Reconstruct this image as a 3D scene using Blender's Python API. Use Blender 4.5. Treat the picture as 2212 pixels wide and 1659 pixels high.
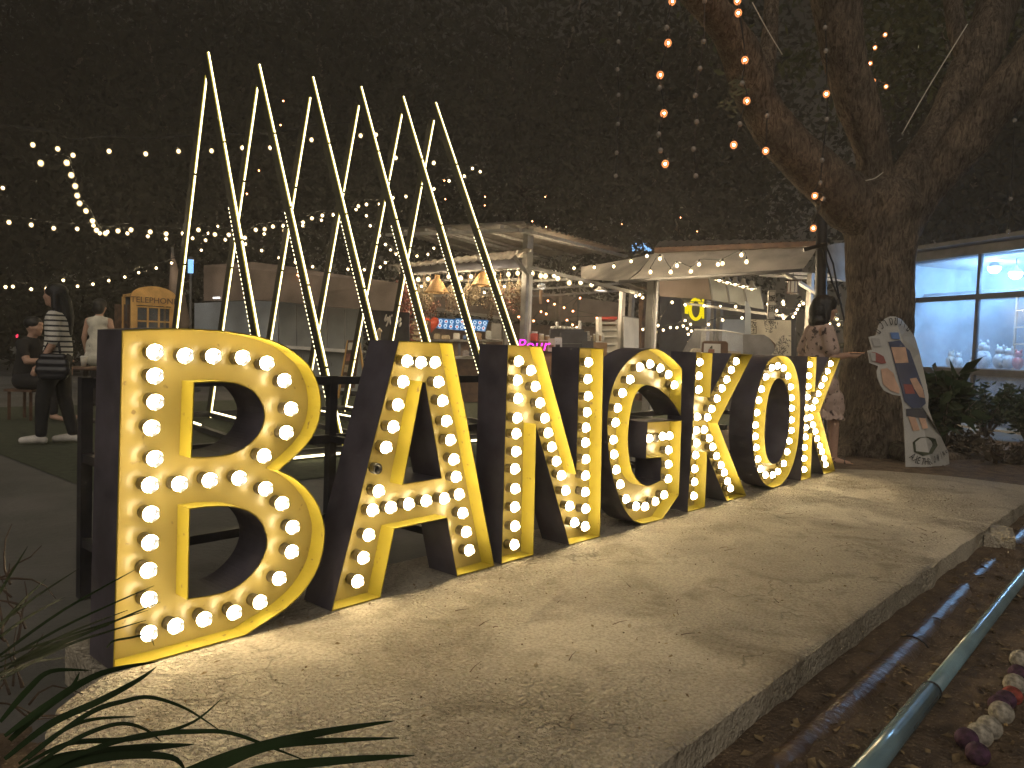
import bpy, bmesh, math, random
import numpy as np
from mathutils import Vector, Matrix, noise as mnoise
from mathutils.geometry import tessellate_polygon

for o in list(bpy.data.objects):
    bpy.data.objects.remove(o)
random.seed(7)
RNG = np.random.default_rng(7)
SC = bpy.context.scene
COL = SC.collection
R = math.radians

# ------------------------------------------------------------------ camera
YAW, PITCH, ROLL = R(48.512), R(2.777), R(2.052)
CAM = Vector((-0.9223, -2.3382, 0.9926))
FPX, CX, CY = 1661.0, 1106.0, 829.5          # focal length and centre for a frame 2212 wide
f0 = Vector((math.sin(YAW) * math.cos(PITCH), math.cos(YAW) * math.cos(PITCH), -math.sin(PITCH)))
r0 = Vector((math.cos(YAW), -math.sin(YAW), 0))
u0 = r0.cross(f0)
RV = r0 * math.cos(ROLL) + u0 * math.sin(ROLL)
UV = -r0 * math.sin(ROLL) + u0 * math.cos(ROLL)
cam_data = bpy.data.cameras.new('camera')
cam = bpy.data.objects.new('camera', cam_data)
COL.objects.link(cam)
cam.matrix_world = Matrix(((RV.x, UV.x, -f0.x, CAM.x), (RV.y, UV.y, -f0.y, CAM.y),
                           (RV.z, UV.z, -f0.z, CAM.z), (0, 0, 0, 1)))
cam_data.sensor_width = 36.0
cam_data.lens = 36.0 * FPX / 2212.0
cam_data.clip_start = 0.05
cam_data.clip_end = 600
SC.camera = cam

# ------------------------------------------------------------------ night sky, faint sky light, exposure
world = bpy.data.worlds.new('World')
SC.world = world
world.use_nodes = True
wn = world.node_tree
wn.nodes.clear()
w_out = wn.nodes.new('ShaderNodeOutputWorld')
w_bg = wn.nodes.new('ShaderNodeBackground')
w_sky = wn.nodes.new('ShaderNodeTexSky')
w_sky.sky_type = 'NISHITA'
w_sky.sun_disc = False
w_sky.sun_elevation = R(4)
w_sky.sun_rotation = R(200)
w_mix = wn.nodes.new('ShaderNodeMix')
w_mix.data_type = 'RGBA'
w_mix.inputs[0].default_value = 0.93
w_mix.inputs[7].default_value = (1.0, 0.86, 0.60, 1)      # town glow on a hazy night sky
wn.links.new(w_sky.outputs[0], w_mix.inputs[6])
wn.links.new(w_mix.outputs[2], w_bg.inputs[0])
w_bg.inputs[1].default_value = SKY_STRENGTH = 0.0135
wn.links.new(w_bg.outputs[0], w_out.inputs[0])

sun_data = bpy.data.lights.new('sun', 'SUN')
sun_data.energy = 1.1
sun_data.angle = R(70)
sun_data.color = (1.0, 0.89, 0.76)
sun = bpy.data.objects.new('sun', sun_data)
COL.objects.link(sun)
sun.rotation_euler = (R(52), 0, R(-52))

SC.view_settings.view_transform = 'Standard'
SC.view_settings.look = 'None'
SC.view_settings.exposure = 0
SC.view_settings.gamma = 1
SC.view_settings.use_curve_mapping = False
SC.cycles.use_denoising = True
SC.cycles.max_bounces = 4
SC.cycles.diffuse_bounces = 2
SC.cycles.glossy_bounces = 2
SC.cycles.transmission_bounces = 4
SC.cycles.transparent_max_bounces = 8
SC.cycles.use_adaptive_sampling = True
SC.cycles.adaptive_threshold = 0.035
SC.cycles.sample_clamp_direct = 40
SC.cycles.caustics_reflective = False
SC.cycles.caustics_refractive = False
SC.cycles.sample_clamp_indirect = 4.0

GZ = -0.13          # ground level; the concrete platform top is about zero
PZ = -0.014         # platform top


# ------------------------------------------------------------------ helpers
def ray(px, py):
    return f0 + RV * ((px - CX) / FPX) - UV * ((py - CY) / FPX)


def at(px, py, depth):
    """Point seen in direction (px, py) of the 2212 px wide frame, depth metres ahead."""
    return CAM + ray(px, py) * depth


def on_z(px, py, z=GZ):
    d = ray(px, py)
    return CAM + d * ((z - CAM.z) / d.z)


def on_y(px, py, y):
    d = ray(px, py)
    return CAM + d * ((y - CAM.y) / d.y)


def zat(py, px, depth):
    return at(px, py, depth).z


class MB:
    """Collects vertices and faces; build() links them as one mesh object."""

    def __init__(self):
        self.v = []
        self.f = []
        self.m = []
        self.smooth = []

    def add(self, verts, faces, mi=0, smooth=False):
        b = len(self.v)
        self.v += [tuple(p) for p in verts]
        for f in faces:
            self.f.append([i + b for i in f])
            self.m.append(mi)
            self.smooth.append(smooth)
        return self

    def box(self, c, s, ax=None, mi=0):
        c = Vector(c)
        X, Y, Z = ax if ax else (Vector((1, 0, 0)), Vector((0, 1, 0)), Vector((0, 0, 1)))
        vs = []
        for k in (-1, 1):
            for j in (-1, 1):
                for i in (-1, 1):
                    vs.append(c + X * (i * s[0] / 2) + Y * (j * s[1] / 2) + Z * (k * s[2] / 2))
        return self.add(vs, [(0, 2, 3, 1), (4, 5, 7, 6), (0, 1, 5, 4), (2, 6, 7, 3), (0, 4, 6, 2), (1, 3, 7, 5)], mi)

    def bar(self, a, b, w, h, side=(1, 0, 0), mi=0):
        a, b = Vector(a), Vector(b)
        Z = (b - a)
        L = Z.length
        Z.normalize()
        X = Vector(side)
        X = (X - Z * X.dot(Z)).normalized()
        Y = Z.cross(X)
        return self.box((a + b) / 2, (w, h, L), (X, Y, Z), mi)

    def tube(self, pts, r, seg=8, mi=0, caps=True):
        pts = [Vector(p) for p in pts]
        n = len(pts)
        rs = r if isinstance(r, (list, tuple)) else [r] * n
        T = (pts[1] - pts[0]).normalized()
        ref = Vector((0, 0, 1)) if abs(T.z) < .9 else Vector((1, 0, 0))
        N = (ref - T * ref.dot(T)).normalized()
        vs = []
        for i, p in enumerate(pts):
            if i == 0:
                t = pts[1] - pts[0]
            elif i == n - 1:
                t = pts[-1] - pts[-2]
            else:
                t = pts[i + 1] - pts[i - 1]
            t.normalize()
            N = (N - t * N.dot(t)).normalized()
            B = t.cross(N)
            for k in range(seg):
                a = 2 * math.pi * k / seg
                vs.append(p + (N * math.cos(a) + B * math.sin(a)) * rs[i])
        fs = []
        for i in range(n - 1):
            for k in range(seg):
                k2 = (k + 1) % seg
                fs.append((i * seg + k, i * seg + k2, (i + 1) * seg + k2, (i + 1) * seg + k))
        self.add(vs, fs, mi, True)
        if caps:
            b = len(self.v) - len(vs)
            self.f += [[b + k for k in range(seg)][::-1], [b + (n - 1) * seg + k for k in range(seg)]]
            self.m += [mi, mi]
            self.smooth += [False, False]
        return self

    def lathe(self, c, prof, seg=12, ax=None, mi=0, smooth=True):
        """prof: (radius, height) pairs along the Z axis of ax."""
        c = Vector(c)
        X, Y, Z = ax if ax else (Vector((1, 0, 0)), Vector((0, 1, 0)), Vector((0, 0, 1)))
        vs, fs = [], []
        for r, h in prof:
            for k in range(seg):
                a = 2 * math.pi * k / seg
                vs.append(c + X * (r * math.cos(a)) + Y * (r * math.sin(a)) + Z * h)
        for i in range(len(prof) - 1):
            for k in range(seg):
                k2 = (k + 1) % seg
                fs.append((i * seg + k, i * seg + k2, (i + 1) * seg + k2, (i + 1) * seg + k))
        return self.add(vs, fs, mi, smooth)

    def ball(self, c, r, seg=12, rings=8, mi=0, ax=None):
        r = (r, r, r) if not isinstance(r, (tuple, list)) else r
        c = Vector(c)
        X, Y, Z = ax if ax else (Vector((1, 0, 0)), Vector((0, 1, 0)), Vector((0, 0, 1)))
        vs = [c - Z * r[2]]
        for i in range(1, rings):
            t = math.pi * i / rings
            for k in range(seg):
                a = 2 * math.pi * k / seg
                vs.append(c + X * (r[0] * math.sin(t) * math.cos(a)) + Y * (r[1] * math.sin(t) * math.sin(a)) - Z * (r[2] * math.cos(t)))
        vs.append(c + Z * r[2])
        fs = [(0, 1 + (k + 1) % seg, 1 + k) for k in range(seg)]
        for i in range(rings - 2):
            for k in range(seg):
                k2 = (k + 1) % seg
                fs.append((1 + i * seg + k, 1 + i * seg + k2, 1 + (i + 1) * seg + k2, 1 + (i + 1) * seg + k))
        e = len(vs) - 1
        fs += [(e, 1 + (rings - 2) * seg + k, 1 + (rings - 2) * seg + (k + 1) % seg) for k in range(seg)]
        return self.add(vs, fs, mi, True)

    def slab(self, poly, thick, normal=None, mi=0):
        """A flat polygon (3D points) given thickness along its normal."""
        P = [Vector(p) for p in poly]
        if normal is None:
            normal = Vector((0, 0, 0))
            for i in range(len(P)):
                normal += (P[i] - P[0]).cross(P[(i + 1) % len(P)] - P[0])
        n = Vector(normal).normalized() * thick
        tri = tessellate_polygon([P])
        k = len(P)
        vs = P + [p + n for p in P]
        fs = [tuple(t) for t in tri] + [tuple(i + k for i in reversed(t)) for t in tri]
        fs += [(i, (i + 1) % k, (i + 1) % k + k, i + k) for i in range(k)]
        return self.add(vs, fs, mi)

    def mesh(self, name, mats, origin=(0, 0, 0)):
        me = bpy.data.meshes.new(name)
        o = Vector(origin)
        me.from_pydata([(p[0] - o.x, p[1] - o.y, p[2] - o.z) for p in self.v], [], self.f)
        for m in (mats if isinstance(mats, (list, tuple)) else [mats]):
            me.materials.append(m)
        me.polygons.foreach_set('material_index', self.m)
        me.polygons.foreach_set('use_smooth', self.smooth)
        me.update()
        bm = bmesh.new()
        bm.from_mesh(me)
        bmesh.ops.recalc_face_normals(bm, faces=bm.faces)
        bm.to_mesh(me)
        bm.free()
        return me

    def build(self, name, mats, parent=None, origin=None):
        """A mesh object; under a parent its vertices stay where they are in the world."""
        o = Vector(origin) if origin else (world_loc(parent) if parent else Vector((0, 0, 0)))
        ob = bpy.data.objects.new(name, self.mesh(name, mats, o))
        COL.objects.link(ob)
        ob.parent = parent
        if parent is None:
            ob.location = o
        elif origin:
            ob.location = o - world_loc(parent)
        return ob


def world_loc(o):
    p = Vector((0, 0, 0))
    while o is not None:
        p += Vector(o.location)
        o = o.parent
    return p


def tag(o, label=None, cat=None, group=None, kind=None):
    if label:
        o['label'] = label
    if cat:
        o['category'] = cat
    if group:
        o['group'] = group
    if kind:
        o['kind'] = kind
    return o


def thing(name, label, cat, loc=(0, 0, 0), group=None):
    o = bpy.data.objects.new(name, None)
    COL.objects.link(o)
    o.location = loc
    return tag(o, label, cat, group)


def place(mesh, name, loc, parent=None, scale=1.0, rot=None):
    o = bpy.data.objects.new(name, mesh)
    COL.objects.link(o)
    o.parent = parent
    o.location = Vector(loc) - (world_loc(parent) if parent else Vector((0, 0, 0)))
    o.scale = (scale,) * 3
    if rot:
        o.rotation_euler = rot
    return o


# ------------------------------------------------------------------ materials
def mat(name, col, rough=0.6, metal=0.0, var=0.12, scale=6.0, bump=0.0, bscale=40.0, col2=None, spec=0.5, trans=None, detail=5, wear=None):
    m = bpy.data.materials.new(name)
    m.use_nodes = True
    nt = m.node_tree
    b = nt.nodes['Principled BSDF']
    b.inputs['Roughness'].default_value = rough
    b.inputs['Metallic'].default_value = metal
    b.inputs['Specular IOR Level'].default_value = spec
    tc = nt.nodes.new('ShaderNodeTexCoord')
    nz = nt.nodes.new('ShaderNodeTexNoise')
    nz.inputs['Scale'].default_value = scale
    nz.inputs['Detail'].default_value = detail
    nt.links.new(tc.outputs['Object'], nz.inputs['Vector'])
    rp = nt.nodes.new('ShaderNodeValToRGB')
    c2 = col2 if col2 else tuple(c * (1 - 2 * var) for c in col)
    c1 = col if col2 else tuple(min(1, c * (1 + var)) for c in col)
    rp.color_ramp.elements[0].position = 0.36
    rp.color_ramp.elements[1].position = 0.64
    rp.color_ramp.elements[0].color = (*c2, 1)
    rp.color_ramp.elements[1].color = (*c1, 1)
    nt.links.new(nz.outputs['Fac'], rp.inputs[0])
    out = rp.outputs[0]
    if wear:
        wz = nt.nodes.new('ShaderNodeTexNoise')
        wz.inputs['Scale'].default_value = wear[1]
        wz.inputs['Detail'].default_value = 8
        nt.links.new(tc.outputs['Object'], wz.inputs['Vector'])
        wr = nt.nodes.new('ShaderNodeValToRGB')
        wr.color_ramp.elements[0].position = wear[2]
        wr.color_ramp.elements[1].position = wear[2] + 0.06
        nt.links.new(wz.outputs['Fac'], wr.inputs[0])
        mx = nt.nodes.new('ShaderNodeMix')
        mx.data_type = 'RGBA'
        nt.links.new(wr.outputs[0], mx.inputs[0])
        nt.links.new(out, mx.inputs[6])
        mx.inputs[7].default_value = (*wear[0], 1)
        out = mx.outputs[2]
    nt.links.new(out, b.inputs['Base Color'])
    if bump:
        bz = nt.nodes.new('ShaderNodeTexNoise')
        bz.inputs['Scale'].default_value = bscale
        bz.inputs['Detail'].default_value = 6
        nt.links.new(tc.outputs['Object'], bz.inputs['Vector'])
        bp = nt.nodes.new('ShaderNodeBump')
        bp.inputs['Strength'].default_value = bump
        bp.inputs['Distance'].default_value = 0.02
        nt.links.new(bz.outputs['Fac'], bp.inputs['Height'])
        nt.links.new(bp.outputs[0], b.inputs['Normal'])
    if trans:
        b.inputs['Transmission Weight'].default_value = trans
    return m


def emit(name, col, strength):
    m = bpy.data.materials.new(name)
    m.use_nodes = True
    nt = m.node_tree
    nt.nodes.clear()
    out = nt.nodes.new('ShaderNodeOutputMaterial')
    e = nt.nodes.new('ShaderNodeEmission')
    e.inputs[0].default_value = (*col, 1)
    e.inputs[1].default_value = strength
    nt.links.new(e.outputs[0], out.inputs[0])
    return m


def halo_glass(name, col, strength, clear=0.85):
    """Thin clear bulb glass; the halo of the lamp is put into its emission."""
    m = bpy.data.materials.new(name)
    m.use_nodes = True
    nt = m.node_tree
    nt.nodes.clear()
    out = nt.nodes.new('ShaderNodeOutputMaterial')
    e = nt.nodes.new('ShaderNodeEmission')
    e.inputs[0].default_value = (*col, 1)
    e.inputs[1].default_value = strength
    t = nt.nodes.new('ShaderNodeBsdfTransparent')
    t.inputs[0].default_value = (clear, clear, clear, 1)
    a = nt.nodes.new('ShaderNodeAddShader')
    nt.links.new(e.outputs[0], a.inputs[0])
    nt.links.new(t.outputs[0], a.inputs[1])
    nt.links.new(a.outputs[0], out.inputs[0])
    return m


def film(name, col, haze=0.3, rough=0.15, scale=3.0):
    """Clear sheet (glass or plastic film) with a milky bloom on it."""
    m = bpy.data.materials.new(name)
    m.use_nodes = True
    nt = m.node_tree
    nt.nodes.clear()
    out = nt.nodes.new('ShaderNodeOutputMaterial')
    t = nt.nodes.new('ShaderNodeBsdfTransparent')
    t.inputs[0].default_value = (0.93, 0.95, 1, 1)
    d = nt.nodes.new('ShaderNodeBsdfDiffuse')
    d.inputs[0].default_value = (*col, 1)
    tr = nt.nodes.new('ShaderNodeBsdfTranslucent')
    tr.inputs[0].default_value = (*col, 1)
    dt = nt.nodes.new('ShaderNodeMixShader')
    dt.inputs[0].default_value = 0.6
    nt.links.new(d.outputs[0], dt.inputs[1])
    nt.links.new(tr.outputs[0], dt.inputs[2])
    g = nt.nodes.new('ShaderNodeBsdfGlossy')
    g.inputs['Roughness'].default_value = rough
    tc = nt.nodes.new('ShaderNodeTexCoord')
    nz = nt.nodes.new('ShaderNodeTexNoise')
    nz.inputs['Scale'].default_value = scale
    nz.inputs['Detail'].default_value = 7
    nt.links.new(tc.outputs['Object'], nz.inputs['Vector'])
    mp = nt.nodes.new('ShaderNodeMapRange')
    mp.inputs[1].default_value = 0.3
    mp.inputs[2].default_value = 0.75
    mp.inputs[3].default_value = haze * 0.35
    mp.inputs[4].default_value = haze * 1.6
    nt.links.new(nz.outputs['Fac'], mp.inputs[0])
    m1 = nt.nodes.new('ShaderNodeMixShader')
    nt.links.new(mp.outputs[0], m1.inputs[0])
    nt.links.new(t.outputs[0], m1.inputs[1])
    nt.links.new(dt.outputs[0], m1.inputs[2])
    m2 = nt.nodes.new('ShaderNodeMixShader')
    m2.inputs[0].default_value = 0.05
    nt.links.new(m1.outputs[0], m2.inputs[1])
    nt.links.new(g.outputs[0], m2.inputs[2])
    nt.links.new(m2.outputs[0], out.inputs[0])
    return m


def concrete(name, c1, c2, dark, big):
    """Weathered rough concrete: blotches, stains, pits and coarse grit."""
    m = bpy.data.materials.new(name)
    m.use_nodes = True
    nt = m.node_tree
    N, Lk = nt.nodes, nt.links
    b = N['Principled BSDF']
    b.inputs['Roughness'].default_value = 0.88
    b.inputs['Specular IOR Level'].default_value = 0.25
    tc = N.new('ShaderNodeTexCoord')

    def nz(scale, detail=8, dist=0.0):
        n = N.new('ShaderNodeTexNoise')
        n.inputs['Scale'].default_value = scale
        n.inputs['Detail'].default_value = detail
        n.inputs['Distortion'].default_value = dist
        Lk.new(tc.outputs['Object'], n.inputs['Vector'])
        return n.outputs['Fac']

    def ramp(src, a, bb, ca=(0, 0, 0, 1), cb=(1, 1, 1, 1)):
        r = N.new('ShaderNodeValToRGB')
        r.color_ramp.elements[0].position = a
        r.color_ramp.elements[1].position = bb
        r.color_ramp.elements[0].color = ca
        r.color_ramp.elements[1].color = cb
        Lk.new(src, r.inputs[0])
        return r.outputs[0]

    def mix(fac, a, bcol, mode='MIX'):
        x = N.new('ShaderNodeMix')
        x.data_type = 'RGBA'
        x.blend_type = mode
        for i, val in ((0, fac), (6, a), (7, bcol)):
            if hasattr(val, 'is_output'):
                Lk.new(val, x.inputs[i])
            else:
                x.inputs[i].default_value = val
        return x.outputs[2]
    base = ramp(nz(1.4, 10, 0.6), 0.35, 0.68, (*c2, 1), (*c1, 1))
    stain = ramp(nz(2.7, 9, 1.2), 0.50, 0.68)
    base = mix(mix(0.55, (0, 0, 0, 1), stain), base, (*dark, 1))
    fine = ramp(nz(90, 6), 0.30, 0.62, (0.72, 0.70, 0.66, 1), (1.08, 1.07, 1.05, 1))
    base = mix(1.0, base, fine, 'MULTIPLY')
    speck = ramp(nz(160, 3), 0.66, 0.72)
    base = mix(mix(0.6, (0, 0, 0, 1), speck), base, tuple(x * 0.35 for x in dark) + (1,))
    cr = N.new('ShaderNodeTexVoronoi')
    cr.feature = 'DISTANCE_TO_EDGE'
    cr.inputs['Scale'].default_value = 0.75
    wob = N.new('ShaderNodeTexNoise')
    wob.inputs['Scale'].default_value = 3.5
    wob.inputs['Detail'].default_value = 6
    Lk.new(tc.outputs['Object'], wob.inputs['Vector'])
    av = N.new('ShaderNodeVectorMath')
    av.operation = 'MULTIPLY_ADD'
    av.inputs[1].default_value = (0.5, 0.5, 0.5)
    Lk.new(wob.outputs['Color'], av.inputs[0])
    Lk.new(tc.outputs['Object'], av.inputs[2])
    Lk.new(av.outputs[0], cr.inputs['Vector'])
    line = ramp(cr.outputs['Distance'], 0.0015, 0.0045, (1, 1, 1, 1), (0, 0, 0, 1))
    part = ramp(nz(1.7, 3), 0.50, 0.56)
    lf = mix(1.0, line, part, 'MULTIPLY')
    base = mix(mix(0.6, (0, 0, 0, 1), lf), base, tuple(x * 0.4 for x in dark) + (1,))
    Lk.new(base, b.inputs['Base Color'])
    # relief: smooth trowelled zones against exposed grit
    zone = ramp(nz(0.9, 5, 0.8), 0.40, 0.56)
    chips = ramp(nz(58, 3, 0.35), 0.40, 0.66)
    grit = N.new('ShaderNodeMath')
    grit.operation = 'ADD'
    Lk.new(chips, grit.inputs[0])
    pits = ramp(nz(23, 4, 0.2), 0.27, 0.40)
    Lk.new(pits, grit.inputs[1])
    g2 = N.new('ShaderNodeMath')
    g2.operation = 'MULTIPLY'
    Lk.new(grit.outputs[0], g2.inputs[0])
    zz = N.new('ShaderNodeMapRange')
    zz.inputs[3].default_value = 0.16
    zz.inputs[4].default_value = 1.0
    Lk.new(zone, zz.inputs[0])
    Lk.new(zz.outputs[0], g2.inputs[1])
    b1 = N.new('ShaderNodeBump')
    b1.inputs['Strength'].default_value = 1.0
    b1.inputs['Distance'].default_value = big
    Lk.new(g2.outputs[0], b1.inputs['Height'])
    b2 = N.new('ShaderNodeBump')
    b2.inputs['Strength'].default_value = 0.55
    b2.inputs['Distance'].default_value = 0.004
    Lk.new(nz(120, 4), b2.inputs['Height'])
    Lk.new(b1.outputs[0], b2.inputs['Normal'])
    Lk.new(b2.outputs[0], b.inputs['Normal'])
    return m


M = {}
M['concrete'] = concrete('weathered_concrete', (0.62, 0.57, 0.47), (0.51, 0.46, 0.375), (0.25, 0.21, 0.155), 0.026)
M['ground'] = mat('dark_paving', (0.17, 0.165, 0.155), 0.85, col2=(0.11, 0.11, 0.10), scale=1.6, bump=0.5, bscale=25)
M['turf'] = mat('short_turf', (0.10, 0.115, 0.075), 0.95, col2=(0.065, 0.078, 0.05), scale=14, bump=1.0, bscale=160)
M['soil'] = mat('brown_soil', (0.18, 0.125, 0.078), 0.95, col2=(0.085, 0.058, 0.036), scale=9, bump=1.0, bscale=60, wear=((0.26, 0.19, 0.12), 70, 0.60))
M['yellow'] = mat('yellow_paint_glare', (0.30, 0.24, 0.078), 0.29, var=0.05, scale=3, bump=0.03, bscale=14, wear=((0.15, 0.105, 0.04), 30, 0.665))  # mustard paint, with some glare of the bulbs put into the colour
M['lip'] = mat('yellow_lip_paint', (0.40, 0.325, 0.035), 0.45, var=0.05, scale=4, wear=((0.16, 0.11, 0.04), 34, 0.655))
M['black'] = mat('black_paint', (0.11, 0.098, 0.118), 0.5, var=0.2, scale=5, bump=0.05, bscale=30, wear=((0.12, 0.11, 0.11), 45, 0.73))
M['steel_black'] = mat('black_steel', (0.035, 0.034, 0.038), 0.45, var=0.2, scale=8)
M['bar'] = mat('dark_bar_paint', (0.03, 0.027, 0.018), 0.5, var=0.15, scale=3)
M['socket'] = mat('dark_bulb_socket', (0.10, 0.085, 0.06), 0.4)
M['collar'] = mat('brass_bulb_collar', (0.55, 0.45, 0.28), 0.3, metal=0.7)


def bark(name):
    """Furrowed bark: ridges stretched along the stem, lichen blotches."""
    m = bpy.data.materials.new(name)
    m.use_nodes = True
    nt = m.node_tree
    N, Lk = nt.nodes, nt.links
    b = N['Principled BSDF']
    b.inputs['Roughness'].default_value = 0.95
    b.inputs['Specular IOR Level'].default_value = 0.2
    tc = N.new('ShaderNodeTexCoord')
    mp = N.new('ShaderNodeMapping')
    mp.inputs['Scale'].default_value = (1, 1, 0.28)
    Lk.new(tc.outputs['Object'], mp.inputs[0])
    n1 = N.new('ShaderNodeTexNoise')
    n1.inputs['Scale'].default_value = 24
    n1.inputs['Detail'].default_value = 9
    n1.inputs['Roughness'].default_value = 0.7
    n1.inputs['Distortion'].default_value = 1.2
    Lk.new(mp.outputs[0], n1.inputs['Vector'])
    n2 = N.new('ShaderNodeTexNoise')
    n2.inputs['Scale'].default_value = 2.6
    n2.inputs['Detail'].default_value = 6
    Lk.new(tc.outputs['Object'], n2.inputs['Vector'])
    r1 = N.new('ShaderNodeValToRGB')
    r1.color_ramp.elements[0].position = 0.38
    r1.color_ramp.elements[1].position = 0.62
    r1.color_ramp.elements[0].color = (0.065, 0.049, 0.038, 1)
    r1.color_ramp.elements[1].color = (0.33, 0.27, 0.21, 1)
    Lk.new(n1.outputs['Fac'], r1.inputs[0])
    r2 = N.new('ShaderNodeValToRGB')
    r2.color_ramp.elements[0].position = 0.4
    r2.color_ramp.elements[1].position = 0.68
    r2.color_ramp.elements[0].color = (0.62, 0.62, 0.62, 1)
    r2.color_ramp.elements[1].color = (1.15, 1.12, 1.05, 1)
    Lk.new(n2.outputs['Fac'], r2.inputs[0])
    mx = N.new('ShaderNodeMix')
    mx.data_type = 'RGBA'
    mx.blend_type = 'MULTIPLY'
    mx.inputs[0].default_value = 1.0
    Lk.new(r1.outputs[0], mx.inputs[6])
    Lk.new(r2.outputs[0], mx.inputs[7])
    Lk.new(mx.outputs[2], b.inputs['Base Color'])
    bp = N.new('ShaderNodeBump')
    bp.inputs['Strength'].default_value = 1.0
    bp.inputs['Distance'].default_value = 0.07
    Lk.new(n1.outputs['Fac'], bp.inputs['Height'])
    Lk.new(bp.outputs[0], b.inputs['Normal'])
    return m


M['bark'] = bark('tree_bark')
M['leaf'] = mat('dark_leaf', (0.075, 0.085, 0.03), 0.6, col2=(0.04, 0.05, 0.02), scale=3)
M['far_leaf'] = mat('far_leaf', (0.026, 0.024, 0.014), 0.9, col2=(0.018, 0.017, 0.010), scale=.35, spec=.1)
M['scrub'] = mat('dark_scrub', (0.07, 0.05, 0.03), 0.9)
M['blade'] = mat('grass_blade', (0.028, 0.05, 0.018), 0.7, col2=(0.015, 0.026, 0.010), scale=5, spec=0.08)
M['dry'] = mat('dry_leaf', (0.33, 0.24, 0.12), 0.8, col2=(0.12, 0.08, 0.04), scale=30)
M['steel'] = mat('grey_steel', (0.34, 0.33, 0.31), 0.5, metal=0.2, var=0.15, scale=5)
M['darksteel'] = mat('dark_grey_steel', (0.14, 0.135, 0.13), 0.5, metal=0.1)
M['tin'] = mat('corrugated_tin', (0.38, 0.35, 0.31), 0.4, metal=0.5, var=0.2, scale=4)
M['canvas'] = mat('awning_canvas', (0.40, 0.37, 0.33), 0.4, var=0.15, scale=3, wear=((0.16, 0.13, 0.1), 22, 0.70))
M['brown_canvas'] = mat('brown_canvas', (0.24, 0.185, 0.155), 0.6, var=0.2, scale=1.5)
M['mid_grey'] = mat('mid_grey_board', (0.19, 0.19, 0.20), 0.6)
M['grey_wall'] = mat('grey_truck_panel', (0.30, 0.32, 0.32), 0.45, var=0.1, scale=2)
M['pale_wall'] = mat('pale_blue_panel', (0.42, 0.47, 0.52), 0.5, var=0.1, scale=2)
M['white'] = mat('white_paint', (0.72, 0.70, 0.66), 0.5, var=0.06, scale=4)
M['cream'] = mat('cream_paper', (0.66, 0.62, 0.52), 0.7, var=0.05)
M['dark'] = mat('dark_panel', (0.045, 0.046, 0.06), 0.55, var=0.15)
M['wood'] = mat('pale_wood', (0.44, 0.28, 0.15), 0.6, col2=(0.26, 0.15, 0.075), scale=9)
M['dwood'] = mat('dark_wood', (0.16, 0.09, 0.055), 0.6, col2=(0.08, 0.045, 0.03), scale=9)
M['twig'] = mat('dark_twig', (0.07, 0.045, 0.03), 0.8)
M['booth'] = mat('honey_wood', (0.74, 0.45, 0.15), 0.5, col2=(0.56, 0.32, 0.10), scale=6)
M['wicker'] = mat('wicker', (0.58, 0.36, 0.14), 0.7, col2=(0.34, 0.19, 0.07), scale=60, bump=0.6, bscale=90)
M['glass'] = mat('clear_glass', (0.85, 0.87, 0.88), 0.08, trans=0.85, var=0.02)
M['dglass'] = mat('dark_window', (0.10, 0.11, 0.13), 0.15, var=0.2)
M['red'] = mat('red_plastic', (0.62, 0.07, 0.05), 0.35)
M['orange_red'] = mat('red_balloon', (0.75, 0.10, 0.04), 0.22)
M['ink'] = mat('black_ink', (0.03, 0.03, 0.03), 0.7)
M['navy'] = mat('navy_print', (0.04, 0.055, 0.12), 0.5)
M['sky_blue'] = mat('blue_print', (0.09, 0.19, 0.45), 0.5)
M['peach'] = mat('peach_print', (0.58, 0.36, 0.25), 0.6)
M['maroon'] = mat('maroon_print', (0.26, 0.06, 0.05), 0.5)
M['board'] = mat('white_board', (0.46, 0.45, 0.42), 0.45, var=0.06, scale=3)
M['skin'] = mat('skin', (0.52, 0.32, 0.23), 0.5, var=0.05, scale=4)
M['hair'] = mat('black_hair', (0.012, 0.011, 0.012), 0.42, var=0.3, scale=30, bump=0.4, bscale=70)
M['dress'] = mat('floral_cloth', (0.50, 0.37, 0.31), 0.85, var=0.06, scale=4, wear=((0.07, 0.045, 0.04), 19, 0.565))
M['sandal'] = mat('brown_leather', (0.10, 0.06, 0.04), 0.5)
M['insole'] = mat('orange_insole', (0.66, 0.29, 0.15), 0.6)
M['trousers'] = mat('black_trousers', (0.016, 0.016, 0.018), 0.8)
M['cloth_white'] = mat('white_cloth', (0.66, 0.63, 0.54), 0.85)
M['cloth_dark'] = mat('dark_cloth', (0.022, 0.02, 0.022), 0.9)
M['shoe'] = mat('white_sneaker', (0.70, 0.66, 0.60), 0.6)
M['bag'] = mat('black_shiny_bag', (0.025, 0.025, 0.03), 0.18)
M['pvc'] = mat('blue_grey_pipe', (0.20, 0.31, 0.36), 0.18, var=0.12, scale=5)
M['brown_pipe'] = mat('muddy_pipe', (0.16, 0.11, 0.07), 0.30, col2=(0.09, 0.06, 0.04), scale=11, bump=0.35, bscale=35)
M['ball_white'] = mat('cream_ball', (0.40, 0.37, 0.31), 0.85, var=0.3, scale=45, bump=.4, bscale=90)
M['ball_purple'] = mat('purple_ball', (0.085, 0.035, 0.075), 0.8, var=0.3, scale=45, bump=.4, bscale=90)
M['ball_red'] = mat('red_ball', (0.34, 0.07, 0.05), 0.8, var=0.3, scale=45, bump=.4, bscale=90)
M['plush'] = mat('pale_plush', (0.68, 0.70, 0.70), 0.9, var=0.1, scale=9, wear=((0.25, 0.27, 0.30), 12, 0.60))
M['film'] = film('milky_film', (0.70, 0.82, 1.0), 0.17)
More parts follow.
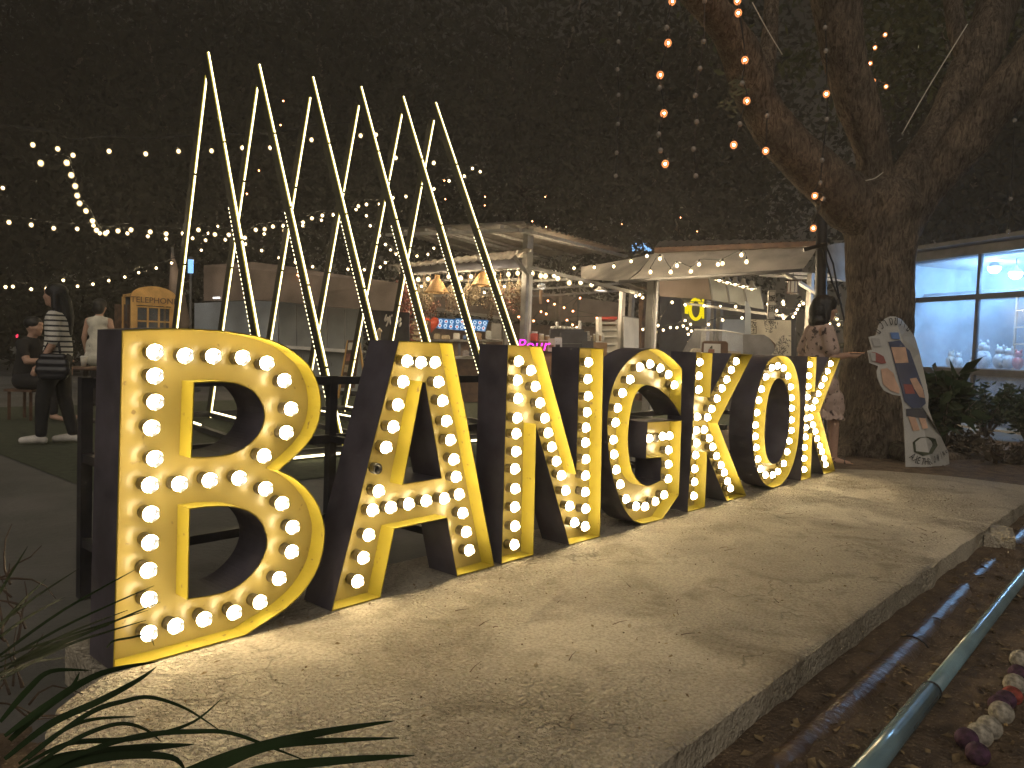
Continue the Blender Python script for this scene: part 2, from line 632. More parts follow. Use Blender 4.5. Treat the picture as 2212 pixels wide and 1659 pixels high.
M['clear_film'] = film('clear_film', (0.8, 0.78, 0.72), 0.13, scale=5)
M['flower_brown'] = mat('dried_flower_brown', (0.24, 0.15, 0.09), 0.9, col2=(0.12, 0.07, 0.045), scale=20)
M['flower_pink'] = mat('dried_flower_pink', (0.42, 0.19, 0.14), 0.9, col2=(0.25, 0.11, 0.08), scale=20)
M['flower_pale'] = mat('dried_flower_pale', (0.52, 0.44, 0.30), 0.9, col2=(0.34, 0.27, 0.17), scale=20)
M['flower_red'] = mat('dried_flower_red', (0.30, 0.08, 0.06), 0.9, col2=(0.15, 0.05, 0.04), scale=20)
M['cable'] = mat('black_cable', (0.02, 0.02, 0.02), 0.6)
M['unlit'] = mat('unlit_bulb_glass', (0.30, 0.28, 0.25), 0.1, spec=0.8)

L_WARM = (1.0, 0.80, 0.50)


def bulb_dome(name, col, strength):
    """Lit bulb glass: blinding, with a dull reflection painted low on one side."""
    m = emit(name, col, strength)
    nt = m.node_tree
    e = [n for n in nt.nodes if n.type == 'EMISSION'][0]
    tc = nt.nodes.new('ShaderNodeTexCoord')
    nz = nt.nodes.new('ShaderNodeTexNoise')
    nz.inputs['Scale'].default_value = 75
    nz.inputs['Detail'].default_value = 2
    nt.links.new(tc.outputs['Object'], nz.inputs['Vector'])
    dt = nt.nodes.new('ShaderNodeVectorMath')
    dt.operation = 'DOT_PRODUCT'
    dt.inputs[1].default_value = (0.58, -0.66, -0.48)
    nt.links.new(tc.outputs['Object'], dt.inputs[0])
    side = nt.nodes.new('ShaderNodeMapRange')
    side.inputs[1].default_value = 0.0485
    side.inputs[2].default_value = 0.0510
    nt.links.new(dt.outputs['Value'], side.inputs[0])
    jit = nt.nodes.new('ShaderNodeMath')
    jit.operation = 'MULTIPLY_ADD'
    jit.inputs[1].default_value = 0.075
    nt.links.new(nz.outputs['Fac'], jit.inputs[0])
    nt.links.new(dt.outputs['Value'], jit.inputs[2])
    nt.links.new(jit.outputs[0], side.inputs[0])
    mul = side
    dull_reflection = nt.nodes.new('ShaderNodeMix')
    dull_reflection.data_type = 'RGBA'
    dull_reflection.inputs[6].default_value = (0.42, 0.34, 0.22, 1)
    dull_reflection.inputs[7].default_value = (1.35, 1.22, 0.95, 1)
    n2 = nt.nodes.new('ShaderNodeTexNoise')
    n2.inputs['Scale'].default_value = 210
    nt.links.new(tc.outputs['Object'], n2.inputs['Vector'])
    nt.links.new(n2.outputs['Fac'], dull_reflection.inputs[0])
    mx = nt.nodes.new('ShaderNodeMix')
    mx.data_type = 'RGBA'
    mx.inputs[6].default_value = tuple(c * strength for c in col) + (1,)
    nt.links.new(dull_reflection.outputs[2], mx.inputs[7])
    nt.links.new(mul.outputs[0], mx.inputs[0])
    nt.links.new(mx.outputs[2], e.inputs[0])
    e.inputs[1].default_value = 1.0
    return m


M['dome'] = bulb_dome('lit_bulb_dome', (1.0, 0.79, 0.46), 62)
M['led'] = emit('led_strip_light', (1.0, 0.85, 0.50), 6.0)
M['led_fringe'] = emit('led_strip_fringe', (1.0, 0.80, 0.10), 0.6)  # yellow glow fringe beside the strip, put in as dim emission
M['warm_globe'] = halo_glass('warm_globe_glass', (1.0, 0.72, 0.34), 0.75)
M['warm_core'] = emit('warm_filament', (1.0, 0.78, 0.45), 140)
M['stall_core'] = emit('stall_filament', (1.0, 0.77, 0.48), 1000)
M['amber_globe'] = halo_glass('amber_globe_glass', (1.0, 0.32, 0.10), 0.7)
M['amber_core'] = emit('amber_filament', (1.0, 0.42, 0.16), 130)
M['cool_lamp'] = emit('cool_lamp', (0.34, 0.64, 1.0), 330)
M['menu_blue'] = emit('menu_screen_blue', (0.03, 0.17, 0.42), 1.0)
M['menu_white'] = emit('menu_screen_white', (0.75, 0.9, 1.0), 1.1)
M['menu_red'] = emit('menu_screen_red', (0.8, 0.12, 0.12), 0.9)
M['neon_pink'] = emit('pink_neon', (1.0, 0.05, 0.75), 2.2)
M['neon_yellow'] = emit('yellow_neon', (1.0, 0.80, 0.0), 1.0)
M['neon_blue'] = emit('blue_screen', (0.25, 0.55, 1.0), 1.6)
M['neon_red'] = emit('red_neon', (1.0, 0.05, 0.12), 1.4)
M['tube_light'] = emit('white_tube', (1.0, 0.97, 0.9), 4)
M['lantern_paper'] = emit('lantern_paper', (1.0, 0.78, 0.5), 0.28)
M['phone_glow'] = emit('phone_screen', (1.0, 0.45, 0.2), 1.0)


# ================================================================== ground, platform
g = MB()
g.add([(-38, -30, GZ - .02), (88, -30, GZ - .02), (88, 86, GZ - .02), (-38, 86, GZ - .02)], [(0, 1, 2, 3)])
tag(g.build('ground', M['ground']), kind='structure')

g = MB()
g.add([(1.2, 3.0, GZ - .012), (14, 3.0, GZ - .012), (14, 10.5, GZ - .012), (1.2, 10.5, GZ - .012)], [(0, 1, 2, 3)])
tag(g.build('lawn', M['turf']), kind='structure')


def height(x, y, s, a, o=0.0):
    return a * mnoise.fractal(Vector((x * s + o, y * s - o, o)), 1.0, 2.0, 4)


def grid_patch(x0, x1, y0, y1, nx, ny, zf):
    vs = [(x0 + (x1 - x0) * i / nx, y0 + (y1 - y0) * j / ny, 0) for j in range(ny + 1) for i in range(nx + 1)]
    vs = [(x, y, zf(x, y)) for x, y, _ in vs]
    fs = [(j * (nx + 1) + i, j * (nx + 1) + i + 1, (j + 1) * (nx + 1) + i + 1, (j + 1) * (nx + 1) + i) for j in range(ny) for i in range(nx)]
    return vs, fs


# bare earth in front of the platform and along its right end and left end
def soil_z(x, y):
    z = GZ + .014 + height(x, y, 1.6, .022) + height(x, y, 9, .006, 3)
    if y > -1.40 and -.6 < x < 6.9:
        z = GZ - .016
    z += -.012 * math.exp(-((y + 1.66) / .05) ** 2)
    z = max(z, GZ - .016)
    return z


vs, fs = grid_patch(-.2, 11, -4.2, -1.38, 280, 84, soil_z)
tag(MB().add(vs, fs, 0, True).build('earth_strip', M['soil']), kind='structure')
vs, fs = grid_patch(6.2, 12, -1.36, 3.0, 80, 60, lambda x, y: GZ + .02 + height(x, y, 1.3, .03, 7) + .02 * max(0, 7.0 - x))
tag(MB().add(vs, fs, 0, True).build('earth_bank', M['soil']), kind='structure')
vs, fs = grid_patch(-1.9, -.02, -1.6, 1.6, 60, 90, lambda x, y: GZ + .01 + height(x, y, 2.3, .05, 5) + (.22 * max(0, min(1, (-.42 - x) / .5)) if y < .5 else 0) - (.06 if x > -.35 else 0))
tag(MB().add(vs, fs, 0, True).build('earth_bed', M['soil']), kind='structure')

# platform outline as front and back edge over x
PL = [(-.40, -1.424, -.62), (-.33, -1.424, -.44), (-.27, -1.424, -.25), (-.20, -1.424, -.12), (-.12, -1.424, -.055), (-.05, -1.424, -.01), (-.03, -1.424, .34), (.5, -1.42, .34),
      (2, -1.415, .34), (4, -1.435, .34), (6.12, -1.465, .34), (6.26, -1.465, .06), (6.49, -1.465, -.15), (6.61, -1.464, -.43), (6.72, -1.46, -.71), (6.745, -1.45, -1.0)]


def edges(x):
    for (a, f1, b1), (b, f2, b2) in zip(PL, PL[1:]):
        if a <= x <= b:
            t = (x - a) / (b - a)
            return f1 + (f2 - f1) * t, b1 + (b2 - b1) * t
    return PL[-1][1:]


xs = sorted(set([round(-.40 + .025 * i, 4) for i in range(287)] + [p[0] for p in PL]))
xs = [x for x in xs if x <= 6.745]
NY = 64
top, fs = [], []
for x in xs:
    a, b = edges(x)
    for j in range(NY + 1):
        t = j / NY
        y = a + (b - a) * t
        z = PZ + height(x, y, 3.0, .004) + height(x, y, 17, .0022, 2)
        rough = max(0, mnoise.noise(Vector((x * .9 + 4, y * 1.1, 1))) + .1)
        z += rough * height(x, y, 40, .006, 9)
        if y > -.12 and x > -.05:
            z = PZ - .0015 + (z - PZ) * .2
        if j == 0:
            z -= .004 + .006 * abs(mnoise.noise(Vector((x * 6, 0, 3))))
            y += .012 * mnoise.noise(Vector((x * 5, 1, 8)))
        top.append((x, y, z))
for i in range(len(xs) - 1):
    for j in range(NY):
        a = i * (NY + 1) + j
        fs.append((a, a + NY + 1, a + NY + 2, a + 1))
pm = MB().add(top, fs, 0, True)
rim = [top[i * (NY + 1)] for i in range(len(xs))] + [top[(len(xs) - 1) * (NY + 1) + j] for j in range(1, NY + 1)] \
    + [top[i * (NY + 1) + NY] for i in range(len(xs) - 2, -1, -1)] + [top[j] for j in range(NY - 1, 0, -1)]
k = len(rim)
lower = [(x, y + (.018 * mnoise.noise(Vector((x * 3, 4, 4))) if y < -1.3 else 0), GZ - .05) for x, y, z in rim]
pm.add(rim + lower, [(i, i + k, (i + 1) % k + k, (i + 1) % k) for i in range(k)], 0, False)
tag(pm.build('concrete_platform', M['concrete']), kind='structure')

# ================================================================== the seven letters
LETTERS = {
    'B': dict(outer=[(0.0,1.0),(0.02,1.002),(0.039,1.004),(0.059,1.005),(0.079,1.007),(0.098,1.008),(0.117,1.01),(0.137,1.011),(0.156,1.012),(0.176,1.013),(0.195,1.013),(0.216,1.013),(0.238,1.013),(0.262,1.012),(0.288,1.012),(0.315,1.011),(0.34,1.009),(0.365,1.007),(0.39,1.004),(0.413,1.001),(0.436,0.998),(0.458,0.993),(0.48,0.988),(0.5,0.982),(0.52,0.975),(0.538,0.968),(0.555,0.959),(0.572,0.95),(0.588,0.94),(0.603,0.929),(0.618,0.918),(0.632,0.906),(0.644,0.893),(0.654,0.879),(0.662,0.865),(0.669,0.85),(0.676,0.836),(0.681,0.822),(0.684,0.809),(0.687,0.796),(0.689,0.783),(0.69,0.77),(0.691,0.756),(0.69,0.743),(0.689,0.73),(0.687,0.717),(0.684,0.703),(0.68,0.69),(0.675,0.678),(0.669,0.666),(0.662,0.654),(0.655,0.642),(0.645,0.631),(0.635,0.62),(0.624,0.609),(0.611,0.598),(0.597,0.587),(0.581,0.575),(0.563,0.562),(0.545,0.55),(0.528,0.537),(0.543,0.529),(0.559,0.522),(0.574,0.514),(0.589,0.504),(0.604,0.493),(0.618,0.481),(0.632,0.469),(0.645,0.455),(0.657,0.441),(0.669,0.426),(0.679,0.411),(0.688,0.397),(0.695,0.383),(0.7,0.37),(0.705,0.358),(0.709,0.345),(0.713,0.333),(0.716,0.321),(0.719,0.308),(0.72,0.294),(0.72,0.277),(0.719,0.259),(0.717,0.241),(0.714,0.223),(0.709,0.205),(0.704,0.188),(0.698,0.171),(0.689,0.155),(0.679,0.139),(0.667,0.123),(0.654,0.108),(0.639,0.093),(0.624,0.08),(0.607,0.068),(0.589,0.057),(0.571,0.047),(0.553,0.038),(0.534,0.031),(0.515,0.024),(0.495,0.017),(0.474,0.01),(0.453,0.003),(0.432,-0.005),(0.411,-0.012),(-0.014,-0.012)],
        holes=[[(0.221,0.843),(0.234,0.843),(0.247,0.844),(0.26,0.844),(0.273,0.845),(0.285,0.845),(0.298,0.845),(0.31,0.845),(0.322,0.844),(0.334,0.843),(0.346,0.842),(0.357,0.84),(0.369,0.837),(0.382,0.832),(0.395,0.827),(0.407,0.822),(0.418,0.815),(0.428,0.806),(0.436,0.797),(0.444,0.787),(0.45,0.777),(0.455,0.767),(0.46,0.756),(0.462,0.746),(0.464,0.735),(0.464,0.725),(0.463,0.714),(0.46,0.704),(0.457,0.694),(0.452,0.684),(0.446,0.673),(0.439,0.663),(0.43,0.654),(0.421,0.646),(0.41,0.638),(0.399,0.631),(0.387,0.624),(0.373,0.619),(0.359,0.615),(0.345,0.612),(0.331,0.609),(0.317,0.608),(0.304,0.607),(0.291,0.607),(0.277,0.607),(0.262,0.607),(0.247,0.608),(0.232,0.61),(0.216,0.611)],[(0.213,0.444),(0.226,0.444),(0.24,0.444),(0.253,0.444),(0.267,0.444),(0.283,0.442),(0.299,0.441),(0.315,0.439),(0.33,0.437),(0.342,0.435),(0.352,0.433),(0.362,0.431),(0.373,0.427),(0.385,0.423),(0.398,0.417),(0.411,0.411),(0.422,0.403),(0.433,0.395),(0.443,0.386),(0.451,0.377),(0.459,0.367),(0.466,0.356),(0.471,0.345),(0.475,0.334),(0.479,0.324),(0.481,0.314),(0.483,0.306),(0.483,0.298),(0.483,0.289),(0.482,0.28),(0.48,0.271),(0.477,0.262),(0.473,0.252),(0.469,0.243),(0.463,0.234),(0.457,0.224),(0.449,0.215),(0.439,0.205),(0.429,0.195),(0.417,0.186),(0.405,0.178),(0.392,0.171),(0.378,0.165),(0.364,0.16),(0.348,0.156),(0.33,0.154),(0.31,0.154),(0.291,0.154),(0.272,0.155),(0.256,0.156),(0.241,0.157),(0.226,0.159),(0.212,0.16)]],
        bulbs=[(0.11,0.937,1),(0.204,0.927,1),(0.296,0.927,1),(0.398,0.924,1),(0.488,0.906,1),(0.557,0.846,1),(0.585,0.746,1),(0.569,0.663,1),(0.484,0.588,1),(0.111,0.864,1),(0.113,0.784,1),(0.103,0.705,1),(0.114,0.61,1),(0.1,0.53,1),(0.192,0.523,1),(0.291,0.524,1),(0.394,0.52,1),(0.493,0.473,1),(0.558,0.413,1),(0.104,0.44,1),(0.603,0.322,1),(0.601,0.234,1),(0.553,0.147,1),(0.48,0.079,1),(0.385,0.065,1),(0.28,0.068,1),(0.186,0.069,1),(0.103,0.067,1),(0.102,0.174,1),(0.099,0.265,1),(0.103,0.351,1)]),
    'A': dict(outer=[(1.042,1.0),(1.335,1.0),(1.645,-0.012),(1.407,-0.012),(1.334,0.254),(1.048,0.251),(0.987,-0.012),(0.757,-0.012)],
        holes=[[(1.174,0.835),(1.188,0.833),(1.294,0.431),(1.086,0.429)]],
        bulbs=[(1.113,0.919,1),(1.187,0.914,1),(1.264,0.915,1),(1.095,0.836,1),(1.071,0.744,1),(1.05,0.657,1),(1.017,0.577,1),(0.994,0.492,0),(0.986,0.407,1),(0.959,0.335,1),(1.05,0.333,1),(1.143,0.335,1),(1.239,0.336,1),(1.342,0.333,1),(1.431,0.34,1),(1.288,0.833,1),(1.314,0.753,1),(1.341,0.666,1),(1.367,0.583,1),(1.392,0.497,1),(1.41,0.419,1),(1.457,0.254,1),(1.483,0.166,1),(1.506,0.08,1),(0.943,0.239,1),(0.919,0.154,1),(0.895,0.066,1)]),
    'N': dict(outer=[(1.683,1.0),(1.928,1.0),(2.242,0.359),(2.229,1.0),(2.442,1.0),(2.481,-0.012),(2.209,-0.012),(1.907,0.619),(1.923,-0.012),(1.693,-0.012)],
        holes=[],
        bulbs=[(1.795,0.925,1),(1.791,0.836,1),(1.799,0.75,1),(1.799,0.658,1),(1.796,0.584,1),(1.8,0.499,1),(1.796,0.417,1),(1.803,0.322,1),(1.805,0.234,1),(1.811,0.142,1),(1.81,0.053,1),(1.886,0.882,1),(1.924,0.805,1),(1.964,0.724,1),(2.004,0.648,1),(2.035,0.573,1),(2.069,0.501,1),(2.11,0.426,1),(2.155,0.35,1),(2.195,0.267,1),(2.235,0.182,1),(2.284,0.089,1),(2.348,0.925,1),(2.348,0.837,1),(2.358,0.747,1),(2.353,0.663,1),(2.349,0.582,1),(2.351,0.503,1),(2.359,0.415,1),(2.362,0.328,1),(2.366,0.24,1),(2.377,0.149,1),(2.379,0.054,1)]),
    'G': dict(outer=[(3.287,0.895),(3.294,0.605),(3.27,0.626),(3.245,0.648),(3.22,0.67),(3.195,0.689),(3.169,0.705),(3.143,0.72),(3.116,0.734),(3.088,0.746),(3.059,0.759),(3.029,0.77),(2.999,0.78),(2.969,0.787),(2.94,0.793),(2.911,0.797),(2.883,0.799),(2.858,0.796),(2.835,0.79),(2.813,0.78),(2.794,0.766),(2.777,0.751),(2.764,0.733),(2.752,0.712),(2.743,0.69),(2.735,0.666),(2.728,0.64),(2.722,0.611),(2.718,0.583),(2.715,0.557),(2.714,0.535),(2.714,0.515),(2.715,0.495),(2.717,0.475),(2.721,0.455),(2.725,0.434),(2.731,0.413),(2.739,0.392),(2.747,0.37),(2.757,0.347),(2.769,0.325),(2.783,0.305),(2.799,0.287),(2.816,0.27),(2.836,0.256),(2.857,0.243),(2.878,0.232),(2.901,0.223),(2.926,0.216),(2.954,0.213),(2.984,0.213),(3.018,0.217),(3.052,0.222),(3.086,0.227),(3.084,0.367),(2.912,0.373),(2.914,0.586),(3.308,0.577),(3.318,0.114),(3.135,-0.012),(3.092,-0.012),(3.049,-0.012),(3.008,-0.011),(2.972,-0.01),(2.945,-0.009),(2.924,-0.008),(2.904,-0.006),(2.884,-0.002),(2.863,0.005),(2.841,0.012),(2.819,0.022),(2.797,0.035),(2.773,0.052),(2.748,0.072),(2.723,0.094),(2.701,0.116),(2.681,0.14),(2.662,0.164),(2.645,0.19),(2.628,0.215),(2.612,0.241),(2.597,0.268),(2.583,0.295),(2.571,0.322),(2.559,0.349),(2.549,0.377),(2.54,0.405),(2.532,0.433),(2.524,0.463),(2.518,0.493),(2.512,0.524),(2.508,0.553),(2.505,0.581),(2.504,0.609),(2.505,0.636),(2.507,0.663),(2.51,0.691),(2.515,0.719),(2.522,0.746),(2.53,0.772),(2.541,0.796),(2.554,0.819),(2.569,0.841),(2.586,0.862),(2.607,0.883),(2.63,0.903),(2.655,0.921),(2.681,0.938),(2.708,0.953),(2.737,0.967),(2.766,0.979),(2.796,0.989),(2.826,0.997),(2.857,1.003),(2.888,1.008),(2.918,1.011),(2.947,1.011),(2.975,1.01),(3.003,1.007),(3.032,1.001),(3.062,0.994),(3.091,0.984),(3.122,0.973),(3.153,0.96),(3.186,0.946),(3.219,0.929),(3.253,0.912)],
        holes=[],
        bulbs=[(2.848,0.901,1),(2.956,0.919,1),(3.072,0.896,1),(3.168,0.858,1),(3.247,0.794,1),(2.752,0.831,1),(2.682,0.757,1),(2.638,0.675,1),(2.624,0.595,1),(2.61,0.501,1),(2.623,0.418,1),(2.65,0.331,1),(2.697,0.244,1),(2.763,0.153,1),(2.872,0.097,1),(2.97,0.082,1),(3.083,0.098,1),(3.185,0.125,1),(2.985,0.483,1),(3.055,0.481,0),(3.136,0.486,1),(3.215,0.484,1),(3.214,0.397,1),(3.222,0.309,1),(3.225,0.219,1)]),
    'K': dict(outer=[(3.455,1.0),(3.676,1.0),(3.669,0.72),(3.951,1.0),(4.28,1.0),(3.794,0.534),(4.291,-0.012),(3.983,-0.012),(3.664,0.341),(3.671,-0.012),(3.438,-0.012)],
        holes=[],
        bulbs=[(3.553,0.936,1),(3.552,0.848,1),(3.557,0.76,1),(3.558,0.585,1),(3.554,0.497,1),(3.563,0.416,1),(3.557,0.338,1),(3.555,0.249,1),(3.559,0.164,1),(3.558,0.073,1),(4.075,0.946,1),(4.008,0.887,1),(3.947,0.821,1),(3.882,0.762,1),(3.818,0.695,1),(3.749,0.629,1),(3.697,0.575,1),(3.659,0.496,1),(3.734,0.435,1),(3.79,0.374,1),(3.851,0.308,1),(3.922,0.24,1),(3.977,0.184,1),(4.035,0.117,1),(4.085,0.062,1)]),
    'O': dict(outer=[(4.338,0.406),(4.335,0.445),(4.335,0.483),(4.337,0.522),(4.339,0.559),(4.342,0.597),(4.35,0.637),(4.365,0.682),(4.384,0.729),(4.406,0.774),(4.431,0.816),(4.458,0.856),(4.484,0.89),(4.506,0.916),(4.526,0.936),(4.552,0.953),(4.585,0.969),(4.624,0.981),(4.663,0.99),(4.701,0.996),(4.741,0.999),(4.781,1.0),(4.822,0.999),(4.864,0.995),(4.905,0.988),(4.944,0.977),(4.981,0.961),(5.017,0.941),(5.053,0.915),(5.087,0.883),(5.117,0.849),(5.141,0.811),(5.161,0.771),(5.178,0.729),(5.192,0.685),(5.202,0.639),(5.21,0.591),(5.216,0.54),(5.219,0.486),(5.219,0.435),(5.217,0.388),(5.214,0.343),(5.205,0.298),(5.19,0.252),(5.17,0.207),(5.146,0.165),(5.118,0.127),(5.087,0.092),(5.051,0.063),(5.008,0.037),(4.96,0.016),(4.912,0.001),(4.864,-0.007),(4.816,-0.009),(4.771,-0.008),(4.729,-0.003),(4.689,0.006),(4.65,0.018),(4.608,0.036),(4.566,0.058),(4.527,0.084),(4.492,0.113),(4.46,0.146),(4.432,0.18),(4.409,0.215),(4.39,0.25),(4.374,0.287),(4.359,0.326),(4.347,0.366)],
        holes=[[(4.763,0.826),(4.799,0.821),(4.836,0.809),(4.869,0.792),(4.897,0.771),(4.921,0.745),(4.942,0.717),(4.96,0.686),(4.976,0.652),(4.987,0.615),(4.993,0.575),(4.994,0.532),(4.994,0.489),(4.991,0.447),(4.987,0.405),(4.979,0.364),(4.966,0.326),(4.95,0.291),(4.93,0.259),(4.905,0.232),(4.876,0.208),(4.846,0.191),(4.814,0.181),(4.78,0.177),(4.747,0.178),(4.715,0.183),(4.684,0.193),(4.655,0.208),(4.629,0.229),(4.606,0.256),(4.587,0.286),(4.573,0.319),(4.563,0.354),(4.555,0.392),(4.551,0.431),(4.549,0.471),(4.55,0.511),(4.552,0.552),(4.557,0.592),(4.564,0.629),(4.573,0.663),(4.584,0.695),(4.6,0.724),(4.619,0.752),(4.642,0.778),(4.668,0.798),(4.697,0.813),(4.73,0.823)]],
        bulbs=[(4.678,0.904,1),(4.787,0.918,1),(4.899,0.902,1),(4.582,0.835,1),(4.993,0.839,1),(4.518,0.746,1),(5.06,0.755,1),(4.479,0.665,1),(5.089,0.668,1),(4.455,0.576,1),(5.105,0.584,1),(4.446,0.485,1),(5.113,0.491,1),(4.45,0.402,1),(5.12,0.407,1),(4.473,0.319,1),(5.09,0.324,1),(4.515,0.23,1),(5.058,0.241,1),(4.573,0.151,1),(5.002,0.153,1),(4.668,0.096,1),(4.798,0.083,1),(4.895,0.1,1)]),
    'K2': dict(outer=[(5.313,1.0),(5.514,1.0),(5.515,0.718),(5.803,1.0),(6.088,1.0),(5.648,0.535),(6.114,-0.012),(5.822,-0.012),(5.51,0.348),(5.523,-0.012),(5.309,-0.012)],
        holes=[],
        bulbs=[(5.433,0.931,1),(5.432,0.839,1),(5.431,0.752,1),(5.43,0.663,1),(5.428,0.576,1),(5.429,0.49,1),(5.431,0.412,1),(5.43,0.335,1),(5.424,0.248,1),(5.425,0.157,1),(5.436,0.064,1),(5.917,0.943,1),(5.849,0.877,1),(5.787,0.812,1),(5.723,0.753,1),(5.663,0.687,1),(5.605,0.627,1),(5.553,0.57,1),(5.514,0.494,1),(5.581,0.427,1),(5.643,0.369,1),(5.693,0.304,1),(5.771,0.236,1),(5.827,0.182,1),(5.891,0.119,1),(5.934,0.06,1)]),
}

FACE_Y, DEEP, WALL = 0.078, 0.18, 0.004


def area(c):
    return .5 * sum(c[i][0] * c[(i + 1) % len(c)][1] - c[(i + 1) % len(c)][0] * c[i][1] for i in range(len(c)))


def inset(c, d):
    out = []
    n = len(c)
    for i in range(n):
        p, q, r_ = Vector(c[i - 1]), Vector(c[i]), Vector(c[(i + 1) % n])
        e1, e2 = (q - p), (r_ - q)
        if e1.length < 1e-6 or e2.length < 1e-6:
            out.append(tuple(q))
            continue
        e1.normalize()
        e2.normalize()
        n1, n2 = Vector((-e1.y, e1.x)), Vector((-e2.y, e2.x))
        m_ = n1 + n2
        L2 = max(m_.length_squared, .35)
        out.append(tuple(q + m_ * (2 * d / L2)))
    return out


# one lit bulb: a dome that shines forward, its collar and its socket
BULB_R = .0245
AXF = (Vector((1, 0, 0)), Vector((0, 0, 1)), Vector((0, -1, 0)))       # lathe axis towards the viewer side
prof = [(BULB_R * math.sin(R(t)), BULB_R * math.cos(R(t))) for t in (101, 90, 80, 65, 50, 35, 20, 8, 0.5)]
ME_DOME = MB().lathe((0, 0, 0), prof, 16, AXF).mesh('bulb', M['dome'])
prof = [(.0135, -.052), (.0215, -.050), (.0215, -.030), (.019, -.024), (.0205, -.013), (.0235, -.0056), (.0232, -.0048), (.012, -.005)]
ME_SOCK = MB().lathe((0, 0, 0), prof, 14, AXF).mesh('socket', M['socket'])
prof = [(BULB_R * math.sin(R(t)), BULB_R * math.cos(R(t))) for t in (150, 120, 95, 80, 65, 50, 35, 20, 8, 0.5)]
ME_DEAD = MB().lathe((0, 0, 0), prof, 16, AXF).mesh('unlit_bulb', M['unlit'])
prof = [(.0005, -.034), (.014, -.034), (.015, -.020), (.022, -.018), (.022, -.05)]
ME_EMPTY = MB().lathe((0, 0, 0), prof, 14, AXF).mesh('empty_socket', M['steel_black'])

NAMES = {
    'B': ('B', 'large yellow marquee letter B lined with lit bulbs, nearest the plants'),
    'A': ('A', 'yellow marquee letter A with lit bulbs and one empty socket'),
    'N': ('N', 'yellow marquee letter N lined with three rows of lit bulbs'),
    'G': ('G', 'yellow marquee letter G with one clear unlit bulb on its bar'),
    'K': ('K', 'yellow marquee letter K between the letters G and O'),
    'O': ('O', 'yellow oval marquee letter O with a ring of lit bulbs'),
    'K2': ('K', 'last yellow marquee letter K, in front of the woman in floral dress'),
}
for key, d in LETTERS.items():
    outer = d['outer'] if area(d['outer']) > 0 else d['outer'][::-1]
    holes = [h if area(h) < 0 else h[::-1] for h in d['holes']]
    cons = [outer] + holes
    x0 = min(p[0] for p in outer)
    root = thing('marquee_letter', NAMES[key][1], 'letter', (x0, 0, -.012), 'letters of the lit sign')
    ins = [inset(c, WALL) for c in cons]
    # casing: black outer walls and back
    cb = MB()
    for c in cons:
        n = len(c)
        cb.add([(x, 0, z) for x, z in c] + [(x, DEEP, z) for x, z in c], [(i, (i + 1) % n, (i + 1) % n + n, i + n) for i in range(n)])
    flat = [p for c in cons for p in c]
    tri = tessellate_polygon([[Vector((p[0], p[1], 0)) for p in c] for c in cons])
    cb.add([(x, DEEP, z) for x, z in flat], [tuple(t) for t in tri])
    cb.build('casing', M['black'], root)
    # yellow lip: front edge and inner walls
    lb = MB()
    for c, q in zip(cons, ins):
        n = len(c)
        lb.add([(x, -.0006, z) for x, z in c] + [(x, -.0006, z) for x, z in q], [(i, (i + 1) % n, (i + 1) % n + n, i + n) for i in range(n)])
        lb.add([(x, -.0006, z) for x, z in q] + [(x, FACE_Y, z) for x, z in q], [(i, (i + 1) % n, (i + 1) % n + n, i + n) for i in range(n)])
    lb.build('lip', M['lip'], root)
    fb = MB()
    flat = [p for c in ins for p in c]
    tri = tessellate_polygon([[Vector((p[0], p[1], 0)) for p in c] for c in ins])
    fb.add([(x, FACE_Y, z) for x, z in flat], [tuple(t) for t in tri])
    fb.build('face', M['yellow'], root)
    for x, z, lit in d['bulbs']:
        if lit == 0 and key == 'A':
            place(ME_EMPTY, 'empty_socket', (x, .028, z), root)
            continue
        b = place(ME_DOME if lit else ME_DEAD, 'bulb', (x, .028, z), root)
        b.rotation_euler = (random.uniform(-.09, .09), 0, random.uniform(-.09, .09))
        place(ME_SOCK, 'socket', (x, .028, z), b)

# black steel frame that holds the letters from behind
fr = thing('support_frame', 'black steel tube frame standing behind the letters', 'frame', (.31, 1.2, GZ))
FY = 1.15
for x in (.31, 1.55, 2.9, 4.3, 5.7):
    MB().bar((x, FY, GZ - .01), (x, FY, .80), .045, .045).build('post', M['steel_black'], fr)
for z in (.775, .46, .03):
    MB().bar((.31, FY + .001, z), (5.7, FY + .001, z), .043, .043, (0, 1, 0)).build('rail', M['steel_black'], fr)
for x in (.31, 1.55, 2.9, 4.3, 5.7):
    for z in (.46, .10):
        MB().bar((x, FY, z), (x, .185, z), .035, .035).build('brace', M['steel_black'], fr)

# ================================================================== LED spires
SP = [  # near (right-hand) bar: top, a lower point; far (left-hand) bar: top, a lower point
    ((449, 112), (557, 720), (446, 160), (382, 708)),
    ((559, 138), (711, 823), (556, 185), (481, 712)),
    ((675, 165), (818, 755), (670, 207), (584.5, 736)),
    ((779, 186), (926, 735), (775, 225), (674, 796)),
    ((870, 207), (1053.5, 823), (868, 243), (757, 822)),
    ((940, 220), (1117, 746), (937, 257), (848, 735)),
]
Y_NEAR, Y_FAR, Y_TOP = 3.85, 7.7, 5.75


def foot(a, b, yy):
    """Where the bar's line meets the ground at distance yy behind the letters."""
    a, b = Vector(a), Vector(b)
    lo, hi = 1.0, 1.9
    for _ in range(60):
        t = (lo + hi) / 2
        p = a + (b - a) * t
        d = ray(p.x, p.y)
        if d.z >= -1e-4 or on_z(p.x, p.y).y > yy:
            lo = t
        else:
            hi = t
    return on_z(p.x, p.y)


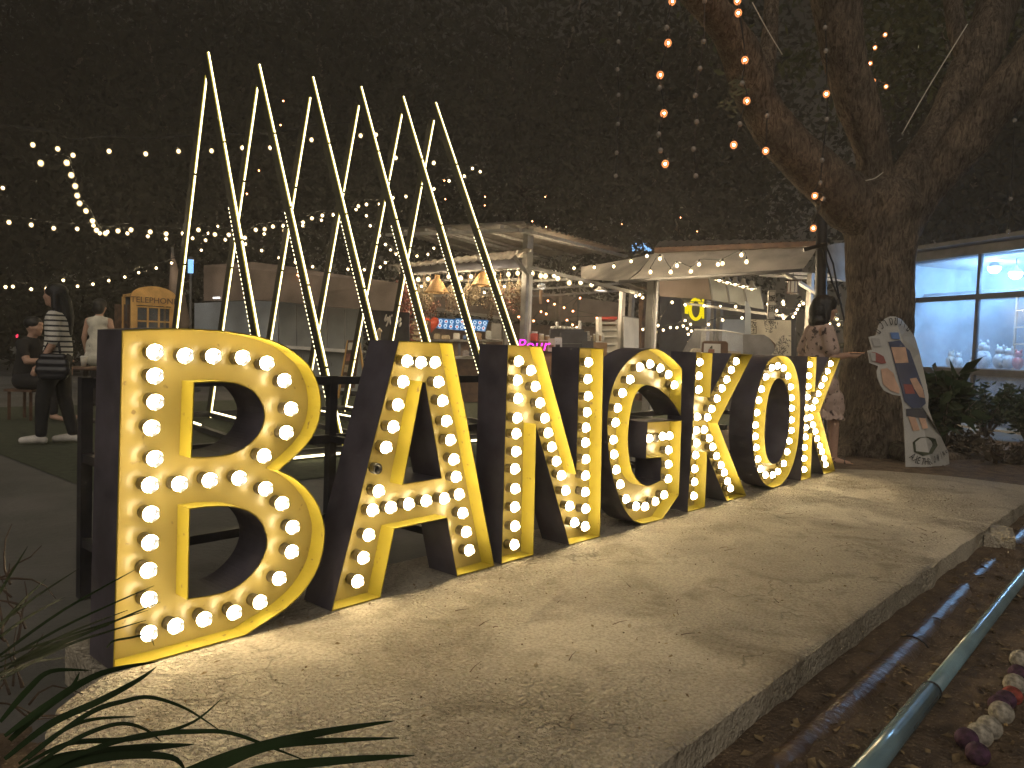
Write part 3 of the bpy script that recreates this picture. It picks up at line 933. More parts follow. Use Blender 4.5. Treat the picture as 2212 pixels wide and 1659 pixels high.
WHICH = ('first', 'second', 'third', 'fourth', 'fifth', 'sixth and last')
FEET = []
for i, (ta, la, tb, lb_) in enumerate(SP):
    fa = foot(ta, la, Y_NEAR)
    fb_ = foot(tb, lb_, Y_FAR)
    FEET.append((fa, fb_))
    root = thing('led_spire', f'{WHICH[i]} spire of two LED lit bars, counted from the left', 'light sculpture', (fa + fb_) / 2, 'row of LED spires')
    for (tp, ft, yt) in ((on_y(*ta, Y_TOP), fa, 1), (on_y(*tb, Y_TOP + .05), fb_, -1)):
        d = (tp - ft)
        L = d.length
        d.normalize()
        X = Vector((1, 0, 0))
        X = (X - d * X.dot(d)).normalized()
        Nf = d.cross(X)
        if Nf.y > 0:
            Nf = -Nf                       # faces the viewer side
        mb = MB()
        c = ft + d * (L / 2)
        mb.box(c + Nf * -.043, (.045, .086, L), (X, Nf, d))
        bar = mb.build('bar', M['bar'], root)
        # LED strips in lengths of about a metre along the front edge
        n = max(1, round(L / 1.02))
        sm = MB()
        for q in range(n):
            a0, a1 = ft + d * (L * q / n + .012), ft + d * (L * (q + 1) / n - .012)
            sm.box((a0 + a1) / 2 + Nf * .007, (.028, .012, (a1 - a0).length), (X, Nf, d), 1)
            sm.box((a0 + a1) / 2 + Nf * .014, (.014, .006, (a1 - a0).length - .004), (X, Nf, d), 0)
        sm.build('led_strip', [M['led'], M['led_fringe']], bar)
        if yt == 1:
            sm = MB()
            for q in range(0, int(L / 2.0 / .05)):
                sm.box(ft + d * (.5 + q * .05) - Nf * .091 - X * .018, (.009, .009, .020), (X, Nf, d))
            tag(sm.build('led_dots', M['led'], bar), kind='stuff')

base = thing('spire_base', 'low black steel base with LED strips under the spires', 'frame', (FEET[2][0] + FEET[2][1]) / 2)
for a, b in zip([f[0] for f in FEET], [f[0] for f in FEET][1:]):
    MB().bar(a + Vector((0, 0, .06)), b + Vector((0, 0, .06)), .07, .07, (0, 0, 1)).build('base_rail', M['steel_black'], base)
    MB().bar(a + Vector((.1, -.045, .03)), b + Vector((-.1, -.045, .03)), .02, .012, (0, 0, 1)).build('led_strip', M['led'], base)
for a, b in zip([f[1] for f in FEET], [f[1] for f in FEET][1:]):
    MB().bar(a + Vector((0, 0, .06)), b + Vector((0, 0, .06)), .07, .07, (0, 0, 1)).build('base_rail', M['steel_black'], base)
for fa, fb_ in FEET:
    MB().bar(fa + Vector((0, .05, .05)), fb_ + Vector((0, -.05, .05)), .07, .06).build('cross_rail', M['steel_black'], base)
    m_ = fa.lerp(fb_, .62)
    MB().bar(fb_ + Vector((0, -.05, .09)), m_ + Vector((0, 0, .09)), .022, .012).build('led_strip', M['led'], base)

# ================================================================== foreground: pipes, balls, litter, grasses
pp = thing('drain_pipe', 'muddy brown pipe half buried beside the platform kerb', 'pipe', (3.2, -1.555, GZ))
pts = [(x, -1.555 + .008 * math.sin(x * 2.1), GZ - .048 + .006 * math.sin(x * 1.3)) for x in [.6 + .2 * i for i in range(40)]]
MB().tube(pts, .072, 20).build('pipe_body', M['brown_pipe'], pp)
for x in (2.42, 4.45):
    MB().tube([(x - .004, -1.555 + .008 * math.sin(x * 2.1), GZ - .0465 + .006 * math.sin(x * 1.3)), (x + .004, -1.555 + .008 * math.sin(x * 2.1), GZ - .0465 + .006 * math.sin(x * 1.3))], .0745, 20).build('joint', M['cable'], pp)

pp = thing('water_pipe', 'smooth blue grey plastic pipe lying on the soil', 'pipe', (1.9, -1.745, GZ))
MB().tube([(x, -1.755 + .004 * x, GZ + .028) for x in (1.90, 2.6, 3.4, 4.3, 5.4, 6.6, 8.0)], .027, 20).build('pipe_body', M['pvc'], pp)
MB().tube([(x, -1.755 + .004 * x, GZ + .029) for x in (.8, 1.3, 1.895)], .0325, 20).build('sleeve', M['pvc'], pp)
MB().tube([(1.893, -1.7474, GZ + .029), (1.905, -1.7474, GZ + .029)], .0335, 20).build('joint', M['cable'], pp)

BALLS = [(2204, 1425, 'white', 'topmost cream ball at the right edge beside the blue pipe'), (2199, 1455, 'purple', 'purple ball just under the topmost cream ball'),
         (2192, 1478, 'white', 'second cream ball from the top, above the red ball'), (2186, 1503, 'red', 'only red ball in the row beside the blue pipe'),
         (2172, 1512, 'purple', 'small purple ball tucked beside the red ball'), (2163, 1540, 'white', 'largest looking cream ball in the middle of the row'),
         (2158, 1522, 'purple', 'purple ball right behind the largest cream ball'),
         (2137, 1572, 'white', 'cream ball below the largest one in the row'), (2116, 1588, 'white', 'lowest cream ball next to the purple pile'),
         (2088, 1596, 'purple', 'dark purple ball at the near end of the row'), (2112, 1628, 'purple', 'lowest dark purple ball at the frame bottom')]
for px, py, c, lab in BALLS:
    p = on_z(px, py, GZ + .036)
    rr = .036 if c == 'white' else .032
    mb = MB().ball(p, (rr, rr, rr * .96), 18, 12)
    ring = MB()
    o = thing('garden_ball', lab, 'ball', (p.x, p.y, p.z - rr), 'balls lying in a row beside the blue pipe')
    mb.build('ball_shell', M['ball_' + c], o)
    ring.lathe(p, [(rr * 1.002, -.0015), (rr * 1.015, 0), (rr * 1.002, .0015)], 18, (Vector((.4, .9, 0)).normalized(), Vector((0, 0, 1)), Vector((.9, -.4, 0)).normalized()))
    ring.build('seam', M['ball_' + c], o)

# dead leaves and crumbs, too many to count
lit = MB()
for _ in range(2000):
    r_ = random.random()
    if r_ < .16:
        x, y = random.uniform(-.2, 6.5), random.uniform(-1.38, -.04)
        z = PZ + .004
        s = random.uniform(.004, .011)
    elif r_ < .24:
        x, y = random.uniform(0, 6.0), random.uniform(-.03, .0) + random.uniform(0, .06)
        z = PZ + .003
        s = random.uniform(.004, .012)
    else:
        x, y = random.uniform(.3, 8.5) ** 1.0, random.uniform(-2.6, -1.45)
        z = soil_z(x, y) + .006
        s = random.choice((random.uniform(.005, .014), random.uniform(.012, .032)))
    a = random.uniform(0, 6.28)
    u_ = Vector((math.cos(a), math.sin(a), random.uniform(-.25, .25))) * s
    w_ = Vector((-math.sin(a), math.cos(a), random.uniform(-.3, .3))) * s * random.uniform(.25, .6)
    p = Vector((x, y, z))
    lit.add([p - u_, p + w_ + Vector((0, 0, s * .3)), p + u_ * 1.1, p - w_], [(0, 1, 2), (0, 2, 3)])
tag(lit.build('leaf_litter', M['dry']), 'scattered dead leaves and crumbs on platform and soil', 'leaves', kind='stuff')
twig = MB()
for _ in range(44):
    x, y = random.uniform(.2, 6.2), random.uniform(-1.3, -.1)
    a = random.uniform(-.5, .9)
    L = random.uniform(.02, .09)
    z = PZ + .006
    twig.tube([(x, y, z), (x + L * .5 * math.cos(a), y + L * .5 * math.sin(a) + .003, z + .001), (x + L * math.cos(a), y + L * math.sin(a), z)], [.0016, .0014, .0009], 5)
tag(twig.build('twig_litter', M['dwood']), 'thin dry twigs scattered on the concrete', 'twigs', kind='stuff')
peb = MB()
for _ in range(800):
    if random.random() < .6:
        x, y = random.uniform(.3, 6), random.uniform(-2.4, -1.5)
        z = soil_z(x, y)
        s = random.uniform(.003, .012)
    else:
        x, y = random.uniform(-.1, 6), random.uniform(-1.35, -.2)
        z = PZ + .001
        s = random.uniform(.0015, .0045)
    peb.ball((x, y, z + s * .4), (s, s * .8, s * .6), 6, 4)
tag(peb.build('pebbles', M['soil']), 'crumbs of stone and soil on the ground', 'pebbles', kind='stuff')
# two little fallen fruits and a block against the kerb
for px, py, lab in ((1158, 1437, 'tiny pale fruit in the middle of the platform'), (1237, 1569, 'tiny yellow fruit near the front of the platform'), (1360, 1352, 'tiny pale fruit on the rough part of the platform')):
    p = on_z(px, py, PZ + .006)
    fb_ = MB().ball(p, (.008, .007, .007), 10, 7)
    fb_.tube([p + Vector((0, 0, .006)), p + Vector((.003, 0, .011))], .0012, 5)
    tag(fb_.build('fallen_fruit', M['flower_pale'], None, p), lab, 'fruit', 'fruits fallen on the platform')
p = on_z(2155, 1180, GZ)
blk = MB()
blk.box(p + Vector((0, 0, .035)), (.34, .16, .12), (Vector((.98, .2, 0)), Vector((-.2, .98, 0)), Vector((0, 0, 1))))
blk.box(p + Vector((.02, 0, .1)), (.24, .10, .012), (Vector((.98, .2, 0)), Vector((-.2, .98, 0)), Vector((0, 0, 1))))
tag(blk.build('stone_block', M['concrete'], None, p), 'small stone block lying against the platform kerb', 'stone')


def blade(mb, pts, w, twist=0.0):
    """A long leaf: tapering ribbon with a folded midrib."""
    P = [Vector(p) for p in pts]
    Q = []
    n = len(P)
    for i in range(n - 1):
        a, b, c_, d = P[max(i - 1, 0)], P[i], P[i + 1], P[min(i + 2, n - 1)]
        for k_ in range(5):
            t = k_ / 5
            Q.append(.5 * (2 * b + (c_ - a) * t + (2 * a - 5 * b + 4 * c_ - d) * t * t + (3 * b - a - 3 * c_ + d) * t ** 3))
    Q.append(P[-1])
    vs = []
    m_ = len(Q)
    for i, p in enumerate(Q):
        t = (Q[min(i + 1, m_ - 1)] - Q[max(i - 1, 0)]).normalized()
        view = (p - CAM).normalized()
        s_ = t.cross(Vector((0, 0, 1)).lerp(-view, .75)).normalized()
        s_ = (s_ + Vector((0, 0, 1)) * twist * math.sin(i * .4)).normalized()
        u = i / (m_ - 1)
        ww = w * min(1, .45 + 2.2 * u) * (1 - u ** 3) * .5 + .0004
        up_ = s_.cross(t).normalized()
        vs += [p - s_ * ww, p + up_ * ww * .35, p + s_ * ww]
    fs = []
    for i in range(m_ - 1):
        a = i * 3
        fs += [(a, a + 1, a + 4, a + 3), (a + 1, a + 2, a + 5, a + 4)]
    mb.add(vs, fs, 0, True)


def leaf_thing(name, label, cat, root_px, blades, d0):
    root = thing(name, label, cat, on_z(*root_px, GZ))
    for pts, w, dd in blades:
        mb = MB()
        n = len(pts)
        blade(mb, [at(x, y, d0 + dd[0] + (dd[1] - dd[0]) * i / (n - 1)) for i, (x, y) in enumerate(pts)], w * .72, .15)
        mb.build('blade', M['blade'], root)
    return root


leaf_thing('strap_leaf_plant', 'dark strap leaved plant spilling over the near platform corner', 'plant', (60, 1650), [
    ([(20, 1600), (110, 1519), (220, 1454), (342, 1429)], .016, (.0, .22)),
    ([(10, 1640), (110, 1563), (219, 1512), (300, 1468), (338, 1440)], .014, (0, .18)),
    ([(60, 1640), (144, 1572), (210, 1532), (267, 1515), (324, 1506), (400, 1530), (475, 1578)], .009, (0, .1)),
    ([(40, 1650), (131, 1581), (200, 1554), (293, 1548)], .008, (0, .12)),
    ([(40, 1680), (131, 1616), (197, 1581), (263, 1563), (315, 1576), (348, 1602)], .008, (0, .05)),
    ([(40, 1660), (144, 1607), (263, 1598), (340, 1586), (420, 1558), (478, 1510)], .009, (0, .14)),
    ([(30, 1680), (123, 1642), (219, 1627), (328, 1614), (420, 1608)], .022, (0, .05)),
    ([(30, 1700), (140, 1655), (260, 1632), (370, 1636), (402, 1668)], .016, (0, .03)),
    ([(60, 1690), (170, 1630), (300, 1590), (420, 1580), (500, 1584), (590, 1616), (665, 1645)], .009, (0, .05)),
    ([(250, 1730), (422, 1660), (548, 1616), (675, 1586), (780, 1568), (852, 1557)], .017, (-.05, .05)),
    ([(300, 1730), (464, 1660), (582, 1612), (720, 1600), (862, 1594)], .016, (-.05, .03)),
    ([(400, 1720), (569, 1662), (756, 1641), (895, 1632)], .017, (-.08, .0)),
    ([(230, 1400), (245, 1385), (280, 1378), (320, 1372), (333, 1395)], .004, (.1, .2)),
    ([(10, 1590), (90, 1530), (150, 1490), (172, 1452)], .012, (0, .1)),
    ([(0, 1560), (60, 1490), (110, 1450), (196, 1448)], .012, (.05, .2)),
], 1.02)
fan = []
for (a, b) in (((-40, 1380), (171, 1228)), ((-20, 1430), (293, 1230)), ((0, 1430), (333, 1265)), ((20, 1440), (346, 1300)), ((20, 1442), (315, 1340)), ((10, 1440), (276, 1318)),
               ((0, 1420), (320, 1318)), ((-20, 1450), (330, 1308)), ((-10, 1460), (238, 1350)), ((0, 1470), (205, 1370)), ((-30, 1400), (140, 1290)), ((-30, 1390), (100, 1250)), ((-20, 1470), (150, 1420)), ((-40, 1350), (60, 1180))):
    m_ = ((a[0] + b[0]) / 2 + random.uniform(-6, 6), (a[1] + b[1]) / 2 + random.uniform(-14, 2))
    fan.append(([a, m_, b], random.uniform(.005, .008), (0, .35)))
leaf_thing('grass_tuft', 'dark grass tuft fanning in front of the letter B', 'plant', (0, 1480), fan, 1.25)
# dry roots and stems in the bed at the left
root = thing('dry_shrub', 'dry leafless shrub of thin stems at the left edge', 'shrub', on_z(10, 1500, GZ))
for i in range(26):
    a = (random.uniform(-60, 70), random.uniform(1240, 1560))
    q = [a]
    an = random.uniform(-2.6, .2)
    for k_ in range(4):
        an += random.uniform(-.7, .7)
        q.append((q[-1][0] + 34 * math.cos(an), q[-1][1] + 34 * math.sin(an)))
    dd = random.uniform(1.5, 1.9)
    MB().tube([at(x, y, dd + .02 * j) for j, (x, y) in enumerate(q)], [.003, .0026, .002, .0015, .001], 5).build('stem', M['twig'], root)


# ================================================================== lamps used again and again
def bulb_mesh(name, globe, core, r, rc):
    mb = MB().ball((0, 0, 0), (r, r, r * 1.12), 12, 8, 0)
    mb.ball((0, 0, 0), rc, 6, 4, 1)
    mb.lathe((0, 0, 0), [(.0005, r * 2.0), (r * .42, r * 1.95), (r * .45, r * 1.0), (r * .3, r * .95)], 8, None, 2)
    return mb.mesh(name, [globe, core, M['cable']])


ME_WARM = bulb_mesh('warm_bulb', M['warm_globe'], M['warm_core'], .031, .015)
ME_STALL = bulb_mesh('stall_bulb', M['warm_globe'], M['stall_core'], .045, .022)
ME_AMBER = bulb_mesh('amber_bulb', M['amber_globe'], M['amber_core'], .036, .013)
ME_TINY = bulb_mesh('tiny_bulb', M['amber_globe'], M['amber_core'], .026, .009)
ME_OFF = bulb_mesh('unlit_string_bulb', M['unlit'], M['unlit'], .026, .01)


def spline(P, n=5):
    Q = []
    m_ = len(P)
    for i in range(m_ - 1):
        a, b, c_, d = P[max(i - 1, 0)], P[i], P[i + 1], P[min(i + 2, m_ - 1)]
        for k_ in range(n):
            t = k_ / n
            Q.append(.5 * (2 * b + (c_ - a) * t + (2 * a - 5 * b + 4 * c_ - d) * t * t + (3 * b - a - 3 * c_ + d) * t ** 3))
    return Q + [P[-1]]


def light_string(label, pts, d0, d1, mesh=None, group='strings of bulbs', drop=.085, off=(), cable=True, scale=1.0, order=True):
    """A cable with bulbs hanging under it at the seen directions."""
    mesh = mesh or ME_WARM
    n = len(pts)
    P = [at(x, y, d0 + (d1 - d0) * i / max(1, n - 1)) for i, (x, y) in enumerate(pts)]
    root = thing('light_string', label, 'string lights', P[0], group)
    if cable and n > 1:
        MB().tube(spline([p + Vector((0, 0, drop)) for p in P], 4), .0075, 5).build('cable', M['cable'], root)
    for i, p in enumerate(P):
        place(ME_OFF if i in off else mesh, 'bulb', p, root, scale)
        if drop > .12:
            MB().tube([p + Vector((0, 0, .05)), p + Vector((0, 0, drop))], .004, 4).build('drop_wire', M['cable'], root)
    return root


Z1 = lambda l: [(x * .4299, y * .4299) for x, y in l]
Z2 = lambda l: [(493.8 + x * .2977, 329.2 + y * .2977) for x, y in l]
Z3 = lambda l: [(822.9 + x * .2480, 438.9 + y * .2480) for x, y in l]
Z4 = lambda l: [(1261.8 + x * .2728, 466.3 + y * .2728) for x, y in l]
Z7 = lambda l: [(548.6 + x * .1653, 548.6 + y * .1653) for x, y in l]
Z5 = lambda l: [(1371.5 + x * .38, y * .38) for x, y in l]

light_string('high string of round bulbs crossing behind the spires', Z1([(-60, 700), (165, 728), (290, 748), (367, 780), (548, 760), (732, 773), (897, 760), (1063, 758), (1218, 743)]) + [(584, 319), (673, 302), (779, 293), (812, 291), (855, 341), (937, 352)], 9.5, 11.5, drop=.2)
light_string('string of bulbs dropping steeply at the left, then rising to the right', Z1([(205, 820), (335, 818), (358, 880), (378, 935), (388, 983), (400, 1022), (432, 1060), (465, 1110), (485, 1157), (530, 1173), (593, 1160), (658, 1155), (755, 1165), (835, 1175), (920, 1173), (997, 1155), (1080, 1178), (1150, 1180)]) + Z2([(117, 620), (197, 562), (262, 557), (322, 538), (397, 533), (540, 508), (605, 478), (680, 458), (760, 453), (942, 390), (1000, 378), (1095, 375), (1192, 330), (1287, 320), (1490, 265), (1600, 207), (1710, 172), (1770, 117), (1826, 140)]), 8.0, 15)
light_string('low string of bulbs level with the dip of the steep string', Z1([(-40, 1110), (45, 1117), (157, 1130), (270, 1147), (388, 1150), (470, 1133), (502, 1172), (540, 1165), (640, 1173), (743, 1187), (835, 1200), (968, 1197), (1033, 1207), (1132, 1205), (1232, 1195)]) + Z2([(258, 592), (401, 568), (538, 532), (674, 492), (925, 415)]), 10, 16)
light_string('lowest string of bulbs climbing above the telephone booth', Z1([(65, 1440), (157, 1453), (232, 1450), (318, 1408), (390, 1438), (467, 1428), (547, 1410), (627, 1392), (697, 1370), (785, 1347), (862, 1322), (1012, 1257), (1045, 1172), (1095, 1137)]), 12, 16, scale=.9)
light_string('sagging string of bulbs above the brown canopy', Z2([(122, 665), (240, 712), (366, 765), (485, 795), (610, 830), (735, 838), (866, 848), (985, 852), (1100, 833), (1138, 800)]), 13, 14, scale=.9)
light_string('short string of bulbs left of the tin roof', Z2([(1000, 460), (1028, 532), (1095, 605), (1138, 668), (1175, 708), (1215, 738), (1367, 752), (1447, 740), (1490, 695)]), 14, 15, scale=.9)
light_string('lone bulbs at the far left edge', [(6, 406), (12, 620)], 12, 13, cable=False)
for px, py in Z2([(220, 132), (133, 300), (1560, 203), (1570, 343), (1583, 500), (630, 950), (712, 990), (1048, 1105)]) + [(1048, 425), (1047, 444), (1178, 425), (1180, 490), (1506, 500), (1717, 497)]:
    pass
light_string('few tiny red bulbs high between the spires', Z2([(220, 132), (133, 300)]) + [(612, 218), (606, 270)], 17, 18, ME_TINY, cable=False)
light_string('tiny red bulbs on the brown canopy edge', Z2([(500, 890), (630, 950), (712, 990), (1048, 1105)]), 15.4, 16, ME_TINY, drop=.05)
light_string('tiny red bulbs in the dark above the tin roof', [(960, 390), (962, 430), (1048, 425), (1047, 444), (1150, 478), (1178, 425), (1180, 490), (1343, 484), (1470, 470), (1506, 500)], 17, 19, ME_TINY, cable=False, scale=.8)

# ================================================================== far dark trees and hedge
LEAF_N = 0


def crown(center, rad, n, leaf, seed, gaps=.55):
    """Leaf clumps through an uneven crown volume, as one mesh."""
    rg = np.random.default_rng(seed)
    c = np.array(center)
    k_ = max(10, int(n / 90))
    d = rg.normal(size=(k_, 3))
    d /= np.linalg.norm(d, axis=1)[:, None]
    cl = c + d * np.array(rad) * (rg.uniform(gaps, 1.05, (k_, 1)))
    idx = rg.integers(0, k_, n)
    sz = rg.uniform(.10, .30, (k_, 1)) * np.mean(rad)
    p = cl[idx] + rg.normal(size=(n, 3)) * sz[idx] * np.array((1, 1, .75))
    a = rg.normal(size=(n, 3))
    a /= np.linalg.norm(a, axis=1)[:, None]
    b = np.cross(a, rg.normal(size=(n, 3)))
    b /= np.linalg.norm(b, axis=1)[:, None]
    L = rg.uniform(.6, 1.3, (n, 1)) * leaf
    v = np.stack([p - a * L, p + b * L * .42, p + a * L, p - b * L * .42], 1).reshape(-1, 3)
    f = np.arange(4 * n).reshape(-1, 4)
    return v, f


def quads(name, v, f, m, parent):
    me = bpy.data.meshes.new(name)
    o = world_loc(parent)
    me.from_pydata((v - np.array(o)).tolist(), [], f.tolist())
    me.materials.append(m)
    ob = bpy.data.objects.new(name, me)
    COL.objects.link(ob)
    ob.parent = parent
    return ob


BGT = [  # base px x, depth, crown centre px, crown radius, leaves, label
    (60, 24, (90, 190), (5.0, 5, 4.4), 5200, 'dark leafy tree over the left edge behind the bulbs'),
    (330, 27, (420, 150), (5.5, 5, 4.6), 5200, 'dark leafy tree behind the first spire'),
    (760, 30, (760, 200), (6.0, 5, 5.2), 5200, 'dark leafy tree behind the middle spires'),
    (1120, 31, (1150, 170), (6.0, 5, 5.6), 5200, 'dark leafy tree right behind the tin roofed stall'),
    (1500, 30, (1480, 230), (5.6, 5, 5.0), 5000, 'dark leafy tree behind the canvas awning'),
    (2150, 26, (2120, 250), (4.6, 4, 4.2), 4200, 'dark leafy tree behind the glass fronted shop'),
]
for i, (bx, dep, (cxp, cyp), rad, n, lab) in enumerate(BGT):
    b = at(bx, 830, dep)
    b.z = GZ
    c = at(cxp, cyp, dep)
    root = thing('background_tree', lab, 'tree', b, 'dark trees behind the stalls')
    v, f = crown(c - Vector((0, 0, 2.2)), (rad[0] * 1.1, rad[1], rad[2] + 2.6), n * 6, .17, 30 + i, .05)
    quads('crown', v, f, M['far_leaf'], root)
    mb = MB()
    mb.tube([b, b.lerp(c, .35) + Vector((.3, .2, 0)), b.lerp(c, .7), c], [.38, .3, .22, .08], 10)
    for q in range(5):
        s = b.lerp(c, .45 + .1 * q)
        e = c + Vector((random.uniform(-.8, .8) * rad[0], random.uniform(-.6, .6) * rad[1], random.uniform(-.2, .7) * rad[2]))
        mb.tube([s, s.lerp(e, .5) + Vector((0, 0, .4)), e], [.13, .09, .03], 6)
    mb.build('trunk', M['bark'], root)
HEDGE = [(-80, 20), (90, 19), (230, 20), (470, 22), (640, 24)]
for i, (px, dep) in enumerate(HEDGE):
    b = at(px, 800, dep)
    b.z = GZ
    root = thing('hedge_shrub', ('dark shrub at the far left edge', 'dark shrub behind the striped woman', 'dark shrub left of the telephone booth', 'dark shrub right of the telephone booth', 'dark shrub beside the grey food truck')[i], 'shrub', b, 'dark shrubs behind the people')
    v, f = crown(b + Vector((0, 0, 1.3)), (1.9, 1.2, 1.35), 3000, .11, 60 + i, .1)
    quads('foliage', v, f, M['far_leaf'], root)
    mb = MB()
    for q in range(4):
        mb.tube([b + Vector((.1 * q - .15, 0, -.02)), b + Vector((.5 * q - .8, .1, 1.4))], [.04, .015], 6)
    mb.build('stem', M['bark'], root)

# ================================================================== telephone booth
D = 14.5
bl, br = at(283, 700, D), at(380, 703, D + .5)
wv = (br - bl)
wv.z = 0
W = wv.length
wv.normalize()
nv = Vector((wv.y, -wv.x, 0))            # towards the viewer
up = Vector((0, 0, 1))
bl.z = GZ
zt = zat(640, 330, D)                    # spring of the arch
za = zat(617, 330, D)
root = thing('telephone_booth', 'honey coloured wooden telephone booth with an arched top', 'telephone booth', bl + wv * W / 2)


def bp(u, w, z):
    return bl + wv * u - nv * w + Vector((0, 0, z - bl.z))


AXB = (wv, -nv, up)
DPT = W * .95
for u, w in ((.045, .045), (W - .045, .045), (.045, DPT), (W - .045, DPT)):
    MB().box(bp(u, w, (GZ + zt) / 2), (.09, .09, zt - GZ), AXB).build('post', M['booth'], root)
arch = [bp(0, -.01, zt - .17)] + [bp(W / 2 - W / 2 * math.cos(math.pi * k_ / 14), -.01, zt + (za - zt) * math.sin(math.pi * k_ / 14)) for k_ in range(15)] + [bp(W, -.01, zt - .17)]
MB().slab(arch, .07, -nv).build('arch_board', M['booth'], root)
MB().box(bp(W / 2, DPT / 2, zt + .02), (W - .02, DPT, .05), AXB).build('roof', M['booth'], root)
for k_, w_ in ((0, .03), (.33, .03), (.66, .03), (1, .03)):
    MB().box(bp(.1 + (W - .2) * k_, .03, (zt - .2 + GZ + .1) / 2), (w_, .03, zt - .3 - GZ), AXB).build('glazing_bar', M['booth'], root)
for k_ in range(7):
    MB().box(bp(W / 2, .031, zt - .2 - k_ * .27), (W - .18, .028, .028), AXB).build('glazing_bar', M['booth'], root)
MB().box(bp(W / 2, .06, (zt - .2 + GZ) / 2), (W - .16, .012, zt - .2 - GZ), AXB).build('pane', M['film'], root)
MB().box(bp(W / 2, DPT - .05, (zt + GZ) / 2), (W - .1, .03, zt - GZ), AXB).build('back_panel', M['dglass'], root)


def text(body, size, X, Y, origin, m, name, parent=None, thick=.004, center=True, bend=None, tall=1.0):
    """Lettering as real flat geometry, laid in the plane X, Y."""
    cu = bpy.data.curves.new('text', 'FONT')
    cu.body = body
    cu.size = size
    cu.align_x = 'CENTER' if center else 'LEFT'
    cu.extrude = thick
    cu.resolution_u = 3
    o = bpy.data.objects.new('text', cu)
    COL.objects.link(o)
    bpy.context.view_layer.update()
    me = bpy.data.meshes.new_from_object(o.evaluated_get(bpy.context.evaluated_depsgraph_get()))
    bpy.data.objects.remove(o)
    X, Y = Vector(X).normalized(), Vector(Y).normalized()
    Zn = X.cross(Y)
    po = world_loc(parent) if parent else Vector((0, 0, 0))
    for v in me.vertices:
        x, y, z = v.co
        y *= tall
        if bend:
            a = x / bend
            x, y = (bend + y) * math.sin(a), (bend + y) * math.cos(a) - bend
        v.co = Vector(origin) + X * x + Y * y + Zn * z - po
    me.materials.clear()
    me.materials.append(m)
    ob = bpy.data.objects.new(name, me)
    COL.objects.link(ob)
    ob.parent = parent
    return ob


text('TELEPHONE', .155, wv, up, bp(W / 2, -.018, zt - .12), M['dwood'], 'lettering', root)
# thin wooden wall beside the booth
p0, p1 = at(250, 700, 15.2), at(283, 700, 15.0)
root = thing('slatted_screen', 'brown slatted wooden screen left of the telephone booth', 'screen', Vector((p0.x, p0.y, GZ)))
for k_ in range(6):
    q = p0.lerp(p1, k_ / 5)
    MB().bar((q.x, q.y, GZ), (q.x, q.y, zat(657, 265, 15)), .045, .02, wv).build('slat', M['dwood'], root)
MB().bar(Vector((p0.x, p0.y, 1.2)) + nv * .02, Vector((p1.x, p1.y, 1.2)) + nv * .02, .05, .02, up).build('rail', M['dwood'], root)
# pale leaning post / folded parasol right of the booth
p0, p1 = at(372, 545, 15.5), at(400, 800, 15.5)
root = thing('folded_parasol', 'pale folded parasol standing right of the telephone booth', 'parasol', Vector((p1.x, p1.y, GZ)))
MB().tube([p0, p0.lerp(p1, .3), p0.lerp(p1, .62), p0.lerp(p1, .68)], [.02, .14, .2, .05], 10).build('folded_cloth', M['brown_canvas'], root)
MB().tube([p0 + Vector((0, 0, .1)), Vector((p1.x, p1.y, GZ))], .025, 8).build('pole', M['darksteel'], root)
MB().lathe(Vector((p1.x, p1.y, GZ)), [(.3, 0), (.28, .06), (.05, .09)], 14).build('foot', M['dark'], root)
# blue lamp behind the first spire, and neon at the far left
root = thing('blue_lantern', 'small blue lit lantern on a post behind the first spire', 'lamp', Vector((at(412, 760, 18).x, at(412, 760, 18).y, GZ)))
MB().box(at(412, 575, 18), (.09, .09, .32)).build('glass', M['neon_blue'], root)
MB().tube([Vector((at(412, 760, 18).x, at(412, 760, 18).y, GZ)), at(412, 592, 18)], .03, 8).build('post', M['darksteel'], root)
MB().lathe(at(412, 561, 18), [(.09, 0), (.05, .06), (.005, .08)], 8).build('cap', M['darksteel'], root)
root = thing('neon_sign', 'small red and blue neon sign far behind the people', 'sign', at(38, 735, 19))
MB().tube([at(38, 712, 19), at(37, 724, 19), at(39, 736, 19)], .035, 6).build('red_tube', M['neon_red'], root)
MB().tube([at(36, 738, 19), at(39, 745, 19), at(47, 746, 19)], .035, 6).build('blue_tube', M['neon_blue'], root)
MB().tube([Vector((at(38, 735, 19.1).x, at(38, 735, 19.1).y, GZ)), at(38, 705, 19.1)], .04, 6).build('post', M['darksteel'], root)

# ================================================================== grey food truck with a brown canopy
D0, D1 = 15.0, 17.0
root = thing('food_truck', 'grey food truck trailer under a curved brown canopy', 'food truck', Vector((at(700, 800, 16).x, at(700, 800, 16).y, GZ)))


def prism(polypx, d0, d1, thick, name, m, parent, dirv=None):
    """A panel through seen points; depth runs from d0 (left) to d1 (right)."""
    xs_ = [p[0] for p in polypx]
    a, b = min(xs_), max(xs_)
    P = [at(x, y, d0 + (d1 - d0) * (x - a) / max(1e-6, b - a)) for x, y in polypx]
    n = dirv if dirv else f0
    return MB().slab(P, thick, n).build(name, m, parent)


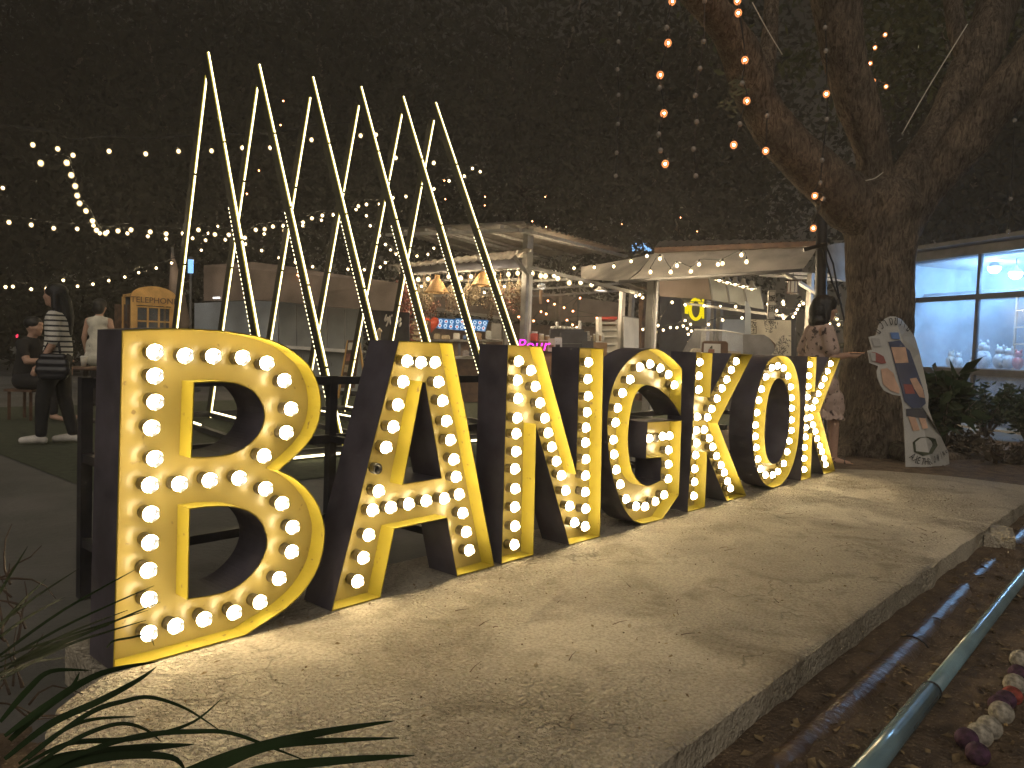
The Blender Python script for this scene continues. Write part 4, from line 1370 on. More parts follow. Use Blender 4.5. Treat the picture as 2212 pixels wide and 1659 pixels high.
bot = [(548, 805), (603, 808), (783, 812)]
prism([(440, 573), (549, 566), (620, 575), (700, 588), (861, 611), (861, 673), (700, 662), (603, 651), (549, 648), (440, 650)], 16.5, 14.5, .05, 'canopy', M['brown_canvas'], root)
prism([(603, 651), (783, 668), (783, 757), (603, 745)], 16.6, 15.6, .08, 'side_panel', M['grey_wall'], root)
prism([(420, 655), (548, 649), (600, 652), (601, 800), (420, 800)], 17.4, 16.8, .08, 'rear_panel', M['pale_wall'], root)
prism([(603, 745), (783, 757), (783, 764), (603, 752)], 16.3, 15.3, .35, 'counter_ledge', M['white'], root)
prism([(603, 752), (783, 764), (783, 845), (603, 842)], 16.55, 15.55, .08, 'lower_panel', M['grey_wall'], root)
for x in (640, 672, 706, 744):
    prism([(x, 655 + (x - 603) * .095), (x + 1.2, 655 + (x - 603) * .095), (x + 1.2, 745 + (x - 603) * .066), (x, 745 + (x - 603) * .066)], 16.35 - (x - 603) / 180, 16.35 - (x - 603) / 180, .02, 'panel_seam', M['darksteel'], root)
for px, py in ((640, 845), (745, 845)):
    c = at(px, py - 6, 16.2)
    MB().lathe(c, [(.05, -.1), (.28, -.1), (.30, -.05), (.30, .05), (.28, .1), (.05, .1)], 18, (RV, UV, f0)).build('wheel', M['dark'], root)
for x0_, x1_, y_ in ((460, 474, 642), (505, 516, 642), (530, 549, 641)):
    prism([(x0_, y_), (x1_, y_ - .5), (x1_, y_ + 2.5), (x0_, y_ + 3)], 16.2, 16.2, .03, 'tube_lamp', M['tube_light'], root)
Xs = (at(783, 760, 15.2) - at(603, 750, 16.2)).normalized()
text('บ      า', .17, Xs, up, at(668, 778, 15.85), M['darksteel'], 'lettering', root)
text('-อ     ปาก', .17, Xs, up, at(690, 789, 15.7), M['darksteel'], 'lettering', root)
# easel board with photos
root = thing('easel_board', 'wooden easel board with small photos before the grey truck', 'easel', on_z(755, 850))
D = 12.6
prism([(752, 735), (778, 735), (766, 838), (736, 838)], D, D, .03, 'board', M['dwood'], root)
for i in range(4):
    for j in range(2):
        x, y = 753 - i * 4 + j * 12, 740 + i * 24
        prism([(x, y), (x + 9, y), (x + 7, y + 16), (x - 2, y + 16)], D - .04, D - .04, .01, 'photo', (M['cream'], M['flower_pink'], M['flower_pale'], M['cream'])[(i + j) % 4], root)
for a, b in (((776, 740), (790, 835)), ((774, 735), (752, 862)), ((752, 735), (730, 860))):
    pa, pb = at(*a, D + .1), at(*b, D + .1)
    pb.z = max(pb.z, GZ)
    MB().bar(pa, pb, .03, .03).build('leg', M['booth'], root)
# dark shop panel with white hand lettering
root = thing('dark_shopfront', 'black shop panel with white hand lettering beside the truck', 'shopfront', on_z(840, 840))
prism([(800, 668), (884, 676), (884, 850), (800, 850)], 15.6, 15.0, .08, 'panel', M['dark'], root)
for st in ([(580, 530), (500, 750), (510, 870), (600, 780), (650, 700), (680, 800), (650, 950), (560, 1180)], [(770, 600), (755, 850), (830, 1110)], [(930, 550), (850, 640)],
           [(1300, 700), (1340, 800), (1280, 950)], [(1190, 800), (1200, 950), (1130, 1100)], [(1380, 960), (1270, 1200)]):
    q = spline([at(811.9 + x * .03968, 658.3 + y * .03968, 14.95) for x, y in st], 4)
    MB().tube(q, [.012 + .010 * math.sin(math.pi * i / (len(q) - 1)) for i in range(len(q))], 6).build('brush_letter', M['white'], root)
MB().tube([at(816, 735, 14.9), at(818, 716, 14.9), at(823, 712, 14.9)], .05, 6).build('wall_lamp', M['flower_pale'], root)

# ================================================================== tin roofed flower and coffee stall
SD = 14.0
post_b = at(1142, 745, SD)
root = stall = thing('coffee_stall', 'open coffee stall with a tin roof on grey steel posts', 'stall', Vector((post_b.x, post_b.y, GZ)))


def vpost(px, ptop, d, w, name, m, parent):
    t = at(px, ptop, d)
    return MB().bar((t.x, t.y, GZ), t, w, w, wv).build(name, m, parent)


vpost(1142, 492, SD, .135, 'post', M['steel'], stall)
vpost(1147.5, 592, SD - .08, .045, 'drain_tube', M['white'], stall)
vpost(1345, 625, 15.5, .09, 'post', M['white'], stall)
vpost(880, 592, 16.5, .11, 'post', M['steel'], stall)
vpost(1098, 545, 19.5, .11, 'post', M['steel'], stall)
vpost(1208, 640, 20, .11, 'post', M['darksteel'], stall)


def sheet(corners, nrib, rib, m, name, parent, thick=.012):
    """Corrugated sheet over four corner points a, b, c, d (ribs run a-d to b-c)."""
    a, b, c_, d = [Vector(p) for p in corners]
    n = (b - a).cross(d - a).normalized()
    mb = MB()
    seg = nrib * 4
    vs = []
    for i in range(seg + 1):
        t = i / seg
        o = n * (rib * math.sin(t * nrib * 2 * math.pi))
        vs += [a.lerp(b, t) + o, d.lerp(c_, t) + o]
    mb.add(vs, [(2 * i, 2 * i + 2, 2 * i + 3, 2 * i + 1) for i in range(seg)], 0, True)
    vs2 = [v + n * thick for v in vs]
    mb.add(vs2, [(2 * i, 2 * i + 2, 2 * i + 3, 2 * i + 1) for i in range(seg)], 0, True)
    return mb.build(name, m, parent)


ra, rb, rc, rd = at(1128, 479, 13.4), at(1352, 541, 19.5), at(1050, 560, 26), at(838, 493, 17)
sheet((rb, ra, rd, rc), 26, .018, M['tin'], 'roof_sheet', stall)
for t in (.12, .3, .48, .66, .84):
    MB().bar(ra.lerp(rd, t) - Vector((0, 0, .07)), rb.lerp(rc, t) - Vector((0, 0, .07)), .05, .08, up).build('purlin', M['steel'], stall)
for a, b in ((ra, rb), (ra, rd), (ra.lerp(rd, .5), rb.lerp(rc, .5))):
    MB().bar(a - Vector((0, 0, .15)), b - Vector((0, 0, .15)), .06, .12, up).build('rafter', M['steel'], stall)
# lower awning over the flower bar
aa, ab, ac, ad = at(836, 574, 15.0), at(1151, 537, 13.6), at(1135, 556, 14.4), at(872, 577, 15.8)
sheet((aa, ab, ac, ad), 18, .014, M['tin'], 'awning_sheet', stall)
prism([(868, 579), (1130, 558), (1130, 577), (868, 593)], 15.5, 14.2, .05, 'fascia', M['dark'], stall)
prism([(864, 592), (1142, 576), (1142, 579), (864, 595)], 15.3, 14.0, .05, 'beam', M['steel'], stall)
MB().bar(at(1110, 553, 13.9), at(1140, 592, 13.95), .05, .05).build('brace', M['steel'], stall)
MB().bar(at(853, 575, 15.2), at(868, 590, 15.2), .05, .05).build('brace', M['steel'], stall)
MB().bar(at(1143, 577, 14.0), at(1376, 634, 14.6), .06, .07, up).build('beam', M['steel'], stall)
for y0_, y1_, d_ in ((607, 598, 17), (625, 612, 18.5), (640, 628, 20)):
    MB().bar(at(895, y0_, d_), at(1150, y0_ - 3, d_ - .6), .05, .07, up).build('ceiling_bar', M['steel'], stall)
    MB().bar(at(1150, y0_, d_), at(1345, y1_, d_ + .5), .05, .07, up).build('ceiling_bar', M['steel'], stall)

# far brown canopy and tarps behind
root = thing('brown_tarp', 'wide brown tarp canopy hanging deep inside the market', 'tarp', at(1060, 660, 22))
prism([(925, 620), (1010, 640), (1090, 655), (1142, 668), (1142, 690), (1060, 688), (935, 668)], 22, 21, .03, 'sheet', M['brown_canvas'], root)
prism([(1140, 628), (1345, 655), (1345, 700), (1140, 690)], 24, 24, .03, 'sheet', M['brown_canvas'], root)
MB().bar(at(935, 669, 21.5), at(1080, 688, 20.8), .05, .06, up).build('edge_bar', M['white'], root)
prism([(935, 663), (1082, 683), (1082, 687), (935, 668)], 21.4, 20.7, .05, 'valance', M['canvas'], root)
for px, top_, d_ in ((932, 668, 21.9), (1142, 668, 21.5), (1250, 640, 24)):
    vpost(px, top_, d_, .07, 'post', M['darksteel'], root)
prism([(1140, 700), (1345, 708), (1345, 800), (1140, 800)], 27, 27, .1, 'rear_wall', M['dwood'], root)
prism([(900, 690), (1142, 700), (1142, 800), (900, 800)], 25, 25, .1, 'rear_wall', M['dwood'], root)

# hanging bulbs of the stall
light_string('row of bright bulbs hanging under the tin awning among dried flowers', Z3([(325, 665), (410, 660), (590, 640), (697, 655), (785, 640), (985, 615), (1110, 620), (1190, 610)]), 14.9, 14.2, ME_STALL, drop=.09)
light_string('bulbs hanging low between the dried flower bunches', Z3([(355, 725), (725, 790), (900, 778), (1055, 780), (1075, 725), (1230, 872)]), 15.5, 14.6, ME_STALL, drop=.2, scale=.7)
light_string('bright bulbs in a row right of the grey stall post', Z3([(1317, 612), (1392, 633), (1433, 637), (1510, 630), (1540, 655), (1640, 695), (1740, 690), (1835, 708)]), 14.5, 15.5, ME_STALL, drop=.11, scale=1.15)
light_string('amber bulbs deep in the stall behind the wind chime', Z3([(1200, 990), (1222, 1015), (1295, 1040), (1330, 1025), (1395, 945), (1440, 965), (1455, 850), (1512, 880), (1595, 910), (1735, 827), (1672, 940), (1880, 1000), (1620, 1018), (1670, 1060), (1705, 1080)]), 18, 21, ME_AMBER, drop=.07, scale=1.0)
# wicker lamps
for (px, py), lab, d_ in (((944, 614), 'cone shaped wicker lamp hanging left among the dried flowers', 14.8), ((1046, 598), 'wicker lamp hanging right among the dried flowers', 14.6)):
    c = at(px, py, d_)
    root = thing('wicker_lamp', lab, 'lamp', c, 'wicker lamps in the coffee stall')
    MB().lathe(c, [(.24, -.16), (.20, -.10), (.15, -.02), (.10, .06), (.05, .10), (.045, .18)], 20).build('shade', M['wicker'], root)
    MB().lathe(c, [(.244, -.17), (.25, -.16), (.244, -.15)], 20).build('rim', M['wicker'], root)
    MB().tube([c + Vector((0, 0, .18)), c + Vector((0, 0, .45))], .006, 5).build('cord', M['cable'], root)
    place(ME_STALL, 'bulb', c + Vector((0, 0, -.06)), root, .9)
# dried flower bunches
BUN = [((375, 800), 'pale', 14.9, 1.0), ((330, 850), 'brown', 15.1, 1.0), ((430, 890), 'pink', 15.1, .8), ((620, 820), 'brown', 14.8, 1.2), ((822, 760), 'pale', 14.7, 1.0), ((762, 800), 'brown', 14.8, .8),
       ((972, 870), 'brown', 14.6, 1.0), ((1115, 810), 'pink', 14.4, 1.2), ((1200, 770), 'brown', 14.3, 1.2), ((1040, 760), 'pale', 14.5, .5)]
BL = ['pale dried bunch hanging at the far left under the awning', 'brown dried bunch at the left stall post', 'small pink dried bunch low at the left', 'big brown dried bunch right of the cone wicker lamp', 'pale dried bunch in the middle of the awning',
      'small brown dried bunch beside the middle pale bunch', 'brown dried bunch hanging lowest, left of the pink one', 'big pink dried bunch near the grey stall post', 'big brown dried bunch beside the grey stall post', 'thin pale dried bunch above the lowest brown one']
for ((zx, zy), kind, d_, s), lab in zip(BUN, BL):
    (px, py), = Z3([(zx, zy)])
    c = at(px, py, d_)
    rt = at(px, 592, d_)
    root = thing('dried_bunch', lab, 'dried flowers', rt, 'dried flower bunches under the awning')
    mb = MB()
    fl = MB()
    for q in range(38):
        e = c + Vector((random.gauss(0, .075) * s, random.gauss(0, .075) * s, random.uniform(-.26, .10) * s))
        st = rt.lerp(c, .35)
        mb.tube([st, st.lerp(e, .6) + Vector((random.gauss(0, .01), random.gauss(0, .01), 0)), e], .003, 4, 0, False)
        for k_ in range(5):
            a = Vector((random.gauss(0, 1), random.gauss(0, 1), random.gauss(0, 1))).normalized() * .03
            b_ = a.cross(Vector((random.gauss(0, 1), random.gauss(0, 1), random.gauss(0, 1)))).normalized() * .014
            ee = e + Vector((random.gauss(0, .025), random.gauss(0, .025), random.gauss(0, .03)))
            fl.add([ee - a, ee + b_, ee + a, ee - b_], [(0, 1, 2, 3)])
    tag(mb.build('stems', M['flower_pale'], root), kind='stuff')
    tag(fl.build('flower_heads', M['flower_' + kind], root), kind='stuff')
    MB().tube([rt + Vector((0, 0, .02)), rt.lerp(c, .36)], .006, 5).build('tie_string', M['wood'], root)
# red flower garland at the left post
root = thing('flower_garland', 'dark red dried flower garland wound round the left stall post', 'garland', at(878, 770, 15))
fl = MB()
for q in range(1500):
    t = random.random()
    p = at(872 + 4 * math.sin(t * 9), 612 + t * 150, 15.8) + Vector((random.gauss(0, .11), random.gauss(0, .11), random.gauss(0, .1)))
    a = Vector((random.gauss(0, 1), random.gauss(0, 1), random.gauss(0, 1))).normalized() * random.uniform(.025, .06)
    b_ = a.cross(Vector((random.gauss(0, 1), random.gauss(0, 1), random.gauss(0, 1)))).normalized() * random.uniform(.012, .03)
    fl.add([p - a, p + b_, p + a, p - b_], [(0, 1, 2, 3)])
tag(fl.build('flower_heads', M['flower_red'], root), kind='stuff')
MB().tube([at(872 + 4 * math.sin(t * .9), 612 + t * 15, 15.8) for t in range(11)], .03, 6).build('vine', M['dwood'], root)
# wind chime
c = at(1170, 619, 14.3)
root = thing('wind_chime', 'glass ball wind chime with a paper strip', 'wind chime', c)
MB().ball(c, .075, 14, 10).build('glass_ball', M['film'], root)
MB().lathe(c, [(.076, -.02), (.078, 0), (.076, .02)], 14).build('band', M['white'], root)
MB().tube([c + Vector((0, 0, .07)), at(1170, 585, 14.3)], .004, 5).build('cord', M['cream'], root)
MB().tube([c, c - Vector((0, 0, .16))], .004, 5).build('clapper_cord', M['cream'], root)
MB().box(at(1168, 641, 14.3), (.07, .01, .27), (wv, nv, up)).build('paper_strip', M['wood'], root)
# white lamp shade
c = at(1298, 622, 15)
root = thing('pendant_lamp', 'white bell shaped pendant lamp left of the white fridge', 'lamp', c)
MB().lathe(c, [(.13, -.06), (.11, -.03), (.06, .0), (.045, .07), (.02, .09)], 16).build('shade', M['white'], root)
MB().lathe(c, [(.001, -.05), (.10, -.052)], 14).build('diffuser', M['tube_light'], root)
MB().tube([c + Vector((0, 0, .09)), c + Vector((0, 0, .5))], .006, 5).build('cord', M['cable'], root)

# menu screens
SCR = [([(497, 1003), (648, 1012), (632, 1102), (482, 1088)], 'leftmost blue menu screen above the stall counter'),
       ([(652, 1003), (765, 1008), (775, 1112), (634, 1104)], 'middle blue menu screen above the stall counter'),
       ([(795, 1012), (938, 1020), (908, 1118), (786, 1106)], 'rightmost blue menu screen above the stall counter')]
for quad, lab in SCR:
    q = Z3(quad)
    d_ = 18.5
    P = [at(x, y, d_) for x, y in q]
    root = thing('menu_screen', lab, 'screen', P[3], 'menu screens')
    MB().slab([p + f0 * .012 for p in P], .05, f0).build('housing', M['dark'], root)
    MB().slab([p for p in P], .008, f0).build('display', M['menu_blue'], root)
    mb = MB()
    for r_ in range(2):
        for c_ in range(3):
            u_, v_ = (.18 + .32 * c_), (.26 + .46 * r_)
            pc = P[0].lerp(P[1], u_).lerp(P[3].lerp(P[2], u_), v_) - f0 * .006
            mb.lathe(pc, [(.0005, .003), (.042, .002), (.045, 0)], 12, (RV, UV, -f0), 0)
            mb.lathe(pc - f0 * .003, [(.0005, .002), (.024, .001), (.026, 0)], 8, (RV, UV, -f0), 1 if (r_ + c_) % 2 else 2)
            mb.box(pc - UV * .062, (.075, .008, .002), (RV, UV, f0), 0)
    mb.build('menu_picture', [M['menu_white'], M['menu_red'], M['menu_blue']], root)
# red heart balloon
c = at(930, 700, 17.5)
hb = MB()
hp = []
for k_ in range(24):
    t = 2 * math.pi * k_ / 24
    hp.append((16 * math.sin(t) ** 3 / 17 * .21, (13 * math.cos(t) - 5 * math.cos(2 * t) - 2 * math.cos(3 * t) - math.cos(4 * t)) / 17 * .24))
rows = [(1, 0), (.93, .06), (.75, .10), (.45, .13), (.02, .14)]
for sg in (-1, 1):
    vs = [c + RV * (x * s) + UV * (y * s) - f0 * (sg * z) for s, z in rows for x, y in hp]
    hb.add(vs, [(i * 24 + k_, i * 24 + (k_ + 1) % 24, (i + 1) * 24 + (k_ + 1) % 24, (i + 1) * 24 + k_) for i in range(4) for k_ in range(24)], 0, True)
root = thing('heart_balloon', 'red heart shaped balloon left of the menu screens', 'balloon', c - UV * .24)
hb.build('foil', M['orange_red'], root)
MB().tube([c - UV * .24, c - UV * .5 + RV * .02], .004, 5).build('string', M['cream'], root)

# counters and what stands on them
def boxpx(x0, y0, x1, y1, d, depth_, name, m, parent=None):
    a, b, c_, d_ = at(x0, y0, d), at(x1, y0, d), at(x1, y1, d), at(x0, y1, d)
    return MB().slab([a, b, c_, d_], depth_, f0).build(name, m, parent, None if parent else (d_ + c_) / 2)


def counter(name, label, x0, y0, x1, d, depth_, m, top_m):
    p = at((x0 + x1) / 2, y0, d)
    root = thing(name, label, 'counter', Vector((p.x, p.y, GZ)))
    a, b = at(x0, y0, d), at(x1, y0, d)
    fwd = Vector((f0.x, f0.y, 0)).normalized()
    MB().slab([Vector((a.x, a.y, GZ)), Vector((b.x, b.y, GZ)), Vector((b.x, b.y, b.z - .05)), Vector((a.x, a.y, a.z - .05))], depth_, fwd).build('body', m, root)
    MB().slab([a - fwd * .04, b - fwd * .04, b + fwd * (depth_ + .02), a + fwd * (depth_ + .02)], .05, Vector((0, 0, -1))).build('top', top_m, root)
    return root


counter('stall_counter', 'cluttered counter under the menu screens', 925, 733, 1085, 17.6, .8, M['dwood'], M['white'])
counter('low_shelf', 'low shelf with glasses behind the letter A', 980, 770, 1062, 15.2, .5, M['dwood'], M['white'])
root = counter('black_bar', 'black coffee bar with rows of white cups', 1190, 711, 1262, 14.6, .7, M['dark'], M['dark'])
# wooden crates
def crate(label, x0, y0, x1, d, depth_, nb, m):
    p = at((x0 + x1) / 2, y0, d)
    root = thing('wooden_crate', label, 'crate', Vector((p.x, p.y, GZ)), 'plank crates in front of the stall')
    a, b = at(x0, y0, d), at(x1, y0, d)
    fwd = Vector((f0.x, f0.y, 0)).normalized()
    zt_ = a.z
    h_ = (zt_ - GZ) / nb
    for q in range(nb):
        z0_, z1_ = GZ + q * h_ + .006, GZ + (q + 1) * h_ - .006
        o_ = fwd * random.uniform(0, .008)
        MB().slab([Vector((a.x, a.y, z0_)) + o_, Vector((b.x, b.y, z0_)) + o_, Vector((b.x, b.y, z1_)) + o_, Vector((a.x, a.y, z1_)) + o_], .02, fwd).build('plank', m, root)
    MB().slab([Vector((a.x, a.y, GZ)) + fwd * .03, Vector((b.x, b.y, GZ)) + fwd * .03, Vector((b.x, b.y, zt_ - .01)) + fwd * .03, Vector((a.x, a.y, zt_ - .01)) + fwd * .03], depth_, fwd).build('box', m, root)
    return root


crate('pale plank crate right of the pink neon word', 1150, 760, 1215, 13.6, .5, 7, M['wood'])
crate('plank display stand with bottles left of the white shelf', 1271, 738, 1312, 14.2, .4, 6, M['wood'])
# speaker like black cabinet
root = thing('black_cabinet', 'tall black cabinet rising behind the letter N', 'cabinet', on_z(1240, 850))
boxpx(1212, 717, 1269, 830, 13.9, .5, 'carcass', M['dark'], root)
boxpx(1214, 742, 1267, 742.7, 13.88, .01, 'door_gap', M['steel'], root)
root = thing('black_box', 'small black box beside the stacked cups', 'box', at(1262, 722, 14.2))
boxpx(1258, 737, 1282, 752, 13.85, .3, 'carcass', M['dark'], root)
for k_ in range(7):
    boxpx(1266, 716 + k_ * 3.1, 1274, 717.2 + k_ * 3.1, 14.15, .06, 'lid_stack', M['white'], root)
# cups
CUPS = [(1192, 706), (1200, 705), (1209, 705), (1218, 706), (1227, 706), (1236, 707), (1245, 708)]
for i, (px, py) in enumerate(CUPS):
    c = at(px, py + 5, 14.7)
    mb = MB().lathe(c, [(.02, 0), (.028, 0), (.036, .05), (.033, .05), (.026, .01)], 10)
    mb.tube([c + RV * .03 + Vector((0, 0, .035)), c + RV * .05 + Vector((0, 0, .028)), c + RV * .032 + Vector((0, 0, .012))], .004, 5)
    tag(mb.build('cup', M['white'], None, c), ('first', 'second', 'third', 'middle', 'fifth', 'sixth', 'last')[i] + ' white cup from the left in the row on the black bar', 'cup', 'white cups on the black bar')
for px, y0_, y1_, r_, lab in ((1252, 693, 712, .032, 'tall stack of paper cups at the end of the black bar'), (1203, 695, 706, .03, 'stack of clear glasses on the black bar')):
    a = at(px, y1_, 14.6)
    h_ = (y1_ - y0_) * 14.6 / FPX
    pr = []
    for k_ in range(9):
        pr += [(r_ * (.88 + .03 * (k_ % 2)), h_ * k_ / 9), (r_, h_ * (k_ + .8) / 9)]
    tag(MB().lathe(a, pr + [(r_ * .6, h_)], 12).build('cup_stack', M['white'], None, a), lab, 'cup stack')


def jar(px, ytop, ybot, d, r_, m, label, group='jars and bottles on the stall'):
    a = at(px, ybot, d)
    h_ = (ybot - ytop) * d / FPX
    root = thing('jar', label, 'jar', a, group)
    MB().lathe(a, [(.001, 0), (r_, 0), (r_ * 1.02, h_ * .1), (r_ * 1.02, h_ * .72), (r_ * .75, h_ * .82), (.001, h_ * .83)], 12).build('glass', m, root)
    MB().lathe(a, [(r_ * .78, h_ * .82), (r_ * .8, h_ * .83), (r_ * .8, h_), (.001, h_)], 12).build('lid', M['white'], root)


jar(1154, 716, 737, 13.9, .07, M['red'], 'big red jar left of the striped jars')
jar(1169, 721, 737, 13.9, .055, M['flower_pale'], 'jar with a yellow label right of the red jar')
jar(1182, 724, 738, 13.9, .045, M['wood'], 'brown jar next to the yellow label jar')
for px, y0_, y1_, w_, lab, mm in ((1175, 737, 758, 20, 'boxed brown package on the plank crate', 'wood'), (1192, 733, 759, 16, 'pale printed package in the middle on the plank crate', 'cream'), (1206, 730, 760, 16, 'tall pink printed package on the plank crate', 'plush')):
    o = thing('package', lab, 'package', at(px, y1_, 13.55), 'packages on the plank crate')
    boxpx(px - w_ / 2, y0_, px + w_ / 2, y1_, 13.5, .1, 'carton', M[mm], o)
    boxpx(px - w_ / 2 + 2, (y0_ + y1_) / 2 - 1, px + w_ / 2 - 4, (y0_ + y1_) / 2 + 5, 13.49, .004, 'print', M[('flower_brown', 'ink', 'flower_pink')[(px // 7) % 3]], o)
    boxpx(px - w_ / 2 + 1, y0_ - 2, px + w_ / 2 - 1, y0_ - .3, 13.53, .06, 'cap', M['cream'], o)
for i, (px, h_, mm) in enumerate(((1283, 16, 'flower_pale'), (1289, 20, 'cream'), (1296, 15, 'wood'), (1302, 17, 'white'), (1276, 12, 'glass'))):
    jar(px, 737 - h_, 737, 14.2, .024, M[mm], ('short amber bottle on the plank stand', 'tall cream bottle on the plank stand', 'brown bottle on the plank stand', 'white bottle at the right of the plank stand', 'glass tumbler at the left of the plank stand')[i])
# clutter on the counter
CL = [(944, 722, 12, 10, 'flower_pale', 'crumpled yellow paper bag at the left of the counter'), (962, 725, 18, 8, 'flower_pale', 'flat yellow paper bundle on the counter'), (986, 721, 14, 12, 'white', 'white box on the cluttered counter'),
      (1004, 725, 6, 8, 'sky_blue', 'small blue pot on the counter'), (1016, 723, 12, 10, 'flower_pale', 'pale green pouch on the counter'), (1033, 720, 14, 13, 'wood', 'brown carton right on the counter'),
      (1056, 716, 14, 17, 'grey_wall', 'grey machine on the counter'), (1072, 700, 22, 34, 'darksteel', 'tall grey coffee machine at the counter end')]
for px, py, w_, h_, mm, lab in CL:
    o = thing('counter_item', lab, 'counter item', at(px, py + h_, 17.3), 'things on the cluttered counter')
    boxpx(px - w_ / 2, py, px + w_ / 2, py + h_, 17.2, .18, 'body', M[mm], o)
    boxpx(px - w_ / 2 + 1, py - 1.5, px + w_ / 2 - 1.5, py - .2, 17.22, .12, 'top_fold', M[mm], o)
for px, y0_, y1_, w_, mm, lab in ((992, 742, 768, 6, 'dglass', 'tall dark bottle on the low shelf'), (1006, 756, 769, 14, 'glass', 'clear jug on the low shelf'), (1026, 750, 769, 26, 'dark', 'dark tray box on the low shelf'), (1046, 742, 769, 12, 'cream', 'pale carton on the low shelf'), (1056, 757, 769, 10, 'white', 'white cup at the end of the low shelf')):
    o = thing('shelf_item', lab, 'shelf item', at(px, y1_, 15), 'things on the low shelf')
    boxpx(px - w_ / 2, y0_ + 2, px + w_ / 2, y1_, 15.0, .14, 'body', M[mm], o)
    boxpx(px - w_ / 4, y0_, px + w_ / 4, y0_ + 2, 15.03, .08, 'neck', M[mm], o)
# stacked drawers at the left of the counter
root = thing('drawer_stack', 'stack of pale drawers left of the heart balloon', 'drawers', on_z(908, 850))
boxpx(886, 692, 926, 850, 16.9, .5, 'carcass', M['dwood'], root)
for k_ in range(4):
    boxpx(888, 694 + k_ * 11, 924, 702 + k_ * 11, 16.85, .06, 'drawer', M['flower_pale'], root)
# pink neon word
root = thing('neon_word', 'pink neon word glowing behind the letter N', 'sign', at(1150, 752, 13.2))
text('Pour', .29, RV, UV + RV * .25, at(1150, 757, 13.2), M['neon_pink'], 'lettering', root, .01)
MB().bar(at(1130, 758, 13.24), at(1174, 758, 13.24), .02, .02).build('mounting_bar', M['dark'], root)

# white fridge shelf and white panel
root = thing('white_shelf', 'white shelving unit with a red top edge left of the white panel', 'shelf', on_z(1315, 850))
boxpx(1293, 684, 1300, 850, 14.9, .5, 'side', M['white'], root)
boxpx(1300, 690, 1334, 850, 15.35, .03, 'back', M['white'], root)
boxpx(1300, 684, 1333, 690, 14.9, .5, 'top_edge', M['red'], root)
for y_ in (697, 711, 726, 742, 758):
    boxpx(1300, y_, 1334, y_ + 2.5, 14.95, .42, 'shelf_board', M['white'], root)
boxpx(1303, 701, 1330, 704, 15.1, .1, 'row_of_bottles', M['flower_brown'], root)
root = thing('standing_board', 'plain white panel standing right of the white shelving', 'panel', on_z(1362, 850))
prism([(1347, 683), (1380, 688), (1380, 850), (1347, 850)], 15.2, 15.8, .06, 'sheet', M['white'], root)
prism([(1346, 682), (1381, 687), (1381, 688.5), (1346, 683.5)], 15.15, 15.75, .08, 'top_trim', M['steel'], root)

# ================================================================== canvas awning stall
root = awn = thing('awning_stall', 'stall with a pale canvas awning and a string of bulbs', 'stall', on_z(1412, 850))
vpost(1411, 606, 13.0, .14, 'post', M['steel'], awn)
vpost(1419, 606, 12.93, .035, 'drain_tube', M['white'], awn)
vpost(1752, 590, 13.6, .09, 'post', M['steel'], awn)
T0, T1, B1_, B0_ = at(1414, 547, 13.4), at(1766, 533, 12.4), at(1731, 584, 11.7), at(1350, 609, 12.6)


def cloth(a, b, c_, d, nx, ny, sag, m, name, parent, amp=.02):
    vs = []
    n = (b - a).cross(d - a).normalized()
    for j in range(ny + 1):
        for i in range(nx + 1):
            u_, v_ = i / nx, j / ny
            p = a.lerp(b, u_).lerp(d.lerp(c_, u_), v_)
            p = p - Vector((0, 0, sag * math.sin(math.pi * v_) * (1 + .5 * math.sin(u_ * 11))))
            p += n * amp * mnoise.noise(p * 2.5)
            vs.append(p)
    fs_ = [(j * (nx + 1) + i, j * (nx + 1) + i + 1, (j + 1) * (nx + 1) + i + 1, (j + 1) * (nx + 1) + i) for j in range(ny) for i in range(nx)]
    mb = MB().add(vs, fs_, 0, True)
    mb.add([v + n * .006 for v in vs], fs_, 0, True)
    return mb.build(name, m, parent)


cloth(T0, T1, B1_, B0_, 30, 10, .05, M['canvas'], 'awning_cloth', awn)
cloth(at(1255, 577, 15.5), T0 + Vector((0, 0, -.01)), B0_ + Vector((0, 0, .01)), at(1255, 603, 14.6), 16, 6, .05, M['canvas'], 'awning_cloth', awn)
MB().tube([at(1337, 609, 12.55), at(1733, 584, 11.66)], .03, 8).build('awning_bar', M['darksteel'], awn)
MB().bar(T0 + Vector((0, 0, .05)), T1 + Vector((0, 0, .05)), .08, .10, up).build('roof_beam', M['dwood'], awn)
sheet((at(1425, 520, 16.5), at(1764, 516, 15.5), T1 + Vector((0, 0, .11)), T0 + Vector((0, 0, .11))), 20, .015, M['tin'], 'roof_sheet', awn)
MB().bar(at(1338, 608, 12.7), at(1403, 634, 13.1), .05, .05).build('brace', M['steel'], awn)
MB().bar(at(1692, 590, 12.2), at(1775, 640, 13.4), .05, .06).build('brace', M['steel'], awn)
prism([(1425, 603), (1530, 600), (1538, 647), (1425, 640)], 15.8, 15.2, .03, 'inner_tarp', M['brown_canvas'], awn)
prism([(1530, 598), (1640, 620), (1650, 668), (1538, 648)], 15.2, 14.6, .03, 'inner_panel', M['grey_wall'], awn)
for x, y0_, y1_ in ((1531, 599, 648), (1568, 607, 655), (1605, 614, 662), (1641, 621, 668)):
    MB().bar(at(x, y0_, 14.7), at(x + 8, y1_, 14.7), .035, .03).build('panel_rib', M['darksteel'], awn)
MB().bar(at(1478, 655, 14.6), at(1700, 684, 13.6), .045, .045, up).build('inner_rail', M['steel'], awn)
prism([(1425, 640), (1720, 668), (1720, 830), (1425, 830)], 19, 19, .1, 'rear_wall', M['dark'], awn)
